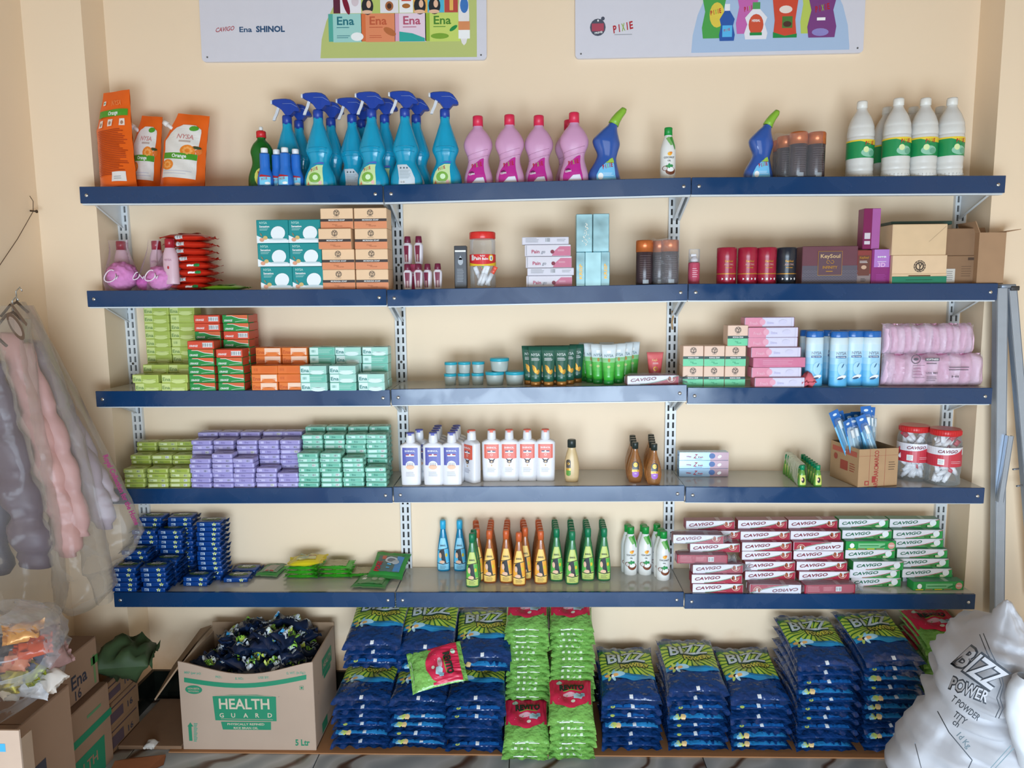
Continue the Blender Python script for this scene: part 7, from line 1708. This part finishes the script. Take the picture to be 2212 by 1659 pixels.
def bagloft(rows, Y0, dep, ma, name, n=26, e=.8, parent=None, wob=.03, seed=0, sub=4, crease=0.0):
    """closed tube through rows of (px left, px right, py) seen on the plane Y0; returns object, surface fn of pixel coords"""
    S = []
    for i in range(len(rows) - 1):
        for k in range(sub):
            t = k / sub; S.append(tuple(a + (b_ - a) * t for a, b_ in zip(rows[i], rows[i + 1])))
    S.append(rows[-1]); rings = []; info = []
    for j, (pl_, pr_, py) in enumerate(S):
        a = at(pl_, py, Y=Y0); c = at(pr_, py, Y=Y0); mid = (a + c) / 2; hw = (c - a).length / 2; dp = min(dep, hw * 1.4)
        info.append((pl_, pr_, py, dp)); ring = []
        for i in range(n):
            an = 2 * math.pi * i / n; q = 1 + wob * 2 * noise.noise(Vector((math.cos(an) * 1.5, math.sin(an) * 1.5, j * .45 + seed * 5)))
            cz = crease * min(1, hw / .12) * (abs(noise.noise(Vector((math.cos(an) * 3.2 + seed, math.sin(an) * 2, mid.z * 5)))) + .35 * abs(noise.noise(Vector((math.cos(an) * 7 + seed, mid.z * 11, math.sin(an) * 5)))))
            ring.append((mid.x + hw * math.copysign(abs(math.cos(an)) ** e, math.cos(an)) * (1 + (q - 1) * .3), mid.y + dp * math.sin(an) * q * (1 + .5 * (q - 1)) + dp * .25 * (q - 1) * math.sin(6 * an) + cz, mid.z + (c.z - a.z) / 2 * math.cos(an)))
        rings.append(ring)
    b = MB().ringloft(rings, ma, closed_ends=False)
    def fn(px, py, h):
        for (l0, r0, y0, d0), (l1, r1, y1, d1) in zip(info, info[1:]):
            if y0 <= py <= y1 or (l1, r1, y1, d1) == info[-1]:
                t = (py - y0) / (y1 - y0); l, r, dd = l0 + (l1 - l0) * t, r0 + (r1 - r0) * t, d0 + (d1 - d0) * t; break
        s_ = max(-.97, min(.97, 2 * (px - l) / (r - l) - 1)); p = at(px, py, Y=Y0)
        return p + Vector((0, -dd * math.sqrt(1 - abs(s_) ** (2 / e)) * 1.07 - h, 0)) if False else at(px, py, Y=Y0 - dd * math.sqrt(1 - abs(s_) ** (2 / e)) * 1.10 - h)
    return b, fn
# quilted coats in clear garment covers, hanging from a line at the left wall
def sleeve(pts, r, col, Y, parent, name='sleeve', lump=.20, seed=0, tear=None, flat=.75):
    P = [at(x, y, Y=Y) for x, y in pts]; Q = []
    for i in range(len(P) - 1):
        for k in range(10): Q.append(P[i].lerp(P[i + 1], k / 10))
    Q.append(P[-1]); N = len(Q); rings = []
    for i, p in enumerate(Q):
        t = i / (N - 1); taper = (.62 + .38 * min(1, t * 3)) * (1 if t < .97 else .75)
        q = r * taper * (1 - lump * (.5 + .5 * math.cos(i * 2 * math.pi / 8.5 + seed)) ** 3 * 1.6)
        ring = []
        for k in range(20):
            a = 2 * math.pi * k / 20; w = 1 + .10 * noise.noise(Vector((math.cos(a) * 2, math.sin(a) * 2, i * .5 + seed)))
            ring.append((p.x + q * w * math.cos(a) , p.y + q * w * flat * math.sin(a), p.z + q * .25 * math.cos(a) * -.6))
        rings.append(ring)
    return MB().ringloft(rings, m(col, .5, var=.10, scale=14, bump=1.0, bscale=16)).build(name, parent)
def coat(label, parts, hangpx, Y):
    g = empty('quilted_coat', (0, 0, 0), (0, 0, 0), label, 'coat', 'coats in clear covers')
    for a in parts: sleeve(*a[:3], Y + a[3], g, name=a[4], seed=a[5])
    h = at(hangpx[0], hangpx[1], Y=Y); b = MB(); b.tube([h + Vector((-.05, 0, -.02)), h + Vector((-.02, 0, .012)), h + Vector((0, 0, .02)), h + Vector((.03, 0, -.01))], .004, m('#4a3424', .5), 6); b.tube([h + Vector((0, 0, .02)), h + Vector((0, 0, .05)), h + Vector((.012, 0, .062)), h + Vector((.018, 0, .05))], .0018, STEEL, 6); b.build('hanger', g)
    return g
coP = coat('pink quilted coat in a clear cover, middle of the hanging coats', [([(22, 720), (48, 830), (84, 930), (112, 1030), (132, 1110), (146, 1200)], .046, '#c68f88', .0, 'sleeve', 1), ([(52, 740), (92, 860), (128, 960), (156, 1060), (176, 1155)], .034, '#c4938e', .015, 'sleeve', 3)], (30, 690), -.27)
coL = coat('pale lilac quilted coat in a clear cover, rightmost of the hanging coats', [([(66, 735), (104, 830), (148, 930), (192, 1030), (226, 1140)], .044, '#a3929c', .0, 'sleeve', 2), ([(90, 760), (150, 900), (205, 1010), (240, 1080)], .03, '#a898a0', .03, 'coat_body', 5)], (38, 668), -.19)
coD = coat('dark purple quilted coat in a clear cover, leftmost of the hanging coats', [([(-20, 780), (0, 900), (30, 1020), (62, 1130), (78, 1220)], .058, '#574858', .0, 'coat_body', 4), ([(-40, 800), (-30, 950), (-15, 1080), (-8, 1235)], .05, '#363448', .02, 'coat_body', 6)], (-10, 740), -.33)
CF = film('#b0a598', .17, .16, bump=.9, bs=9, name='garment_cover_film', fres=.30)
b, fn = bagloft([(-60, 48, 690), (-60, 62, 820), (-60, 92, 980), (-40, 108, 1080), (-20, 122, 1180), (0, 130, 1270), (22, 131, 1300), (38, 122, 1335), (50, 75, 1358)], -.335, .085, CF, 'x', wob=.12, seed=1); b.build('garment_cover', coD)['label'] = 'clear plastic cover'
b, fn = bagloft([(5, 60, 660), (22, 112, 790), (52, 150, 900), (84, 182, 1010), (104, 205, 1110), (118, 225, 1200), (128, 245, 1270), (150, 205, 1312)], -.265, .075, CF, 'x', wob=.12, seed=2); b.build('garment_cover', coP)['label'] = 'clear plastic cover'
b, fn = bagloft([(28, 50, 652), (52, 118, 770), (84, 178, 880), (110, 232, 985), (140, 280, 1080), (160, 304, 1150), (180, 286, 1195), (196, 236, 1235), (212, 240, 1300)], -.185, .055, CF, 'x', wob=.12, seed=3)
gc = b.build('garment_cover', coL); gc['label'] = 'clear plastic cover with red lettering'
PT = m('#8a1f5c', .5, var=0)
d = Dec().text('Royal Collection for the Home', .0, 0, .0155, PT, 1, w=.215, bold=.03)
pa, pb_ = at(222, 985, Y=-.25), at(292, 1135, Y=-.25); dirv = (pb_ - pa).normalized(); upv = Vector((-dirv.z, 0, dirv.x)); mid = (pa + pb_) / 2
MB().stamp(d, lambda u, v, h: mid + dirv * u * (pb_ - pa).length / .215 + upv * v + Vector((0, -h, 0))).build('print', gc)
d = Dec().ell(0, 0, .035, .018, m('#5a4434', .5, var=0), 1, 16).ell(0, 0, .026, .011, m('#8f7a6c', .5, var=0), 2, 14).rect(-.03, .026, .03, .034, m('#5a4434', .5, var=0), 1); pc = at(34, 705, Y=-.36)
MB().stamp(d, lambda u, v, h: pc + Vector((u * .6 + v * .4, -h, v - u * .9))).build('print', gc)
# line and nail on the left wall
b = MB(); p0 = at(68, 455, X=WL + .004); b.tube([p0 + Vector((-.01, 0, 0)), p0 + Vector((.018, 0, -.002))], .0026, m('#3a2c22', .5, metal=.5), 8); b.lathe([(.004, 0), (.004, .002)], DARK, n=8)
b = MB(); b.tube([Vector((WL - .004, p0.y, p0.z)), Vector((WL + .022, p0.y - .002, p0.z - .003))], .0024, m('#4a3a2c', .5, metal=.6), 8); b.tube([Vector((WL + .020, p0.y - .002, p0.z - .003)), Vector((WL + .023, p0.y - .002, p0.z - .003))], .005, m('#4a3a2c', .5, metal=.6), 8)
g = empty('wall_nail', (0, 0, 0), (0, 0, 0), 'nail with a dark string tied to it on the left wall', 'nail'); b.build('nail', g)
b = MB(); e0 = at(0, 572, X=WL + .01); q = Vector((WL + .010, p0.y - .001, p0.z - .002)); b.tube([q + Vector((.0, -.01, .045)), q + Vector((.004, -.002, .03)), q, q + (e0 - q) * .5 + Vector((0, 0, -.006)), e0, e0 + (e0 - q) * 1.2], .0011, m('#5c4534', .7), 5); b.build('string', g)
# poly bag with bright packets on the near box
zt = pN.z + .002; cx = -.06
random.seed(61)
for i, (px, py, dy, c, me_) in enumerate(((30, 1370, .0, '#c98a3c', .2), (58, 1405, -.02, '#b8461c', .0), (30, 1432, -.04, '#c47a5a', .0), (80, 1385, .04, '#7a5a4c', .0), (20, 1395, .02, '#3c3430', .0), (62, 1460, -.06, '#8f9a2c', .5), (20, 1475, -.08, '#b8b04a', .6), (90, 1425, .0, '#8c6a64', 0), (50, 1485, -.07, '#dcdce0', .0), (95, 1470, -.04, '#d8d0c8', .0), (20, 1500, -.09, '#e3e0da', 0), (70, 1440, -.03, '#4f5668', 0))):
    p = at(px, py, Y=-.66 + dy * .6); b, tf, ff = pillow(.068, .05, .036, 8, 8, 400 + i, 1.4, m(c, .25, metal=me_, var=.3, scale=25, bump=.5, bscale=30), .008, True)
    o = tag(b.build('snack_packet'), 'shiny %s packet inside the clear poly bag at left' % ['tan', 'rust orange', 'salmon', 'brown', 'black', 'olive gold', 'yellow gold', 'mauve', 'silver white', 'cream', 'white', 'slate'][i], 'packet', 'packets in the clear poly bag'); o.location = (p.x, p.y + .03, max(zt + .002, p.z - .02)); o.rotation_euler = (R(random.uniform(20, 60)), R(random.uniform(-30, 30)), random.uniform(-1, 1))
b, fn = bagloft([(-60, 20, 1322), (-90, 70, 1345), (-110, 105, 1375), (-120, 122, 1410), (-120, 110, 1440), (-120, 106, 1465), (-110, 98, 1500), (-80, 40, 1532)], -.66, .14, film('#cfcfd4', .08, .1, bump=1.0, bs=14, fres=.35), 'x', wob=.14, seed=9)
tag(b.build('poly_bag'), 'clear poly bag full of shiny coloured packets on the near box', 'bag')

# ------------------------------------------------------------------ ladder and woven sack at the right
AL = m('#a9b4c2', .35, metal=.55, var=.06)
g = empty('step_ladder', (0, 0, 0), (0, 0, 0), 'folded aluminium step ladder leaning at the right pier', 'ladder')
def stile(p0, p1, w, t, ma=AL, name='stile'):
    b = MB(); p0, p1 = Vector(p0), Vector(p1); dr = (p1 - p0).normalized(); sd = dr.cross(Vector((0, 1, 0))).normalized()
    for off, ww, tt in ((Vector((0, 0, 0)), w, .002), (sd * (w / 2), .002, t), (sd * (-w / 2), .002, t)):
        q = []
        for p in (p0, p1):
            for a, c in ((-1, 0), (1, 0), (1, 1), (-1, 1)): q.append(p + off + sd * (a * ww / 2) + Vector((0, c * tt, 0)))
        b.add(q, [(0, 1, 2, 3), (7, 6, 5, 4), (0, 4, 5, 1), (1, 5, 6, 2), (2, 6, 7, 3), (3, 7, 4, 0)], ma)
    b.build(name, g)
yl = .032
def lp(px, py, Y=yl): return at(px + 2, py, Y=Y)
stile(lp(2164, 622), lp(2157, 1335), .030, .025); stile(lp(2186, 622), lp(2242, 1300), .024, .022)
a0 = lp(2156, 618, .05); stile(lp(2157, 640, .088), lp(2150, 1335, .088), .026, -.020)
stile(lp(2182, 942, yl - .016), lp(2160, 1085, yl - .016), .016, .014, name='brace')
b = MB(); p = lp(2176, 618); b.rbox(p.x - .022, p.x + .022, p.y - .004, p.y + .058, p.z - .006, p.z + .006, .002, m('#8a93a0', .4, metal=.5)); b.build('top_cap', g)
b = MB(); p = lp(2190, 622); b.rbox(p.x - .014, p.x + .012, p.y - .006, p.y + .026, p.z - .008, p.z + .006, .002, m('#3d3a3a', .5)); b.build('end_plug', g)
for px, py in ((2190, 1014), (2198, 1050)):
    p = lp(px, py); b = MB(); b.tube([p + Vector((-.006, 0, 0)), p + Vector((.012, 0, .002))], .003, m('#7c828c', .4, metal=.6), 6); b.build('rivet', g)
SK_ = m('#bdbdc2', .6, var=.10, scale=9, bump=.35, bscale=14)
g = empty('woven_sack', (0, 0, 0), (0, 0, 0), 'crumpled white woven sack with black outline print at lower right', 'sack')
rows = [(2175, 2177, 1296), (2170, 2184, 1300), (2158, 2197, 1325), (2140, 2215, 1352), (2100, 2250, 1380), (2070, 2290, 1408), (2050, 2330, 1450), (2042, 2350, 1488), (2028, 2370, 1520), (2000, 2400, 1562), (1972, 2420, 1605), (1935, 2440, 1660), (1925, 2440, 1740)]
b, fn = bagloft(rows, -.45, .16, SK_, 'x', wob=.14, seed=6, n=64, e=.9, sub=5, crease=.035); b.build('sack_body', g)
K = m('#3f444c', .6, var=0); d = Dec()
SC_ = m('#bdbdc2', .6, var=0)
def st(t, px, py, h, w, rot, ma=K, l=2, bold=.02, sh=0): d.text(t, px, py, -h, ma, l, w=w, rot=rot, bold=bold, shear=-sh)
st('BIZZ', 2100, 1462, 52, 108, R(36), K, 2, .075, .2); st('BIZZ', 2100, 1461, 50, 104, R(36), SC_, 4, .02, .2)
st('POWER', 2090, 1502, 26, 90, R(22), K, 2, .09); st('POWER', 2090, 1501, 24, 88, R(22), SC_, 4, .02)
st('T POWDER', 2082, 1535, 14, 74, R(38)); st('TITY', 2070, 1556, 14, 32, R(38)); st('ch', 2062, 1567, 13, 15, R(38)); st('1d Kg', 2078, 1603, 12, 38, R(50), m('#5f7078', .6, var=0))
def line(P, w=2.2, ma=K):
    for (x0, y0), (x1, y1) in zip(P, P[1:]):
        dx, dy = x1 - x0, y1 - y0; L_ = math.hypot(dx, dy); nx_, ny_ = -dy / L_ * w / 2, dx / L_ * w / 2; N_ = max(1, int(L_ / 12))
        d.strip([(x0 + dx * i / N_ + nx_, y0 + dy * i / N_ + ny_) for i in range(N_ + 1)], [(x0 + dx * i / N_ - nx_, y0 + dy * i / N_ - ny_) for i in range(N_ + 1)], ma, 1)
line([(2116, 1370), (2132, 1410), (2155, 1452), (2163, 1480), (2153, 1508), (2160, 1528), (2150, 1550)]); line([(2124, 1368), (2140, 1408), (2161, 1450), (2168, 1480), (2160, 1508), (2167, 1530), (2157, 1552)])
line([(2025, 1536), (2050, 1582), (2100, 1642), (2092, 1659)]); line([(2184, 1610), (2140, 1659)], 2, m('#7a8f98', .6, var=0)); line([(2190, 1616), (2150, 1659)], 2, m('#7a8f98', .6, var=0)); line([(1976, 1604), (1990, 1659)], 2, m('#7a7f88', .6, var=0))
MB().stamp(d, fn, .0012).build('print', g)
b, fn2 = bagloft([(2202, 2230, 1462), (2186, 2240, 1480), (2177, 2240, 1510), (2176, 2240, 1550), (2184, 2240, 1590), (2200, 2240, 1630), (2208, 2240, 1662)], -.62, .03, m('#dfe2e8', .6, var=.05, bump=.3, bscale=14), 'x', wob=.1, seed=8); b.build('open_mouth_fold', g)
